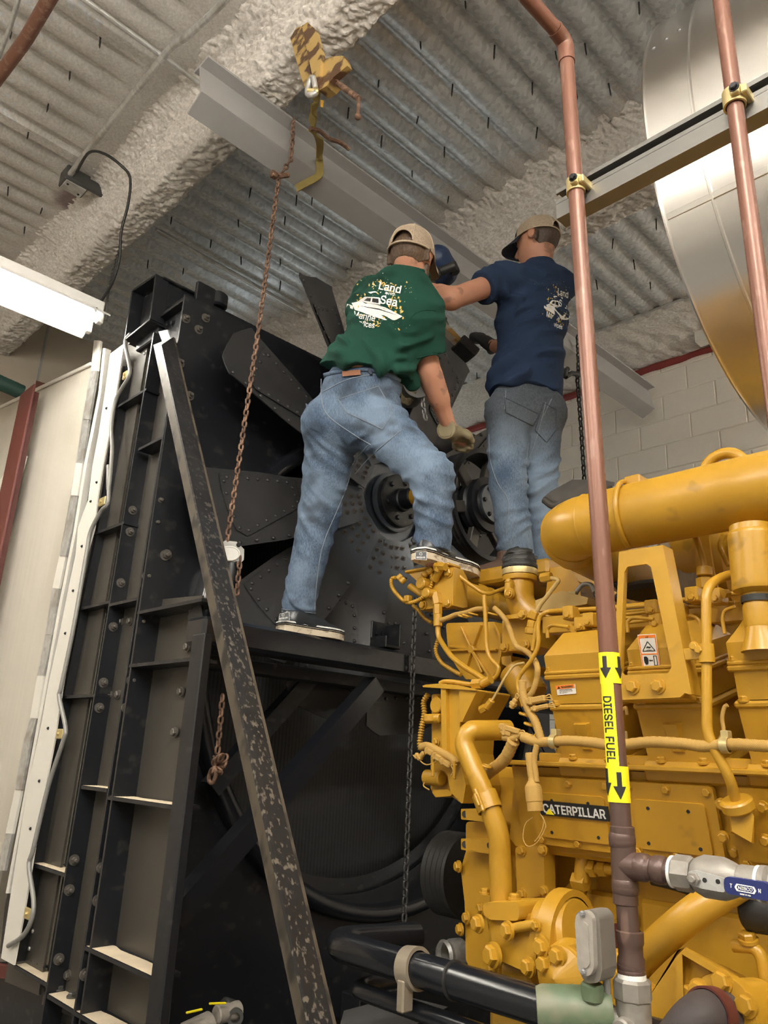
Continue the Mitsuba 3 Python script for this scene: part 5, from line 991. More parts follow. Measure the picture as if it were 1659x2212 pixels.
# injector line bodies under the flank, oil fittings on the crankcase
q = E(*cD((320, 770))[0], 1.88)
eadd('oil_fitting', cat(box(E(*cD((180, 790))[0], 1.90), E(*cD((400, 760))[0], 1.90)+(0, .05, 0), .004), cyl(E(*cD((340, 790))[0], 1.90), E(*cD((320, 1010))[0], 1.90), .020, 20, .003), cyl(E(*cD((270, 1000))[0], 1.90), E(*cD((360, 1020))[0], 1.90), .022, 6), cyl(E(*cD((330, 920))[0], 1.90), E(*cD((600, 920))[0], 1.90), .014, 16), cyl(E(*cD((390, 915))[0], 1.90), E(*cD((430, 918))[0], 1.90), .022, 6), cyl(E(*cD((450, 920))[0], 1.90), E(*cD((500, 922))[0], 1.90), .019, 6)), 'm_yellow', 25)
ybolt('oil_bolt', E(*cD((200, 785))[0], 1.90), (0, -1, 0), .9); ybolt('oil_bolt', E(*cD((375, 800))[0], 1.90), (0, -1, 0), .9); ybolt('block_bolt', E(*cD((285, 1070))[0], 1.96), (0, -1, 0), 2.0)
for x, y in cD((120, 600), (260, 680), (320, 685), (680, 710), (990, 765), (1310, 785), (1420, 800), (60, 650)): ybolt('rail_bolt', on_plane((x, y), O1-FN*.01, FN), FN, 1.0)
# large lower pipe, oil pump castings at the bottom right
etube('lower_pipe', cD((520, 1900), (720, 1600), (900, 1420), (1150, 1210), (1480, 1010)), [1.72, 1.66, 1.62, 1.62, 1.70], 66, .2, n=32)
slabE('lower_flange', cD((525, 1500), (600, 1490), (770, 1780), (790, 1990), (700, 2010), (540, 1880)), 1.66, .04, bev=.006)
for x, y in cD((580, 1560), (600, 1690), (810, 1870), (820, 1800)): ybolt('flange_bolt', E(x, y, 1.64), (-.2, -1, 0), 1.3)
eadd('pump_casting', hull([E(x, y, 1.60) for x, y in cD((1010, 1540), (1070, 1480), (1390, 1700), (1250, 1710), (1100, 1900), (1060, 2100), (820, 2100), (810, 1830))]+[E(x, y, 1.85) for x, y in cD((1010, 1500), (1500, 1690), (1500, 2100), (830, 2100))]), 'm_yellow', 20)
eadd('casting_rib', hull([E(x, y, 1.575) for x, y in cD((1040, 1530), (1075, 1490), (1390, 1690), (1330, 1700))]+[E(x, y, 1.62) for x, y in cD((1040, 1540), (1075, 1480), (1400, 1690), (1330, 1710))]), 'm_yellow', 20)
eadd('casting_rib', hull([E(x, y, 1.575) for x, y in cD((1000, 1560), (1045, 1530), (1060, 2100), (1010, 2100))]+[E(x, y, 1.62) for x, y in cD((1000, 1560), (1045, 1530), (1060, 2100), (1010, 2100))]), 'm_yellow', 20)
c = E(*cD((1390, 1960))[0], 1.60); rF = px_r(c, 77); RF = frame_from((-.12, -1, .12))
eadd('pump_round_flange', cat(lathe([(0, 0), (rF, 0), (rF, .022), (rF*.97, .026), (0, .026)], 48, RF, c), lathe([(rF*.9, -.10), (rF*.86, .02)], 48, RF, c)), 'm_yellow', 30)
for t in np.arange(6)*math.pi/3+.5: ybolt('flange_bolt', c+RF @ np.array([rF*.80*math.cos(t), rF*.80*math.sin(t), .026]), RF[:, 2], 1.5)
eadd('suction_hose', tube(fillet([c+RF[:, 2]*.02, c+RF[:, 2]*.10, c+RF[:, 2]*.14+(-.10, -.02, -.16)], .08, 8), rF*.62, 36), 'm_rubber2' if mat_p('m_rubber2', (0.05, 0.04, 0.04), .6) else 0, 50)
eadd('suction_clamp', lathe([(rF*.62, 0), (rF*.68, 0), (rF*.68, .03), (rF*.62, .03)], 48, RF, c+RF[:, 2]*.05), 'm_redoxide', 30)
ybolt('casting_bolt', E(*cD((1120, 1830))[0], 1.598), (-.2, -1, 0), 1.8); eadd('mount_bracket', tube(fillet([E(*p, 1.72) for p in cD((1410, 1470), (1560, 1480), (1610, 1540), (1640, 1680), (1650, 1900))], .03), .012, 10), 'm_yellow', 40)
ybolt('mount_bolt', E(*cD((1520, 1430))[0], 1.72), (0, -.3, 1), 1.4); ybolt('mount_bolt', E(*cD((1565, 1310))[0], 1.80), (0, -1, 0), 1.4)
eadd('oil_filter', cyl(E(*cD((1495, 1190))[0], 1.74), E(*cD((1760, 1230))[0], 1.74), .045, 32, .006), 'm_rubber', 35)
etube('black_hose', cD((830, 990), (1000, 1030), (1180, 1090)), 1.86, 26, m='m_rubber', n=18)
eadd('data_plate', plate([E(x, y, 1.955) for x, y in cD((520, 1310), (605, 1310), (605, 1480), (530, 1480))], .004, (0, -1, 0)), 'm_redoxide', False)
mat_p('m_darkiron2', mikit.proc(lambda p, n, uv: mix((0.016, 0.015, 0.014), (0.06, 0.052, 0.045), fbm(p.x*30, p.y*30, p.z*30, 3))), .5, .4)
eadd('exhaust_flange', cat(hull([E(x, y, 2.02+dy) for x, y in ((1172, 1076), (1188, 1062), (1236, 1036), (1300, 1036), (1328, 1042), (1327, 1050), (1296, 1062), (1264, 1058), (1214, 1084), (1194, 1086)) for dy in (0, .16)]),
     tube(spline([E(x, y, 2.0) for x, y in ((1176, 1080), (1200, 1094), (1240, 1084), (1290, 1070), (1322, 1056))]), .012, 10)), 'm_darkiron2', 25)
eadd('exhaust_opening', hull([E(x, y, 2.01) for x, y in ((1200, 1092), (1214, 1086), (1262, 1064), (1276, 1070), (1268, 1084), (1206, 1104))]+[E(x, y, 2.03) for x, y in ((1200, 1092), (1262, 1064), (1268, 1084), (1206, 1104))]), 'm_rubber', False)
#@@PIPES
#@@PIPES
# ---------------------------------------------------------------- exhaust silencer
mat_p('m_alu', (0.74, 0.72, 0.69), 0.24, 0.92)
tag('exhaust_silencer', 'huge aluminium-clad round exhaust silencer hanging over the engine at upper right', 'silencer')
MX, MY, MZ, MR = -0.90, 2.84, 3.70, 0.875
MRX = np.stack([(0, 1, 0), (0, 0, 1), (1, 0, 0)], 1).astype(float)
add('exhaust_silencer__shell', lathe([(0, 0), (MR-.03, 0), (MR-.006, .004), (MR+.004, .006), (MR+.006, .012), (MR, .02), (MR, .16), (MR+.006, .163), (MR+.006, .169), (MR-.002, .172), (MR-.002, .93), (MR+.005, .935), (MR+.005, .943), (MR, .946), (MR, 2.9), (0, 2.9)], 160, MRX, (MX, MY, MZ)), 'm_alu', 40)
for t in (math.radians(192), math.radians(206)):
    add('exhaust_silencer__seam', bar(*[np.array([x, MY+(MR+.002)*math.cos(t), MZ+(MR+.002)*math.sin(t)]) for x in (MX+.02, MX+.93)], .02, .004, (0, math.cos(t), math.sin(t)), .001), 'm_alu', False)
for i, (x, y) in enumerate(((1394, 190), (1418, 177), (1442, 161))):
    t = math.radians(161-i*.5); p = np.array([MX+.04+.045*i, MY+MR*math.cos(t), MZ+MR*math.sin(t)]); bolt_at('exhaust_silencer__rivet', p, (0, math.cos(t), math.sin(t)), .8, S_RIV, 'm_steel')
for yy in (-.5, .5):
    for xx in (.4, 2.4): add('exhaust_silencer__hanger_rod', cyl((MX+xx, MY+yy*MR, MZ+MR*math.sqrt(1-yy*yy*1.0)-.02), (MX+xx, MY+yy*MR, ZC+.02), .012, 10), 'm_darksteel', 30)
# ---------------------------------------------------------------- strut channel (back to back) with pipe clamps
tag('strut_channel', 'double galvanised strut channel crossing in front of the silencer, holding both copper pipes', 'strut channel')
zS = P(1215, 455, 'Y', 1.335)[2]+.012; x0, x1 = P(1209, 455, 'Y', 1.335)[0], .55
cprof = np.array([(0, 0), (.041, 0), (.041, .041), (.030, .041), (.030, .034), (.0385, .034), (.0385, .0025), (.0025, .0025), (.0025, .034), (.011, .034), (.011, .041), (0, .041)])
for s in (1, -1):
    pr_ = [(1.32+.041-b, zS+.0005+a) if s > 0 else (1.32+b, zS-.0415+a) for a, b in cprof]
    add('strut_channel__channel', extr(pr_, x1-x0, np.stack([(0, 1, 0), (0, 0, 1), (1, 0, 0)], 1).astype(float), (x0, 0, 0)), 'm_strut' if 'm_strut' in scene else mat_p('m_strut', (0.17, 0.165, 0.155), .42, .7), False)
add('strut_channel__hanger_rod', cyl((.25, 1.34, zS), (.25, 1.34, ZC), .008, 10), 'm_steel', 30)
# ---------------------------------------------------------------- copper fuel pipe with markers, tee and valve
VP_ = 1.30
ppx = [(1143, 0), (1222, 95), (1226, 140), (1244, 405), (1262, 700), (1287, 1150), (1306, 1402), (1332, 1690), (1345, 1850), (1362, 2050), (1368, 2130)]
PXs, PYs = -.752, VP_
xa = P(1222, 100, 'Y', VP_)[0]; xb_ = P(1362, 2050, 'Y', VP_)[0]
za = P(1222, 100, 'Y', VP_)[2]; zb2 = P(1366, 2110, 'Y', VP_)[2]
def pp(z): t = (z-zb2)/(za-zb2); return np.array([xb_+(xa-xb_)*t, VP_, z])
RP = .0178
tag('fuel_pipe', 'copper fuel pipe down the right with yellow DIESEL FUEL markers', 'pipe')
top2 = P(1140, -6, 'Z', za+.0)
ttop = np.array([pp(za)[0]+.005, 1.12, za+.085])
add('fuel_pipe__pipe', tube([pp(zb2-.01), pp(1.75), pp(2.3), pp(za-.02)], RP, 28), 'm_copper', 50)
upl = [pp(za-.03), pp(za+.012), pp(za+.012)+(P(1143, 0, 'Z', za+.02)-P(1222, 95, 'Z', za+.02))*np.array([1, 1, 0])*.3+(0, 0, .004), P(1143, 0, 'Z', za+.03), P(1100, -52, 'Z', za+.04)]
add('fuel_pipe__elbow', tube(fillet([pp(za-.055), pp(za+.012), upl[2]+(upl[3]-upl[2])*.0], .04, 8), RP*1.13, 28), 'm_copper', 50)
add('fuel_pipe__upper_run', tube([upl[2], upl[3], upl[4]], RP, 28), 'm_copper', 50)
def collar(p, d=(0, 0, 1), r=RP, L=.012, key='fuel_pipe__collar', m='m_copper'): return add(key, lathe([(r*1.0, -L), (r*1.22, -L*.7), (r*1.28, 0), (r*1.22, L*.7), (r*1.0, L)], 28, frame_from(d), p), m, 50)
def zpx(x, y): return P(x, y, 'Y', VP_)[2]
zt_e = zpx(1345, 1868)
add('fuel_pipe__tee', cat(lathe([(RP*1.02, -.062), (RP*1.16, -.06), (RP*1.2, 0), (RP*1.16, .06), (RP*1.02, .062)], 32, None, pp(zt_e)), lathe([(0, 0), (RP*1.2, 0), (RP*1.25, .02), (RP*1.1, .034), (RP*1.1, .05), (RP, .052)], 32, frame_from((1, 0, 0)), pp(zt_e))), 'm_copper', 45)
for y in (1812, 1818): collar(pp(zpx(1342, y)))
for y in (1912, 1918): collar(pp(zpx(1349, y)))
for y in (2088, 2100): collar(pp(zpx(1364, y)), L=.009)
for x, y in ((1341, 1806), (1348, 1924), (1362, 2080), (1365, 2108)): add('fuel_pipe__solder_ring', lathe([(RP, -.003), (RP*1.2, -.002), (RP*1.2, .002), (RP, .003)], 28, None, pp(zpx(x, y))), 'm_solder', 50)
def wrap(key, z0, z1, t0, t1, r, m):
    n = 20; th = np.linspace(t0, t1, n); V = []; 
    for z in (z0, z1):
        c = pp(z); V += [[c[0]+r*math.sin(t), c[1]-r*math.cos(t), z] for t in th]
    F = [[i, i+1, n+i+1, n+i] for i in range(n-1)]; return add(key, (np.array(V), F), m, True)
A0 = math.atan2(-pp(1.8)[0]*-1, VP_)  # direction of the viewer around the pipe (toward +X side)
va = math.atan2(EYE[0]-pp(1.8)[0], pp(1.8)[1]-EYE[1])
def arrow(key, zc_, tc, h, m='m_ink', r=RP+.0022):
    uv = [(-.004, h*.5), (.004, h*.5), (.004, -h*.02), (.011, -h*.02), (0, -h*.5), (-.011, -h*.02), (-.004, -h*.02)]
    g = extr(uv, .0006); g = g.subdivide().subdivide()
    V = g.vertices; z = zc_+V[:, 1]; t = tc+V[:, 0]/r; C_ = np.array([pp(q) for q in z]); rr = r+V[:, 2]
    g.vertices = np.stack([C_[:, 0]+rr*np.sin(t), C_[:, 1]-rr*np.cos(t), z], 1); return add(key, g, m, True)
k1 = 'fuel_pipe__marker'
m1 = wrap(k1, zpx(1313, 1478), zpx(1307, 1412), -math.pi*.9+va, math.pi*.9+va, RP+.0016, 'm_tapey'); arrow(m1+'__arrow', zpx(1310, 1444), va-.45, .040); arrow(m1+'__arrow', zpx(1310, 1444), va+1.0, .040)
m2 = wrap(k1, zpx(1328, 1668), zpx(1313, 1468), va-1.25, va+.22, RP+.0012, 'm_tapey')
m3 = wrap(k1, zpx(1335, 1733), zpx(1330, 1655), -math.pi*.9+va, math.pi*.9+va, RP+.0018, 'm_tapey'); arrow(m3+'__arrow', zpx(1332, 1697), va+.12, .045); arrow(m3+'__arrow', zpx(1332, 1690), va-1.15, .045)
t_ = meshkit.text_mesh('DIESEL FUEL', .0145, .0006, True); t_ = t_.subdivide(); b_ = t_.bounds; z_hi, z_lo = zpx(1316, 1506), zpx(1326, 1648)
u = (t_.vertices[:, 0]-b_[0, 0])/(b_[1, 0]-b_[0, 0]); zz = z_hi+(z_lo-z_hi)*u; tt_ = va-.50+(.0072-t_.vertices[:, 1])/RP*-1.0
Cc = np.array([pp(q) for q in zz]); rr = RP+.0014+t_.vertices[:, 2]
t_.vertices = np.stack([Cc[:, 0]+rr*np.sin(tt_), Cc[:, 1]-rr*np.cos(tt_), zz], 1); add(m2+'__letters', t_, 'm_ink', False)
def pipe_clamp(key, c, d=(0, 0, 1), r=RP):
    R_ = frame_from(d); add(key, cat(lathe([(r, -.018), (r+.004, -.018), (r+.004, .018), (r, .018)], 28, R_, c), box((-.008, -.030, -.012), (.008, -.016, .012), .002, np.stack([(1, 0, 0), (0, 1, 0), (0, 0, 1)], 1).astype(float), c+np.array([.010, .0, 0])), box((-.006, -.022, -.010), (.006, .022, .010), .002, np.eye(3), c+np.array([.024, .004, 0]))), 'm_brass', 25)
pipe_clamp('strut_channel__pipe_clamp', pp(zS)); bolt_at('strut_channel__clamp_bolt', pp(zS)+(.012, -.03, 0), (0, -1, 0), .7)
# branch with ball valve
tag('ball_valve', 'grey bronze ball valve with a blue lever on the fuel pipe branch', 'valve')
bx_ = lambda x: np.array([pp(zt_e)[0]+x, VP_, zt_e])
xpx = lambda x, y: P(x, y, 'Y', VP_)[0]-pp(zt_e)[0]
add('fuel_pipe__branch', tube([bx_(.03), bx_(.14)], RP*.98, 24), 'm_copper', 50)
for x in (1388, 1425): collar(bx_(xpx(x, 1875)), (1, 0, 0))
RB = frame_from((1, 0, 0), (0, 0, 1))
v0 = xpx(1452, 1880)
add('ball_valve__seal', lathe([(.019, 0), (.0245, 0), (.0245, .005), (.019, .005)], 28, RB, bx_(v0)), 'm_white', 30)
mat_p('m_bronze', mikit.proc(lambda p, n, uv: mix((0.30, 0.28, 0.25), (0.20, 0.185, 0.165), fbm(p.x*60, p.y*60, p.z*60, 3))), .5, .4)
add('ball_valve__body', cat(cyl(bx_(v0+.005), bx_(v0+.036), .0275, 8, .003), lathe([(.020, .036), (.026, .042), (.0315, .055), (.0315, .085), (.026, .10), (.022, .108), (.024, .112), (.024, .135), (.020, .14)], 32, RB, bx_(v0))), 'm_bronze', 28)
add('ball_valve__end', lathe([(.022, .14), (.0265, .142), (.0265, .15), (.020, .155), (.020, .185), (.0225, .19), (.020, .2), (.020, .4)], 28, RB, bx_(v0)), 'm_bronze', 30)
add('ball_valve__seal', lathe([(.0235, .136), (.0255, .136), (.0255, .141), (.0235, .141)], 28, RB, bx_(v0)), 'm_white', 30)
mat_p('m_bluevinyl', (0.012, 0.020, 0.11), .35)
vh = 1.258
def slabV(key, pts, v, th, m, bev=.004):
    pg = Polygon([P(x, y, 'Y', v)[[0, 2]] for x, y in pts])
    while pg.buffer(-bev).is_empty or pg.buffer(-bev).geom_type != 'Polygon': bev *= .6
    return add(key, extr(pg.buffer(-bev).buffer(bev, quad_segs=4), th, RY, (0, v+th, 0)), m, 25)
slabV('ball_valve__lever', cD((1085, 940), (1130, 925), (1350, 985), (1350, 1090), (1180, 1060), (1095, 1030)), vh, .003, 'm_galv')
slabV('ball_valve__grip', cD((1340, 970), (1640, 1015), (1700, 1075), (1700, 1160), (1345, 1092)), vh-.004, .011, 'm_bluevinyl', .008)
c = P(*cD((1130, 990))[0], 'Y', vh); add('ball_valve__stem_nut', cat(cyl(c+(0, .03, 0), c-(0, .006, 0), .010, 6, .001), cyl(c, c-(0, .012, 0), .0055, 12, .001)), 'm_bronze', 25)
for p in cD((1205, 1000), (1300, 1010)): c = P(*p, 'Y', vh); add('ball_valve__hole', cyl(c, c-(0, .0005, 0), .0035, 12), 'm_ink', False)
RL = np.stack([nrm(P(*cD((1590, 1075))[0], 'Y', vh)-P(*cD((1400, 1040))[0], 'Y', vh)), (0, 0, 1), (0, -1, 0)], 1).astype(float); RL[:, 1] = np.cross(RL[:, 2], RL[:, 0])
Lc = P(*cD((1497, 1062))[0], 'Y', vh-.0045); wl = px_r(Lc, 50)
hexo = [(-.5, 0), (-.40, .16), (.40, .16), (.5, 0), (.40, -.16), (-.40, -.16)]; hexi = [(-.40, 0), (-.33, .11), (.33, .11), (.40, 0), (.33, -.11), (-.33, -.11)]
add('ball_valve__logo', extr(Polygon([(a*wl*.92, b*wl*.92) for a, b in hexo], [[(a*wl*.92, b*wl*.92) for a, b in hexi]]), .0006, RL, Lc), 'm_white', False)
flat_text('ball_valve__logo', 'NIBCO', Lc+RL @ np.array([-wl*.30, -wl*.065, 0]), RL, wl*.13, wl*.60, 'm_white', .0006)
flat_text('ball_valve__logo', 'MADE IN USA', Lc+RL @ np.array([-wl*.24, -wl*.27, 0]), RL, wl*.06, wl*.46, 'm_white', .0006)
flat_text('ball_valve__logo', 'T', Lc+RL @ np.array([-wl*.66, -wl*.06, 0]), RL, wl*.16, wl*.10, 'm_white', .0006)
flat_text('ball_valve__logo', 'N', Lc+RL @ np.array([wl*.54, -wl*.06, 0]), RL, wl*.16, wl*.10, 'm_white', .0006)
# second copper pipe at the right edge
tag('copper_pipe', 'second copper pipe at the right edge, in front of the aluminium silencer', 'pipe')
xq, = [P(1549, 0, 'Y', VP_)[0]]
a_, b_ = P(1549, -60, 'Y', VP_), P(1642, 634, 'Y', VP_); b_ = a_+(b_-a_)*1.9
add('copper_pipe__pipe', tube([a_, (a_+b_)/2, b_], px_r(P(1590, 250, 'Y', VP_), 17), 28), 'm_copper', 50)
cq = a_+(b_-a_)*((zS-a_[2])/(b_[2]-a_[2])); pipe_clamp('strut_channel__pipe_clamp', cq); bolt_at('strut_channel__clamp_bolt', cq+(.012, -.03, 0), (0, -1, 0), .7)
k = pipe_thing('brown_pipe', [P(-40, 215, 'Z', 4.6), P(55, 87, 'Z', 4.6), P(140, -60, 'Z', 4.6)], .030, 'm_copper', 'dark brown pipe crossing the top left corner under the deck', 'pipe', n=20)
pipe_thing('conduit', [P(-10, 140, 'Z', 4.72), P(22, 60, 'Z', 4.72), P(48, -30, 'Z', 4.72)], .010, 'm_galv', 'thin grey rod in the top left corner beside the dark brown pipe', 'conduit')
# ---------------------------------------------------------------- bottom: black hose pipe, collar, fittings
YH = 1.56
tag('black_pipe', 'glossy black coolant pipe running along the bottom in front of the engine', 'pipe')
h = lambda x, y, v=YH: P(x, y, 'Y', v)
pa, pb = h(760, 2082), h(1330, 2182); pb[2] = pa[2] = (pa[2]+pb[2])/2; rH = px_r(h(950, 2110), 35)
hp0 = [pa+np.array([-.10, .35, -.02]), pa+np.array([-.10, .0, 0]), pb+np.array([.4, 0, 0])]
add('black_pipe__pipe', tube(fillet(hp0, .10, 10), rH, 32), 'm_blackgloss', 50)
add('black_pipe__lower_pipe', tube(fillet([pa+np.array([-.02, .35, -.10]), pa+np.array([-.02, .02, -.095]), pb+np.array([.4, .02, -.095])], .06, 8), rH*.55, 24), 'm_blackgloss', 50)
cx = h(893, 2095); cx[2] = pa[2]
mat_p('m_collar', (0.27, 0.23, 0.175), .5, .3)
add('black_pipe__clamp', cat(lathe([(rH+.001, -.02), (rH+.010, -.02), (rH+.010, .02), (rH+.001, .02)], 36, frame_from((1, 0, .12)), cx), box(cx+(-.012, -rH-.008, -rH-.05), cx+(.012, -rH+.03, -rH+.02), .004)), 'm_collar', 30)
cx2 = h(982, 2110); cx2[2] = pa[2]; add('black_pipe__tie', lathe([(rH, -.004), (rH+.004, -.003), (rH+.004, .003), (rH, .004)], 32, frame_from((1, 0, .1)), cx2), 'm_rubber', 30)
tag('metal_plate', 'bare grey metal sheet lying beside the hanging chain at the bottom edge', 'metal sheet')
add('metal_plate__sheet', hull([P(x, y, 'Z', z) for x, y in ((735, 2212), (743, 2183), (868, 2150), (968, 2175), (850, 2240), (735, 2260)) for z in (.80, .806)]), 'm_steel', False)
add('metal_plate__support', cat(box((-2.35, 2.15, 0.0), (-2.25, 2.9, .80), .004)), 'm_black', False)
# explosion-proof fuel motor cluster
tag('fuel_pump_motor', 'green round motor with a grey conduit body on top, below the fuel pipe', 'motor')
mat_p('m_green', mikit.proc(lambda p, n, uv: mix((0.088, 0.125, 0.072), (0.14, 0.145, 0.095), smoothstep(.4, .7, fbm(p.x*25, p.y*25, p.z*25, 3)))), .5)
mat_p('m_castalu', mikit.proc(lambda p, n, uv: mix((0.30, 0.275, 0.24), (0.40, 0.37, 0.33), fbm(p.x*80, p.y*80, p.z*80, 2))), .55, .3)
VM = 1.25
q = P(*cD((270, 1940))[0], 'Y', VM); rM = px_r(q, 50)
RMm = frame_from((-.75, -.55, -.05))
add('fuel_pump_motor__housing', lathe([(0, .06), (rM*.9, .06), (rM, .05), (rM, .005), (rM*1.02, 0), (rM, -.005), (rM, -.05), (rM*.9, -.06), (0, -.06)], 40, RMm, q), 'm_green', 40)
add('fuel_pump_motor__neck', cyl(P(*cD((400, 1870))[0], 'Y', VM), P(*cD((400, 1735))[0], 'Y', VM), px_r(q, 24), 24, .003), 'm_green', 40)
add('fuel_pump_motor__bearing', cyl(q+(.03, .02, -.02), q+(.115, .05, -.03), rM*.62, 28, .006), 'm_dusty', 40)
slabV('fuel_pump_motor__conduit_body', cD((285, 1230), (350, 1212), (410, 1215), (450, 1260), (472, 1640), (450, 1735), (350, 1740), (300, 1640), (275, 1300)), VM-.02, .045, 'm_castdark' if mat_p('m_castdark', (0.17, 0.155, 0.135), .55, .3) else 0, .012)
slabV('fuel_pump_motor__cover', cD((280, 1250), (330, 1215), (380, 1230), (400, 1290), (412, 1630), (385, 1685), (335, 1690), (295, 1640), (275, 1310)), VM-.032, .012, 'm_castalu', .013)
slabV('fuel_pump_motor__cover_boss', cD((305, 1320), (335, 1295), (365, 1320), (380, 1600), (355, 1635), (320, 1610)), VM-.035, .003, 'm_castalu', .008)
for p in cD((328, 1240), (336, 1658)): bolt_at('fuel_pump_motor__screw', P(*p, 'Y', VM-.034), (0, -1, 0), .35, bsdf='m_steel')
add('fuel_pump_motor__conduit', tube(fillet([P(*p, 'Y', VM+.02) for p in cD((440, 1260), (500, 1320), (515, 1440), (500, 1600), (505, 1850), (520, 2040))], .02), px_r(q, 8), 14), 'm_flex', 50)
add('fuel_pump_motor__conduit_nut', cat(cyl(P(*cD((515, 1400))[0], 'Y', VM+.02), P(*cD((515, 1480))[0], 'Y', VM+.02), px_r(q, 12), 14, .002), cyl(P(*cD((455, 1255))[0], 'Y', VM+.02), P(*cD((500, 1320))[0], 'Y', VM+.02), px_r(q, 10), 14, .002)), 'm_castalu', 30)
tag('pipe_union', 'heavy bronze pipe union where the copper pipe meets the green motor', 'pipe fitting')
u0 = pp(zb2)
add('pipe_union__ring', lathe([(RP, .068), (RP*1.25, .066), (RP*1.25, .050), (RP*1.12, .045), (RP*1.12, .03), (RP*1.25, .026), (RP*1.25, .012), (RP, .01)], 28, None, u0), 'm_copper', 40)
add('pipe_union__seal', lathe([(RP*.9, 0), (RP*1.3, 0), (RP*1.25, .012), (RP*.9, .014)], 28, None, u0-(0, 0, .004)), 'm_white', 35)
add('pipe_union__body', cat(cyl(u0-(0, 0, .002), u0-(0, 0, .035), RP*1.75, 8, .004), cyl(u0-(0, 0, .03), u0-(0, 0, .12), RP*1.55, 28, .004), cyl(u0-(0.0, 0, .07), u0+(-.06, -.02, -.075), RP*1.3, 24, .004), cyl(u0-(0, 0, .07), u0-(0, .045, .07), RP*1.0, 24, .003), cyl(u0+(-.055, -.02, -.08), u0+(-.075, -.03, -.08), RP*1.6, 24, .004), cyl(u0+(0, 0, -.11), u0+(0, 0, -.9), RP*1.2, 24)), 'm_bronze', 30)
# small valve with yellow wire locks, bottom left
tag('drain_valve', 'small drain valve with yellow lock wires low behind the radiator post', 'valve')
q = P(430, 2195, 'X', -2.4)
add('drain_valve__body', cat(cyl(q+(0, -.05, -.05), q+(0, .05, -.03), .04, 20, .006), cyl(q+(.02, .05, 0), q+(.02, .14, .0), .028, 20, .004)), 'm_castalu', 35)
for p0, p1 in (((402, 2188), (437, 2180)), ((452, 2168), (488, 2167))): add('drain_valve__lock', bar(P(*p0, 'X', -2.35), P(*p1, 'X', -2.35), .008, .006), 'm_tapey', False)
add('drain_valve__coupling', cat(cyl(P(480, 2175, 'X', -2.4), P(512, 2185, 'X', -2.4), .03, 20, .006), lathe([(.015, -.008), (.026, -.008), (.026, .008), (.015, .008)], 20, frame_from((1, -.6, 0)), P(508, 2197, 'X', -2.35))), 'm_darksteel', 35)
#@@PEOPLE
#@@PEOPLE
def H(x, y, r):
    d = ray(x, y); return EYE+d*(r/math.hypot(d[0], d[1]))
# ---- implicit surfaces, meshed by surface nets on the blocks that the surface crosses
def smin(a, b, k):
    h = np.clip(.5+.5*(b-a)/k, 0, 1); return b*(1-h)+a*h-k*h*(1-h)
def cone(p, a, b, r1, r2):
    ba = b-a; t = np.clip(((p-a) @ ba)/max(ba @ ba, 1e-9), 0, 1); return np.linalg.norm(p-a-t[:, None]*ba, axis=1)-(r1+(r2-r1)*t)
def ell(p, c, R, ax):
    q = ((p-c) @ R)/ax; l = np.linalg.norm(q, axis=1); return (l-1)*min(ax)*(.5+.5*np.minimum(1, l))
def averager(m):
    from scipy.sparse import coo_matrix, diags
    f = m.faces; n = len(m.vertices); e = np.vstack([f[:, [0, 1]], f[:, [1, 2]], f[:, [2, 0]]]); e = e[e[:, 0] != e[:, 1]]; e = np.unique(np.sort(e, 1), axis=0); e = np.vstack([e, e[:, ::-1]])
    A = coo_matrix((np.ones(len(e)), (e[:, 0], e[:, 1])), shape=(n, n)).tocsr(); d = np.asarray(A.sum(1)).ravel(); lone = (d == 0).astype(float)
    return diags(1/np.maximum(d, 1)) @ A + diags(lone)
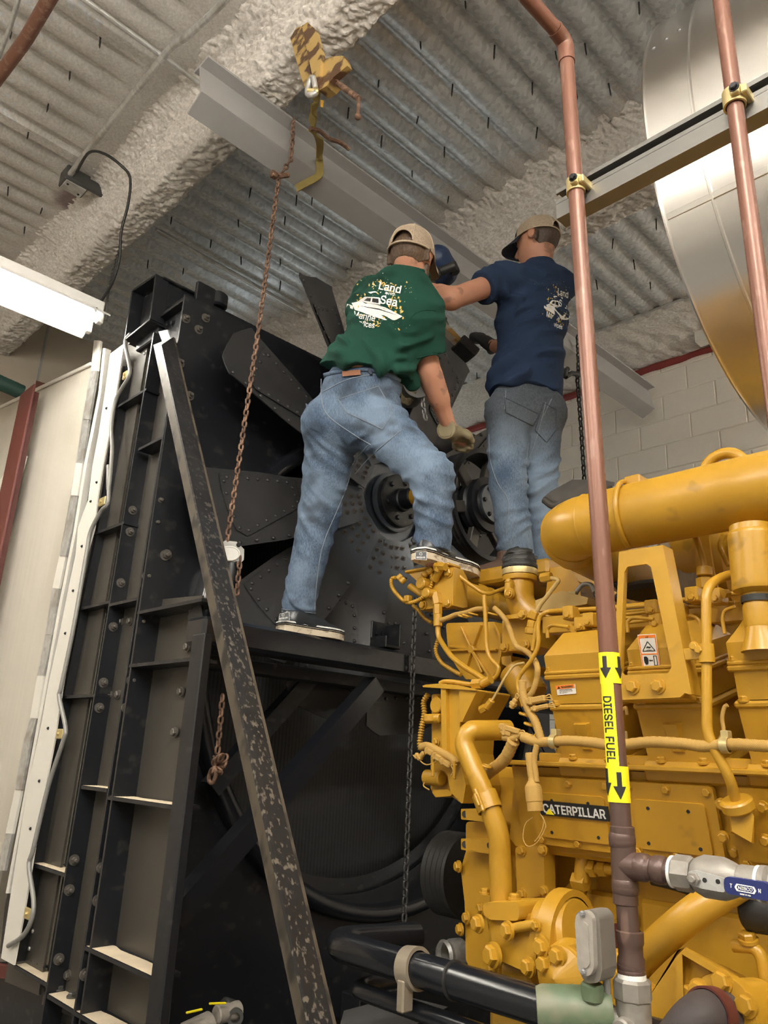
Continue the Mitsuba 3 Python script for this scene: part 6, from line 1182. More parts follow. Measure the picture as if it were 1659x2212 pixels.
def nets(fn, lo, hi, h, smooth=2):
    lo, hi = np.asarray(lo, float), np.asarray(hi, float); B = 12
    n = (np.ceil((hi-lo)/h/B).astype(int))*B; nb = n//B; G = np.full(n, 1.0)
    bi = np.stack(np.meshgrid(*[np.arange(k) for k in nb], indexing='ij'), -1).reshape(-1, 3)
    cen = lo+(bi*B+B/2)*h; dc = fn(cen); lim = B*h*.87*1.15+.03
    loc = np.stack(np.meshgrid(*[np.arange(B)]*3, indexing='ij'), -1).reshape(-1, 3)
    for b, d in zip(bi, dc):
        if abs(d) > lim:
            if d < 0: G[tuple(slice(q*B, q*B+B) for q in b)] = -1
    act = bi[np.abs(dc) <= lim]
    for s in range(0, len(act), 60):
        ch = act[s:s+60]; pts = lo+((ch[:, None]*B+loc[None]).reshape(-1, 3))*h; v = fn(pts).reshape(len(ch), B, B, B)
        for b, q in zip(ch, v): G[tuple(slice(e*B, e*B+B) for e in b)] = q
    S = G < 0; shp = tuple(k-1 for k in n)
    acc = np.zeros(shp+(3,)); cnt = np.zeros(shp)
    cs = [(i, j, k) for i in (0, 1) for j in (0, 1) for k in (0, 1)]
    def sub(A, c): return A[c[0]:n[0]-1+c[0], c[1]:n[1]-1+c[1], c[2]:n[2]-1+c[2]]
    for c in cs:
        for ax in range(3):
            if c[ax]: continue
            e = list(c); e[ax] = 1; a, b = sub(G, c), sub(G, e); m = (a < 0) != (b < 0)
            t = np.where(m, a/np.where(m, a-b, 1), 0)
            for q in range(3): acc[..., q] += np.where(m, c[q]+(t if q == ax else 0), 0)
            cnt += m
    on = cnt > 0; idx = -np.ones(shp, int); idx[on] = np.arange(on.sum())
    V = lo+(np.argwhere(on)+acc[on]/cnt[on][:, None])*h; F = []
    for ax in range(3):
        sl0 = [slice(1, -1)]*3; sl1 = [slice(1, -1)]*3; sl0[ax] = slice(0, n[ax]-1); sl1[ax] = slice(1, n[ax])
        a, b = S[tuple(sl0)], S[tuple(sl1)]; m = a != b; w = np.argwhere(m); flip = a[m]
        o = w.copy(); 
        for q in range(3):
            if q != ax: o[:, q] += 1
        u, v = [(1, 2), (2, 0), (0, 1)][ax]
        def g(du, dv):
            z = o.copy(); z[:, u] -= du; z[:, v] -= dv; return idx[z[:, 0], z[:, 1], z[:, 2]]
        q4 = np.stack([g(1, 1), g(0, 1), g(0, 0), g(1, 0)], 1); q4 = np.where(flip[:, None], q4, q4[:, ::-1]); F.append(q4)
    F = np.vstack(F); F = F[(F >= 0).all(1)]
    m = trimesh.Trimesh(V, np.vstack([F[:, [0, 1, 2]], F[:, [0, 2, 3]]]), process=False)
    m.merge_vertices()
    A = averager(m); X = m.vertices.copy()
    for _ in range(smooth*2):
        X = X+.5*(A @ X-X); X = X-.51*(A @ X-X)
    m.vertices = X; return m
def field(prims, k=.04, cuts=(), holes=()):
    """prims: (a, b, r1, r2) cones or callables; cuts: (point, normal) half-spaces removed on the normal's side"""
    def fn(p):
        d = None
        for q in prims:
            e = q(p) if callable(q) else cone(p, *q); d = e if d is None else smin(d, e, k)
        for o, nn in cuts: d = np.maximum(d, (p-o) @ nn)
        for q in holes: d = np.maximum(d, -(q(p) if callable(q) else cone(p, *q)))
        return d
    pts = np.array([x for q in prims if not callable(q) for x in q[:2]]); return fn, pts
def bbox(pts, m=.2): return pts.min(0)-m, pts.max(0)+m
def ridge(q, seed): n = meshkit.fbm(q, 3, seed); return 1-np.abs(2*n-1)*1.6
def folds(m, bones, amp, f1=26, f2=7, seed=0, mask=None, skew=.5):
    """cloth folds: warped waves across each limb, gated so that they come and go"""
    V = m.vertices.copy(); N = m.vertex_normals; best = np.full(len(V), 9.); ph = np.zeros(len(V))
    for a, b in bones:
        ba = b-a; L = np.linalg.norm(ba); ax = ba/L; t = np.clip((V-a) @ ax, 0, L); d = np.linalg.norm(V-a-t[:, None]*ax, axis=1)
        R = frame_from(ax, FW); q = (V-a) @ R; w = d < best; best[w] = d[w]; ph[w] = q[w, 2]+skew*q[w, 0]+.35*q[w, 1]
    wv = meshkit.fbm(V*f2, 2, seed+5)
    s1 = .5+.5*np.sin(ph*f1*math.pi+15*wv); s2 = .5+.5*np.sin(ph*f1*1.9*math.pi-11*meshkit.fbm(V*f2*1.3, 2, seed+8))
    g1 = np.clip((meshkit.fbm(V*7, 2, seed)-.42)/.2, 0, 1); g2 = np.clip((meshkit.fbm(V*9+3, 2, seed+2)-.42)/.2, 0, 1)
    am = amp if mask is None else amp*mask(V); d = (s1**2.5*g1+.45*s2**2*g2-.25)*am
    A = averager(m)
    for _ in range(2): d = .5*d+.5*(A @ d)
    m.vertices = V+N*d[:, None]; return m
def to_px(V):
    q = np.asarray(V)-EYE; z = q @ FW; return np.stack([829.5+FPX*(q @ RT)/z, 1106+FPX*(q @ DN)/z], 1), z
class Skin:
    """lifts 2-D marks, measured in the photograph, onto the cloth that carries them"""
    def __init__(s, m, off=.003):
        V, N = m.vertices, m.vertex_normals; vd = EYE-V; vd = vd/np.linalg.norm(vd, axis=1, keepdims=True); f = (N*vd).sum(1) > .03
        p, z = to_px(V[f]); s.f = LinearNDInterpolator(p, z); s.t = cKDTree(p); s.z = z; s.off = off
    def __call__(s, px, off=None):
        px = np.asarray(px, float); z = s.f(px); b = np.isnan(z)
        if b.any(): z[b] = s.z[s.t.query(px[b])[1]]
        D = FW[None]*FPX+RT[None]*(px[:, :1]-829.5)+DN[None]*(px[:, 1:]-1106); P_ = EYE+D/FPX*z[:, None]
        return P_-nrm(D.mean(0))*(s.off if off is None else off)
    def patch(s, poly, step=3.0, off=None, th=0.0):
        """a patch of cloth over a polygon of pixels"""
        from shapely.geometry import Polygon as Pg
        g = trimesh.creation.extrude_polygon(Pg(poly), 1e-3, engine='earcut') if False else None
        p = Pg(poly); x0, y0, x1, y1 = p.bounds; t, v = trimesh.creation.triangulate_polygon(p, engine='earcut')[::-1] if False else (None, None)
        vv, ff = trimesh.creation.triangulate_polygon(p, engine='earcut'); vv = np.c_[vv, np.zeros(len(vv))]
        for _ in range(6):
            e = np.linalg.norm(vv[ff][:, [0, 1, 2]]-vv[ff][:, [1, 2, 0]], axis=2).max()
            if e < step*2: break
            vv, ff = trimesh.remesh.subdivide(vv, ff)
        P_ = s(vv[:, :2], off); return trimesh.Trimesh(P_, ff, process=False)
    def line(s, pts, r, off=None, n=6, curve=True):
        q = np.array(pts, float); 
        if curve and len(q) > 2: q = spline(np.c_[q, np.zeros(len(q))], 6)[:, :2]
        seg = np.r_[0, np.cumsum(np.linalg.norm(np.diff(q, axis=0), axis=1))]; u = np.linspace(0, seg[-1], max(4, int(seg[-1]/4)))
        q = np.stack([np.interp(u, seg, q[:, i]) for i in (0, 1)], 1); return tube(s(q, off if off is not None else r*.3), r, n)
# ---- cloth and skin
def c_denim(p, n, uv):
    t = fbm(p.x*8, p.y*8, p.z*5, 4); w = fbm(p.x*420, p.y*420, p.z*90, 2); s = smoothstep(.50, .72, fbm(p.x*9+3, p.y*9, p.z*12, 3))
    c = mix((0.040, 0.064, 0.108), (0.15, 0.205, 0.285), smoothstep(.30, .68, t*.75+w*.25)); return mix(c, (0.03, 0.034, 0.042), s*.65)
def c_denim2(p, n, uv):
    t = fbm(p.x*5+9, p.y*5, p.z*4, 3); w = fbm(p.x*420, p.y*420, p.z*90, 2); up = smoothstep(2.78, 3.05, p.z+.12*(fbm(p.x*12, p.y*12, p.z*12, 3)-.5))
    c = mix((0.05, 0.078, 0.125), (0.16, 0.215, 0.29), smoothstep(.30, .68, t*.75+w*.25)); return mix(c, mix((0.035, 0.038, 0.040), (0.085, 0.092, 0.10), w), up*.8)
def c_skin(p, n, uv):
    d = smoothstep(.60, .72, fbm(p.x*22, p.y*22, p.z*22, 3)); c = mix((0.50, 0.255, 0.165), (0.43, 0.20, 0.13), fbm(p.x*14, p.y*14, p.z*14, 2)); return mix(c, (0.20, 0.11, 0.08), d*.55)
def cloth_c(a, b):
    return lambda p, n, uv: mix(mix(a, b, fbm(p.x*7, p.y*7, p.z*7, 3)), [x*.55 for x in a], smoothstep(.60, .75, fbm(p.x*5+4, p.y*5, p.z*6, 3))*.6)
mat_p('m_denim', mikit.proc(c_denim), .85, spec=.2); mat_p('m_denim2', mikit.proc(c_denim2), .85, spec=.2)
mat_p('m_seam', (0.16, 0.19, 0.23), .85); mat_p('m_seamdark', (0.035, 0.045, 0.065), .85); mat_p('m_patch', (0.20, 0.085, 0.045), .6)
mat_p('m_skin', mikit.proc(c_skin), .5, spec=.35); mat_p('m_greenshirt', mikit.proc(cloth_c((0.0085, 0.040, 0.028), (0.012, 0.052, 0.037))), .9, spec=.15, sheen=.3)
mat_p('m_blueshirt', mikit.proc(cloth_c((0.014, 0.026, 0.058), (0.020, 0.036, 0.074))), .9, spec=.15, sheen=.3)
mat_p('m_hair', mikit.proc(lambda p, n, uv: mix((0.055, 0.032, 0.02), (0.13, 0.08, 0.05), noise(p.x*260, p.y*260, p.z*60))), .6)
mat_p('m_hair2', mikit.proc(lambda p, n, uv: mix((0.035, 0.022, 0.015), (0.075, 0.048, 0.032), noise(p.x*260, p.y*260, p.z*60))), .6)
mat_p('m_capmesh', mikit.proc(lambda p, n, uv: mix((0.40, 0.315, 0.23), (0.28, 0.215, 0.155), smoothstep(.45, .6, noise(p.x*330, p.y*330, p.z*330))*.8)), .8)
mat_p('m_capseam', (0.46, 0.37, 0.27), .8); mat_p('m_capnavy', (0.012, 0.015, 0.026), .7); mat_p('m_glovetan', mikit.proc(cloth_c((0.20, 0.165, 0.095), (0.30, 0.255, 0.155))), .75)
mat_p('m_gloveblack', (0.012, 0.012, 0.013), .7); mat_p('m_shoe', (0.020, 0.024, 0.030), .32); mat_p('m_sole', mikit.proc(lambda p, n, uv: mix((0.58, 0.50, 0.38), (0.30, 0.24, 0.17), smoothstep(.55, .7, fbm(p.x*40, p.y*40, p.z*40, 3)))), .7)
mat_p('m_bootbrown', (0.085, 0.05, 0.035), .55); mat_p('m_print', (0.78, 0.78, 0.76), .8); mat_p('m_printgold', (0.62, 0.42, 0.12), .8); mat_p('m_eye', (0.7, 0.7, 0.68), .2)
# ---- heads (local frame: x right, y forward, z up)
def head_fn(c, R, s=1.0):
    def fn(p):
        q = ((p-c) @ R)/s; d = ell(q, np.array([0, -.008, .022]), np.eye(3), np.array([.076, .096, .098]))
        d = smin(d, ell(q, np.array([0, .030, -.045]), np.eye(3), np.array([.058, .062, .070])), .03)
        d = smin(d, cone(q, np.array([-.045, .02, -.06]), np.array([0, .065, -.092]), .020, .018), .025); d = smin(d, cone(q, np.array([.045, .02, -.06]), np.array([0, .065, -.092]), .020, .018), .025)
        d = smin(d, cone(q, np.array([0, .088, .005]), np.array([0, .108, -.032]), .009, .013), .012)
        d = smin(d, cone(q, np.array([-.034, .078, .024]), np.array([.034, .078, .024]), .011, .011), .014)
        for sx in (-1, 1):
            d = np.maximum(d, -ell(q, np.array([sx*.030, .092, .006]), np.eye(3), np.array([.014, .010, .009])))
            d = smin(d, ell(q, np.array([sx*.030, .081, .005]), np.eye(3), np.array([.0115, .0115, .0115])), .003)
            e = ell(q, np.array([sx*.081, -.006, -.004]), np.eye(3), np.array([.010, .020, .031])); e = np.maximum(e, -ell(q, np.array([sx*.090, .0, .0]), np.eye(3), np.array([.008, .010, .018])))
            d = smin(d, e, .006)
        d = smin(d, ell(q, np.array([0, .093, -.054]), np.eye(3), np.array([.022, .010, .006])), .006); d = smin(d, ell(q, np.array([0, .090, -.066]), np.eye(3), np.array([.019, .010, .006])), .006)
        return d*s
    return fn
def cap(key, c, R, navy_front, opening=True, tilt=0.0, adj=None):
    th = np.linspace(0, math.pi/2*1.10, 40); ph = np.linspace(-math.pi, math.pi, 145); V = []
    def surf(t, f, off=0):
        rx, ry, rz = .086+off, .106+off, .098+off; s = math.sin(min(t, 1.62)); z = rz*math.cos(t)
        return np.array([rx*s*math.sin(f), -.006+ry*s*math.cos(f)+(.006 if abs(f) < 1 else 0)*s, .030+z+(.006 if t < .3 else 0)])
    Fm, Fn, Vv = [], [], []
    for off in (0, -.004):
        for t in th:
            for f in ph: Vv.append(surf(t, f, off))
    n = len(ph); off2 = len(th)*n
    for i in range(len(th)-1):
        for j in range(n-1):
            tm, fm = (th[i]+th[i+1])/2, (ph[j]+ph[j+1])/2; fb = math.pi-abs(fm)
            if opening and (fb/.52)**2+((tm-1.62)/.46)**2 < 1 and tm < 1.62: continue
            a = i*n+j; q = [[a, a+1, a+n+1, a+n], [off2+a+n, off2+a+n+1, off2+a+1, off2+a]]
            (Fn if (navy_front and abs(fm) < .78) else Fm).extend(q)
    rim = [surf(1.62-.46*math.sin(w), math.pi-.52*math.cos(w) if math.cos(w) > 0 else -math.pi-.52*math.cos(w), .0008) for w in np.linspace(0.02, math.pi-.02, 30)]
    Rc = R @ trimesh.transformations.rotation_matrix(tilt, (1, 0, 0))[:3, :3]; Vv = np.array(Vv) @ Rc.T+c
    add(key+'__crown', (Vv, Fm), 'm_capmesh', True)
    if Fn: add(key+'__front_panel', (Vv, Fn), 'm_capnavy', True)
    W = lambda p: np.asarray(p) @ Rc.T+c
    if opening: add(key+'__opening_rim', tube(W(np.array(rim)), .0025, 6), 'm_capseam', True)
    for f in np.arange(6)*math.pi/3+math.pi/6: add(key+'__panel_seam', tube(np.array([W(surf(t, f, .0006)) for t in np.linspace(.06, 1.55 if not (opening and abs(math.pi-abs(f)) < .4) else 1.1, 14)]), .0022, 6), 'm_capseam', True)
    add(key+'__button', ico(W(surf(0, 0, .002)), .007, 2), 'm_capnavy' if navy_front else 'm_capseam', True)
    add(key+'__band', tube(np.array([W(surf(1.70, f, .001)) for f in np.linspace(-math.pi, math.pi, 60)]), .003, 6), 'm_capseam', True)
    us = np.linspace(-1, 1, 25); vs = np.linspace(0, 1, 9); Bv = []
    for lay in (0, -.003):
        for v in vs:
            for u in us:
                f = u*1.05; b = surf(1.66, f); ex = .072*math.sqrt(max(0, 1-(u*.98)**2))*v
                Bv.append(b+np.array([.01*u*v, ex, -.022*v-.020*(u*u)*v+lay-.004]))
    Bv = np.array(Bv); n = len(us); F = []; o = len(vs)*n
    for i in range(len(vs)-1):
        for j in range(n-1):
            a = i*n+j; F += [[a, a+1, a+n+1, a+n], [o+a+n, o+a+n+1, o+a+1, o+a]]
    for j in range(n-1): a = (len(vs)-1)*n+j; F.append([a, a+1, o+a+1, o+a])
    add(key+'__brim', (W(Bv), F), 'm_capnavy' if navy_front else 'm_capmesh', True)
def hair(key, hf, c, R, m, h=.005, beard=False):
    def fn(p):
        q = (p-c) @ R; d = hf(p)-.008+.0075*np.clip((q[:, 2]-.0)/.02, 0, 1)+(meshkit.noise(p*160)-.5)*.003*(q[:, 2] < .02)
        if beard:
            b = None
            for sx in (-1, 1):
                for a_, b_, r1, r2 in (((sx*.062, .012, -.045), (sx*.048, .030, -.085), .017, .024), ((sx*.048, .030, -.085), (0, .070, -.102), .026, .030), ((sx*.03, .082, -.045), (0, .075, -.095), .017, .024)):
                    e = cone(q, np.array(a_), np.array(b_), r1, r2); b = e if b is None else smin(b, e, .012)
            return b*1.0+(meshkit.noise(p*160)-.5)*.003
        reg = np.maximum(np.maximum(q[:, 1]-.028-.35*q[:, 2], -.060-q[:, 2]+.25*np.maximum(0, q[:, 1]+.03)*6), np.where(np.abs(q[:, 0]) > .055, .032-np.hypot(q[:, 1]-.002, (q[:, 2]+.006)*.8), -1))
        return np.maximum(d, reg)
    add(key, nets(fn, c-.16, c+.16, h, 1), m, True)
def hand_prims(w, d, n, s, fist=1.0, flip=1, r=1.0):
    """palm from the wrist w along d, back of the hand toward n, thumb on the side flip*s"""
    d, n = nrm(d), nrm(n); s = nrm(np.cross(d, n))*flip; out = []
    kn = [w+d*(.088-.006*abs(i-1.2))+s*(.030-.020*i)+n*.004 for i in range(4)]
    for i, k in enumerate(kn): out.append((w+d*.012+s*(.018-.012*i), k, .017*r, .0135*r))
    Ls = (.042, .047, .043, .034)
    for k, L in zip(kn, Ls):
        p = k; a = .55*fist
        for j, (f, rr) in enumerate(((1, .0112), (.62, .0102), (.48, .0092))):
            dd = d*math.cos(a)-n*math.sin(a); q = p+dd*L*f; out.append((p, q, rr*r, rr*.93*r)); p = q; a += .95*fist
    t0 = w+d*.022+s*.028; t1 = t0+(d*.55+s*.6-n*.35)*.045; t2 = t1+(d*.85+s*.0-n*.5)*.034; out += [(t0, t1, .0145*r, .0125*r), (t1, t2, .012*r, .0105*r)]
    return out
def shoe(root, heel, toe, zb, m_up, sole=True, h=.10, label=True, ank=None):
    heel, toe = np.array([heel[0], heel[1], zb]), np.array([toe[0], toe[1], zb]); L = np.linalg.norm(toe-heel); y = (toe-heel)/L; x = np.cross(y, (0, 0, 1)); R = np.stack([x, y, (0, 0, 1)], 1)
    out = Polygon([(-.026, .004), (-.034, .03), (-.034, .09), (-.036, .15), (-.046, .20), (-.044, .24), (-.028, .27), (0, .283), (.026, .272), (.042, .24), (.046, .20), (.036, .15), (.032, .09), (.033, .03), (.025, .004), (0, -.002)]); k = L/.283
    out = Polygon([(a*1.05, b*k) for a, b in out.exterior.coords]).buffer(.006, quad_segs=6)
    sh = root+'__shoe' if sole else root+'__boot'
    upf, pts = field([(np.array([0, .045*k, .045]), np.array([0, .12*k, .045]), .034, .034), (np.array([0, .12*k, .042]), np.array([0, .235*k, .030]), .036, .033), (np.array([0, .05*k, .05]), np.array([0, .055*k, h+.03]), .038, .042), (np.array([0, .08*k, .07]), np.array([0, .17*k, .045]), .036, .028)], .03, [(np.array([0, 0, .012]), np.array([0, 0, -1.])), (np.array([0, 0, h]), np.array([0, 0, 1.]))])
    up = nets(upf, (-.09, -.03, -.02), (.09, .32, h+.06), .006, 2); up.apply_transform(mat(R, heel)); k0 = add(sh, up, m_up, True)
    so = extr(out, .034); so.apply_transform(mat(R, heel)); add(k0+'__sole', so, 'm_sole' if sole else 'm_bootbrown', 20)
    if sole:
        ring = np.array(out.buffer(.0012).exterior.coords)
        for z, r in ((.032, .0024), (.0255, .0018)): add(k0+'__sole_stripe', tube(np.c_[ring[:-1], np.full(len(ring)-1, z)] @ R.T+heel, r, 6, closed=True), 'm_shoe', True)
        add(k0+'__foxing', extr(out.buffer(.0004), .006, R, heel+(0, 0, .034)), 'm_print', 20)
    return k0, R, heel
# ================================================================ the man in the green shirt
TX1 = P(620, 1352, 'X', -2.36)
M1 = dict(ankL=H(646, 1306, 3.0), kneL=H(690, 1105, 2.93), hipL=H(722, 915, 2.80), hipR=H(808, 905, 2.70), kneR=H(935, 1028, 2.56), ankR=H(937, 1206, 2.62), wai=H(790, 800, 2.69), che=H(848, 690, 2.62), neck=H(892, 592, 2.56), head=H(890, 557, 2.54), shL=H(806, 642, 2.72), shR=H(912, 668, 2.57), elR=H(926, 800, 2.70), wrR=H(974, 932, 2.90), elL=H(800, 740, 3.0), wrL=H(850, 800, 3.12))
J = M1; K1 = tag('person', 'man in a green printed T-shirt and jeans leaning forward from the black cross beam', 'person')
Fh = nrm(.90*np.array([-.722, .692, 0])+.38*np.array([.7, .71, 0])+np.array([0, 0, -.16])); rx = nrm(np.cross(Fh, (.12, .05, 1))); RH1 = np.stack([rx, Fh, np.cross(rx, Fh)], 1)
hf1 = head_fn(J['head'], RH1, .98)
lat = nrm(J['shR']-J['shL']); lath = nrm(J['hipR']-J['hipL']); upv = nrm(J['neck']-J['wai']); bk = nrm(np.cross(lat, upv))
if bk @ (EYE-J['che']) < 0: bk = -bk
seat = (J['hipL']+J['hipR'])/2
hnd = hand_prims(J['wrR'], H(1012, 950, 3.05)-J['wrR']+(0, 0, .0), (0.1, -.3, 1), None, 1.15, 1)
hndL = hand_prims(J['wrL'], J['wrL']-J['elL'], (0, 0, 1), None, .8, -1)
legs = [(J['hipL'], J['kneL'], .070, .050), (J['kneL'], J['ankL'], .052, .036), (J['hipR'], J['kneR'], .070, .050), (J['kneR'], J['ankR'], .052, .036)]
trunk = [(J['hipL'], J['hipR'], .085, .085), (seat, J['wai'], .09, .09), (J['wai'], J['che'], .095, .10), (J['che'], J['neck']-upv*.05, .09, .05), (J['shL'], J['shR'], .045, .045)]
arms = [(J['shR'], J['elR'], .050, .043), (J['elR'], J['wrR'], .044, .029), (J['elR']+(J['wrR']-J['elR'])*.12, J['elR']+(J['wrR']-J['elR'])*.45, .046, .042), (J['shL'], J['elL'], .048, .040), (J['elL'], J['wrL'], .040, .028)]
neckp = [(J['neck']-upv*.03, J['head']+RH1 @ np.array([0, -.022, -.03]), .058, .056)]
fn, pts = field(trunk+legs+arms+neckp+hnd+hndL+[hf1], .018, [(J['ankL']-(0, 0, .03), np.array([0, 0, -1.])) if False else (np.array([0, 0, 2.06]), np.array([0, 0, -1.]))])
add(K1+'__body', nets(fn, *bbox(np.vstack([pts, [J['head']]]), .16), .0075, 2), 'm_skin', True)
# jeans
hm = seat+(J['wai']-seat)*.62; wn = nrm(J['wai']-seat)
jn = [(J['hipL']+bk*.010, J['hipR']+bk*.010, .118, .114), (J['hipL']-lath*.0+bk*.03-wn*.02, J['hipL']+bk*.03-wn*.02, .105, .105), (J['hipR']+bk*.03-wn*.02, J['hipR']+bk*.03-wn*.02, .105, .105), (hm-lath*.055, hm+lath*.055, .112, .108),
      (J['hipL']-wn*.01, J['kneL'], .108, .081), (J['kneL'], J['ankL'], .082, .066), (J['hipR'], J['kneR'], .108, .076), (J['kneR'], J['ankR'], .073, .062)]
aL, aR = nrm(J['ankL']-J['kneL']), nrm(J['ankR']-J['kneR'])
fn, pts = field(jn, .028, [(J['wai']+wn*.02, wn)])
def cutleg(p, f=fn):
    d = f(p); 
    for a, ax in ((J['ankL']+aL*.040, aL), (H(935, 1195, 2.62), np.array([0, 0, -1.]))):
        near = np.linalg.norm(p-a, axis=1) < .16; d = np.where(near, np.maximum(d, (p-a) @ ax), d)
    return d
jm = nets(cutleg, *bbox(pts, .16), .0085, 2)
def jmask(V):
    q = .35+.9*np.exp(-(np.minimum(np.linalg.norm(V-M1['kneL'], axis=1), np.linalg.norm(V-M1['kneR'], axis=1))/.11)**2)+.8*np.exp(-(np.minimum(np.linalg.norm(V-M1['ankL'], axis=1), np.linalg.norm(V-M1['ankR'], axis=1))/.10)**2)+.7*np.exp(-(np.linalg.norm(V-M1['hipR'], axis=1)/.16)**2); return q
folds(jm, [(J['hipL'], J['kneL']), (J['kneL'], J['ankL']), (J['hipR'], J['kneR']), (J['kneR'], J['ankR'])], .017, 30, 4, 3, jmask, .6)
kj = add(K1+'__jeans', jm, 'm_denim', True); SK = Skin(jm)
c7 = lambda *l: sc(l, 2.212, 550, 450)
for l in (((400, 912), (592, 850), (662, 975), (610, 1055), (440, 975)),): 
    add(kj+'__pocket', SK.patch(c7(*l), 4, .0025), 'm_denim', True); add(kj+'__stitching', SK.line(c7(*l, l[0]), .0016, .003, curve=False), 'm_seam', True)
add(kj+'__pocket', SK.patch(c7((243, 930), (290, 960), (325, 1075), (262, 1050)), 4, .0025), 'm_denim', True)
for l in (((318, 815), (320, 900), (350, 990), (480, 1085), (555, 1130)), ((325, 878), (440, 820), (560, 795), (640, 800)), ((545, 1130), (480, 1210), (440, 1330), (400, 1430), (330, 1600), (300, 1760), (285, 1930)), ((130, 1915), (205, 1925), (290, 1935)), ((770, 1635), (850, 1632), (935, 1640)), ((480, 1270), (560, 1180), (700, 1060))):
    add(kj+'__seam', SK.line(c7(*l), .0022), 'm_seam', True)
for l in (((128, 1925), (205, 1938), (288, 1946)), ((768, 1645), (850, 1644), (936, 1650))): add(kj+'__hem', SK.line(c7(*l), .004), 'm_seam', True)
add(kj+'__waistband', SK.line(c7((330, 800), (400, 782), (520, 772), (620, 788), (690, 822)), .010, .001), 'm_denim', True)
kb = add(kj+'__label_patch', SK.patch(c7((416, 772), (504, 765), (507, 795), (420, 803)), 4, .012), 'm_patch', True)
add(kj+'__belt_loop', SK.line(c7((545, 768), (558, 795)), .006, .008, curve=False), 'm_seamdark', True)
# shirt
hem = J['wai']-wn*.01; sl_e = J['shR']+(J['elR']-J['shR'])*.74; sd = nrm(J['elR']-J['shR']); sl_l = J['shL']+(J['elL']-J['shL'])*.7
shp = [(J['shL']+lat*.0, J['shR']-lat*.02, .082, .080), (J['che']-lat*.105, J['che']+lat*.085, .112, .112), (J['wai']-lath*.070+upv*.04, J['wai']+lath*.070+upv*.04, .110, .112), (hem-lath*.085, hem+lath*.085, .112, .112), (J['che']+bk*.02, J['wai']+upv*.03+bk*.01, .125, .12), (J['neck']-upv*.055, J['neck']-upv*.02, .078, .062), (J['che']+upv*.07+bk*.02, J['che']+bk*.02, .12, .12)]
fn0, pts = field(shp, .07, [(hem-wn*.004, -wn)]); bodyf = lambda p: cone(p, J['neck']-upv*.04, J['head'], .058, .062)
def shf(p):
    d = fn0(p)
    for (a, e, ax) in ((J['shR'], sl_e, sd), (J['shL'], sl_l, nrm(J['elL']-J['shL']))):
        s = np.maximum(cone(p, a, e+ax*.05, .082, .078), (p-e) @ ax); d = smin(d, s, .035)
    return d
sm = nets(shf, *bbox(np.vstack([pts, [sl_e, J['elR']]]), .15), .0085, 2)
def smask(V): hemf = np.clip(np.minimum(np.where(np.linalg.norm(V-sl_e, axis=1) < .16, np.abs((V-sl_e) @ sd)-.015, 9), np.linalg.norm(V-J['neck'], axis=1)-.10)/.04, 0, 1); t = np.clip(((V-J['wai']) @ upv)/np.linalg.norm(J['neck']-J['wai']), -.2, 1); return hemf*(.35+1.0*np.exp(-((t-.12)/.25)**2)+.5*np.exp(-(np.linalg.norm(V-J['shR']+upv*.10-lat*-.02, axis=1)/.12)**2))
dg = nrm(upv+.5*lat)
folds(sm, [(J['wai']-dg*.3, J['che']+dg*.1), (J['shR']+(0, 0, .02), sl_e)], .036, 20, 3.5, 11, smask, .4)
ks = add(K1+'__shirt', sm, 'm_greenshirt', True); CR1 = (ks, dict(J)); SS = Skin(sm)
cG = lambda *l: sc(l, 5.53, 700, 460)
add(ks+'__seam', SS.line(cG((1030, 1260), (1090, 1200), (1180, 1165), (1290, 1160), (1340, 1180)), .0018), 'm_greenshirt', True)
add(ks+'__seam', SS.line(cG((1110, 1735), (1240, 1700), (1340, 1690), (1395, 1740)), .0030), 'm_greenshirt', True)

def collar_ring(key, J, r, m):
    ax = nrm(J['head']-J['neck']+.5*nrm(J['neck']-J['wai'])*np.linalg.norm(J['head']-J['neck'])); R_ = frame_from(ax); add(key, tube(np.array([J['neck']+R_ @ np.array([r*math.cos(t), r*math.sin(t), 0]) for t in np.linspace(0, 2*math.pi, 28, endpoint=False)]), .0085, 8, closed=True), m, True)
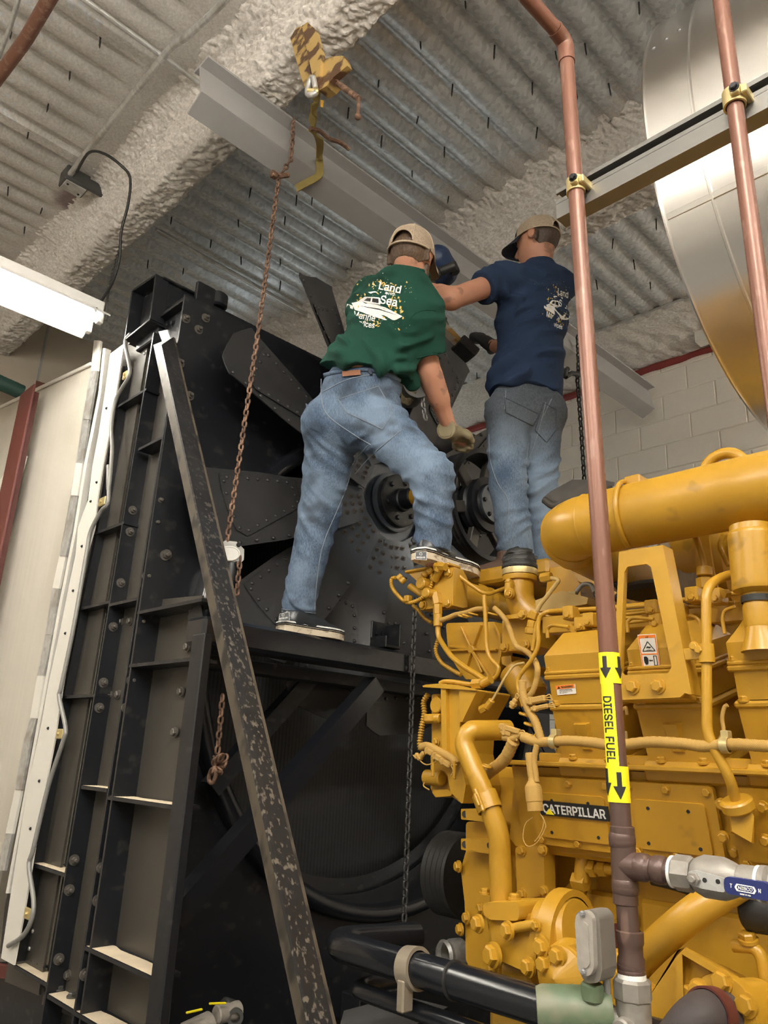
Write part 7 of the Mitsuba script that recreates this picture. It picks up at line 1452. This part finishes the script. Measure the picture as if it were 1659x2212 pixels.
# the print: a function of a 2-D layout placed by three measured pixels
def shirt_print(ks, S, org, ex, ey, seed, lower=((.02, .15, .52, .13), (.12, -.02, .55, .11))):
    """layout: x to the right 0..1, y up 0..1; org, ex, ey in pixels"""
    org, ex, ey = (np.array(v, float) for v in (org, ex, ey))
    def lift(m2, off, drop=False):
        v = m2.vertices; px = org+v[:, :1]*ex+v[:, 1:2]*ey; m2 = m2.copy(); m2.vertices = S(px, off)
        if drop:
            ok = ~np.isnan(S.f(px)) & ~(np.abs(S.f(px+[6, 0])-S.f(px-[6, 0])) > .06); m2.update_faces(ok[m2.faces].all(1))
        return m2
    def words(s, x, y, w, h, m='m_print', bold=True):
        t = meshkit.text_mesh(s, 1.0, .001, bold); b = t.bounds; t = trimesh.Trimesh(*trimesh.remesh.subdivide(t.vertices, t.faces), process=False)
        f = t.triangles_center[:, 2] > .0005; keep = (t.vertices[t.faces][:, :, 2] > .0005).all(1); t = trimesh.Trimesh(t.vertices, t.faces[keep], process=False)
        v = t.vertices; v = np.c_[(v[:, 0]-b[0, 0])/(b[1, 0]-b[0, 0])*w+x, v[:, 1]*h+y, 0*v[:, 0]]; t.vertices = v; return add(ks+'__print_lettering', lift(t, .0042), m, False)
    def shape(poly, m, off=.0034, key='__print_drawing'):
        vv, ff = trimesh.creation.triangulate_polygon(Polygon(poly).buffer(0), engine='earcut'); vv = np.c_[vv, 0*vv[:, 0]]
        for _ in range(2): vv, ff = trimesh.remesh.subdivide(vv, ff)
        return add(ks+key, lift(trimesh.Trimesh(vv, ff, process=False), off), m, False)
    rn = np.random.RandomState(seed); bl = []
    def splat(n, cx, cy, sx, sy, r0, r1):
        for _ in range(n):
            x, y, r, a, e = cx+sx*rn.randn(), cy+sy*rn.randn(), rn.uniform(r0, r1), rn.uniform(0, 6.3), rn.uniform(.15, .8)
            t = np.linspace(0, 2*math.pi, 9)[:-1]; u = np.stack([np.cos(t), e*np.sin(t)], 1)*r*(.8+.4*rn.rand(8))[:, None]; c, s = math.cos(a), math.sin(a); u = u @ np.array([[c, s], [-s, c]])
            vv = np.c_[u+[x, y], np.zeros(8)]; bl.append(trimesh.Trimesh(vv, [[0, i, i+1] for i in range(1, 7)], process=False))
    splat(60, .45, .88, .28, .08, .006, .030); splat(40, .80, .55, .10, .10, .01, .035); splat(50, .45, .18, .25, .08, .006, .03); splat(30, .12, .42, .07, .2, .006, .03)
    k = add(ks+'__print_splatter', lift(cat(*bl), .0030, True), 'm_printgold', False); labels[k] = {'kind': 'stuff'}
    bl.clear(); splat(45, .5, .80, .3, .15, .004, .016); splat(40, .5, .12, .3, .08, .004, .014); k = add(ks+'__print_splatter', lift(cat(*bl), .0032, True), 'm_print', False); labels[k] = {'kind': 'stuff'}
    words('Land', .42, .80, .42, .15); words('and', .56, .73, .18, .055); words('Sea', .50, .53, .32, .16)
    shape([(-.02, .43), (.14, .50), (.36, .50), (.62, .47), (.98, .36), (.86, .26), (.66, .22), (.30, .27), (.06, .32)], 'm_print')
    shape([(.10, .50), (.20, .60), (.46, .64), (.50, .62), (.52, .50), (.36, .50)], 'm_print')
    shape([(.20, .52), (.25, .585), (.32, .595), (.32, .525)], 'm_ink', .0042); shape([(.35, .525), (.35, .60), (.46, .61), (.48, .525)], 'm_ink', .0042); shape([(.06, .40), (.50, .42), (.90, .36), (.50, .40)], 'm_ink', .0042)
    shape([(-.10, .33), (.34, .27), (.34, .335), (-.10, .395)], 'm_print', .0046); words('LAND N SEA', -.07, .325, .36, .032, 'm_ink', False) if False else None
    words('Marine', *lower[0]); words('Services', *lower[1])
    shape([(.24, .70), (.36, .745), (.42, .735), (.34, .71), (.30, .68)], 'm_print')
collar_ring(ks+'__collar', J, .062, 'm_greenshirt')
shirt_print(ks, SS, cG((285, 1330))[0], np.array([620, 120])/5.53, np.array([130, -590])/5.53, 4, ((.06, .16, .42, .12), (.06, .02, .44, .11)))
# head, cap, glove, shoes
hair(K1+'__hair', hf1, J['head'], RH1, 'm_hair'); hair(K1+'__beard', hf1, J['head'], RH1, 'm_hair', .005, True)
cap(K1+'__cap', J['head']+RH1 @ np.array([0, 0, -.010]), RH1*1.02, False, True, .30)
def glove(key, prims, wr, d, m):
    d = nrm(d); pr_ = [(a, b, r1+.0035, r2+.0035) for a, b, r1, r2 in prims]+[(wr-d*.055, wr+d*.02, .038, .034)]
    f, p = field(pr_, .012, [(wr-d*.05, -d)]); g = nets(f, *bbox(p, .05), .005, 2); k = add(key, g, m, True)
    add(k+'__cuff', tube(np.array([wr-d*.042+(frame_from(d) @ np.array([.037*math.cos(t), .037*math.sin(t), 0])) for t in np.linspace(0, 2*math.pi, 20, endpoint=False)]), .006, 8, closed=True), m, True)
    return k
glove(K1+'__glove', hnd, J['wrR'], H(1012, 950, 3.05)-J['wrR'], 'm_glovetan'); glove(K1+'__glove', hndL, J['wrL'], J['wrL']-J['elL'], 'm_glovetan')
k0, R0, h0 = shoe(K1, P(606, 1352, 'X', -2.36), P(736, 1370, 'X', -2.345), 2.049, 'm_shoe', h=.085)
zsh = (QX(*cB((560, 350))[0])[2]+.09)
k1_, R1, h1_ = shoe(K1, P(903, 1222, 'X', -1.75), P(1024, 1256, 'X', -1.78), zsh, 'm_shoe', h=.085)
for kk, pxs in ((k0, cA), ) if False else ():
    pass
for kk, quad in ((k0, [(604, 1326), (625, 1322), (625, 1341), (602, 1341)]), (k1_, [(898, 1192), (922, 1192), (921, 1210), (897, 1208)])):
    dz = (h0 if kk == k0 else h1_); 
    pl = dz+np.array([.0, -.0, .06]); Nn = nrm(EYE-pl); Nn[2] = 0; Nn = nrm(Nn); O_ = pl+Nn*.047
    Qs = np.array([on_plane(p, O_, Nn) for p in quad]); add(kk+'__label', hull(np.vstack([Qs, Qs-Nn*.004])), 'm_shoe', False)
    Rl = np.stack([nrm(Qs[1]-Qs[0]), np.cross(Nn, nrm(Qs[1]-Qs[0])), Nn], 1); wl_ = np.linalg.norm(Qs[2]-Qs[3]); hl = np.linalg.norm(Qs[0]-Qs[3])
    flat_text(kk+'__lettering', 'MAGELLAN', Qs[3]+Rl @ np.array([wl_*.12, hl*.12, .0003]), Rl, hl*.24, wl_*.76, 'm_print', .0006)
    add(kk+'__emblem', moved(tube([(hl*.17*math.cos(t), hl*.17*math.sin(t), 0) for t in np.linspace(0, 2*math.pi, 16, endpoint=False)], .0008, 5, closed=True), mat(Rl, Qs[3]+Rl @ np.array([wl_*.5, hl*.70, .0008]))), 'm_print', True)
    add(kk+'__outline', cat(*[bar(Qs[i]+Nn*.0006, Qs[(i+1) % 4]+Nn*.0006, .001, .0008, Nn, 0) for i in range(4)]), 'm_print', False)
# ================================================================ the man in the blue shirt
J = M2 = dict(ankL=H(1122, 1232, 3.12), kneL=H(1096, 1050, 3.08), hipL=H(1098, 890, 3.15), ankR=H(1182, 1238, 3.27), kneR=H(1165, 1055, 3.2), hipR=H(1170, 890, 3.22), wai=H(1136, 830, 3.2), che=H(1148, 690, 3.18), neck=H(1165, 572, 3.17), head=H(1160, 523, 3.15), shL=H(1088, 606, 3.06), shR=H(1207, 618, 3.26), elL=H(975, 646, 2.90), haL=H(922, 622, 3.10), elR=H(1100, 760, 3.52), haR=H(1055, 742, 3.62))
K2 = tag('person_001', 'man in a navy blue printed T-shirt standing behind the copper fuel pipe', 'person')
Fh = nrm(-.82*np.array([.7, .71, 0])+.58*np.array([-.722, .692, 0])+np.array([0, 0, -.10])); rx = nrm(np.cross(Fh, (.05, 0, 1))); RH2 = np.stack([rx, Fh, np.cross(rx, Fh)], 1)
hf2 = head_fn(J['head'], RH2, 1.0); lat = nrm(J['shR']-J['shL']); lath = nrm(J['hipR']-J['hipL']); upv = nrm(J['neck']-J['wai']); bk = nrm(np.cross(lat, upv)); bk = bk if bk @ (EYE-J['che']) > 0 else -bk
seat = (J['hipL']+J['hipR'])/2; wn = nrm(J['wai']-seat)
gdir = H(1012, 712, 3.68)-J['haR']
hR = hand_prims(J['haR'], gdir, (-.2, -.3, 1), None, .7, 1); hL = hand_prims(J['haL'], J['haL']-J['elL'], (0, -.3, 1), None, .9, -1)
legs = [(J['hipL'], J['kneL'], .070, .050), (J['kneL'], J['ankL'], .052, .036), (J['hipR'], J['kneR'], .070, .050), (J['kneR'], J['ankR'], .052, .036)]
trunk = [(J['hipL'], J['hipR'], .085, .085), (seat, J['wai'], .09, .09), (J['wai'], J['che'], .095, .10), (J['che'], J['neck']-upv*.05, .09, .05), (J['shL'], J['shR'], .045, .045)]
fa = J['elL']+(J['haL']-J['elL'])
arms = [(J['shL'], J['elL'], .052, .047), (J['elL'], J['haL'], .046, .030), (J['elL']+(J['haL']-J['elL'])*.1, J['elL']+(J['haL']-J['elL'])*.45, .048, .042), (J['shR'], J['elR'], .050, .042), (J['elR'], J['haR'], .040, .028)]
fn, pts = field(trunk+legs+arms+[(J['neck']-upv*.03, J['head']+RH2 @ np.array([0, -.025, -.03]), .060, .057)]+hR+hL+[hf2], .018)
add(K2+'__body', nets(fn, *bbox(np.vstack([pts, [J['head']]]), .16), .0075, 2), 'm_skin', True)
hm = seat+(J['wai']-seat)*.62
jn = [(J['hipL']+bk*.005, J['hipR']+bk*.005, .102, .105), (J['hipL']+bk*.02-wn*.02, J['hipR']+bk*.02-wn*.02, .098, .098), (hm-lath*.05, hm+lath*.05, .102, .102), (J['hipL'], J['kneL'], .100, .078), (J['kneL'], J['ankL'], .077, .074), (J['hipR'], J['kneR'], .098, .078), (J['kneR'], J['ankR'], .076, .074)]
fn, pts = field(jn, .026, [(J['wai']-wn*.0, wn), (J['ankL']-(0, 0, .03), np.array([0, 0, -1.]))])
jm = nets(fn, *bbox(pts, .16), .0085, 2)
def jmask2(V): return .45+.8*np.exp(-(np.minimum(np.linalg.norm(V-M2['kneL'], axis=1), np.linalg.norm(V-M2['kneR'], axis=1))/.16)**2)+.9*np.exp(-(np.minimum(np.linalg.norm(V-M2['ankL'], axis=1), np.linalg.norm(V-M2['ankR'], axis=1))/.14)**2)
folds(jm, [(J['hipL'], J['kneL']), (J['kneL'], J['ankL']), (J['hipR'], J['kneR']), (J['kneR'], J['ankR'])], .017, 30, 4, 8, jmask2, -.6)
kj = add(K2+'__jeans', jm, 'm_denim2', True); SK = Skin(jm)
for l in (((1195, 905), (1310, 960), (1360, 985), (1330, 1040), (1200, 975)), ((1380, 930), (1440, 960), (1440, 1060), (1395, 1120), (1340, 1060))):
    add(kj+'__pocket', SK.patch(c7(*l), 4, .0025), 'm_denim2', True); add(kj+'__stitching', SK.line(c7(*l, l[0]), .0016, .003, curve=False), 'm_seamdark', True)
for l in (((1200, 870), (1195, 960)), ((1420, 910), (1370, 1010)), ((1120, 1080), (1125, 1200), (1160, 1310), (1210, 1400), (1200, 1560)), ((1310, 1120), (1300, 1200), (1310, 1320)), ((1390, 930), (1350, 1090), (1310, 1200))):
    add(kj+'__seam', SK.line(c7(*l), .0022), 'm_seam', True)
hem = J['wai']-wn*.05; sl_e = J['shL']+(J['elL']-J['shL'])*.42; sd = nrm(J['elL']-J['shL'])
shp = [(J['shL']+lat*.01, J['shR']-lat*.02, .085, .085), (J['che']-lat*.070, J['che']+lat*.070, .105, .108), (J['wai']-lath*.055+upv*.05, J['wai']+lath*.055+upv*.05, .104, .106), (hem-lath*.066, hem+lath*.066, .112, .114), (J['che']-lath*.02, J['wai']+upv*.03-lath*.02, .128, .126), (J['che']+lath*.02, J['wai']+upv*.03+lath*.02, .128, .126), (J['neck']-upv*.055, J['neck']-upv*.02, .08, .064), (J['che']+upv*.10, J['che'], .115, .118)]
fn0, pts = field(shp, .07, [(hem-wn*.025, -wn)])
def shf(p):
    d = fn0(p)
    for (a, e, ax, r) in ((J['shL'], sl_e, sd, .084), (J['shR'], J['shR']+(J['elR']-J['shR'])*.6, nrm(J['elR']-J['shR']), .08)):
        s = np.maximum(cone(p, a, e+ax*.05, r, r-.008), (p-e) @ ax); d = smin(d, s, .04)
    return d
sm = nets(shf, *bbox(np.vstack([pts, [sl_e, J['elR']]]), .15), .0085, 2)
def smask2(V): hemf = np.clip(np.minimum(np.where(np.linalg.norm(V-sl_e, axis=1) < .16, np.abs((V-sl_e) @ sd)-.015, 9), np.linalg.norm(V-J['neck'], axis=1)-.10)/.04, 0, 1); t = np.clip(((V-J['wai']) @ upv)/np.linalg.norm(J['neck']-J['wai']), -.2, 1); return hemf*(.42+1.0*np.exp(-((t-.02)/.16)**2)+.8*np.exp(-(np.linalg.norm(V-J['shL']+upv*.10, axis=1)/.13)**2))
folds(sm, [(J['wai']-nrm(upv-.6*lat)*.3, J['che']), (J['shL'], sl_e)], .034, 20, 3.5, 21, smask2, -.4)
ks = add(K2+'__shirt', sm, 'm_blueshirt', True); SS = Skin(sm)
cU = lambda *l: sc(l, 4.608, 900, 440)
add(ks+'__seam', SS.line(cU((570, 760), (640, 850), (730, 900), (740, 950), (800, 955)), .0026), 'm_blueshirt', True)
collar_ring(ks+'__collar', J, .064, 'm_blueshirt')
shirt_print(ks, SS, cU((1285, 1180))[0], np.array([245, 95])/4.608, np.array([20, -400])/4.608, 9)
hair(K2+'__hair', hf2, J['head'], RH2, 'm_hair2'); cap(K2+'__cap', J['head'], RH2*1.02, True, True, .10)
glove(K2+'__glove', hR, J['haR'], gdir, 'm_gloveblack'); glove(K2+'__glove', hL, J['haL'], J['haL']-J['elL'], 'm_gloveblack')
zbt = J['ankL'][2]-.075
shoe(K2, H(1112, 1262, 3.10), H(1020, 1262, 2.98), zbt, 'm_bootbrown', False, .14); shoe(K2, H(1200, 1262, 3.25), H(1150, 1262, 3.12), zbt, 'm_bootbrown', False, .14)
add('diesel_engine__front_deck', box((-2.02, 2.18, zbt-.06), (-1.45, 3.0, zbt-.002), .01), 'm_yellow', 20)
# ---------------------------------------------------------------- things in their hands
mat_p('m_bluepaint', (0.014, 0.030, 0.075), .45)
tag('hoist_motor', 'dark blue hoist body with a black knob held up behind the tan cap', 'hoist')
q = H(948, 578, 3.28); R_ = frame_from(nrm(EYE-q), (.5, 0, 1))
f, p = field([(np.array([-.02, .03, 0]), np.array([.035, .0, 0]), .075, .062), (np.array([-.02, -.05, 0]), np.array([.03, -.05, 0]), .05, .045), (np.array([.04, .01, 0]), np.array([.06, -.02, .02]), .04, .035)], .03)
g = nets(f, (-.2, -.2, -.14), (.2, .2, .14), .008, 2); g.apply_transform(mat(R_, q)); add('hoist_motor__body', g, 'm_bluepaint', True)
a_, b_ = H(948, 588, 3.16), H(982, 574, 3.16); add('hoist_motor__knob', cat(cyl(a_, b_, .022, 20, .004), cyl(a_+(a_-b_)*.4, a_, .030, 20, .004)), 'm_rubber', 35)
add('hoist_motor__strap', cyl(H(975, 570, 3.2), H(984, 590, 3.2), .025, 18, .004), 'm_rubber', 35)
tag('pry_bar', 'worn yellow flat bar with a black block end between the two workers', 'pry bar')
a_, b_ = H(948, 696, 3.35), H(992, 742, 3.45)
add('pry_bar__shank', bar(a_, b_, .052, .03, (0, 0, 1), .006), 'm_worn' if mat_p('m_worn', mikit.proc(lambda p, n, uv: mix((0.30, 0.17, 0.04), (0.42, 0.36, 0.28), smoothstep(.5, .56, fbm(p.x*20, p.y*20, p.z*20, 3)))), .6) else 0, 20)
add('pry_bar__block', bar(H(988, 738, 3.45), H(1022, 770, 3.5), .10, .055, (0, 0, 1), .006), 'm_rubber', 20)
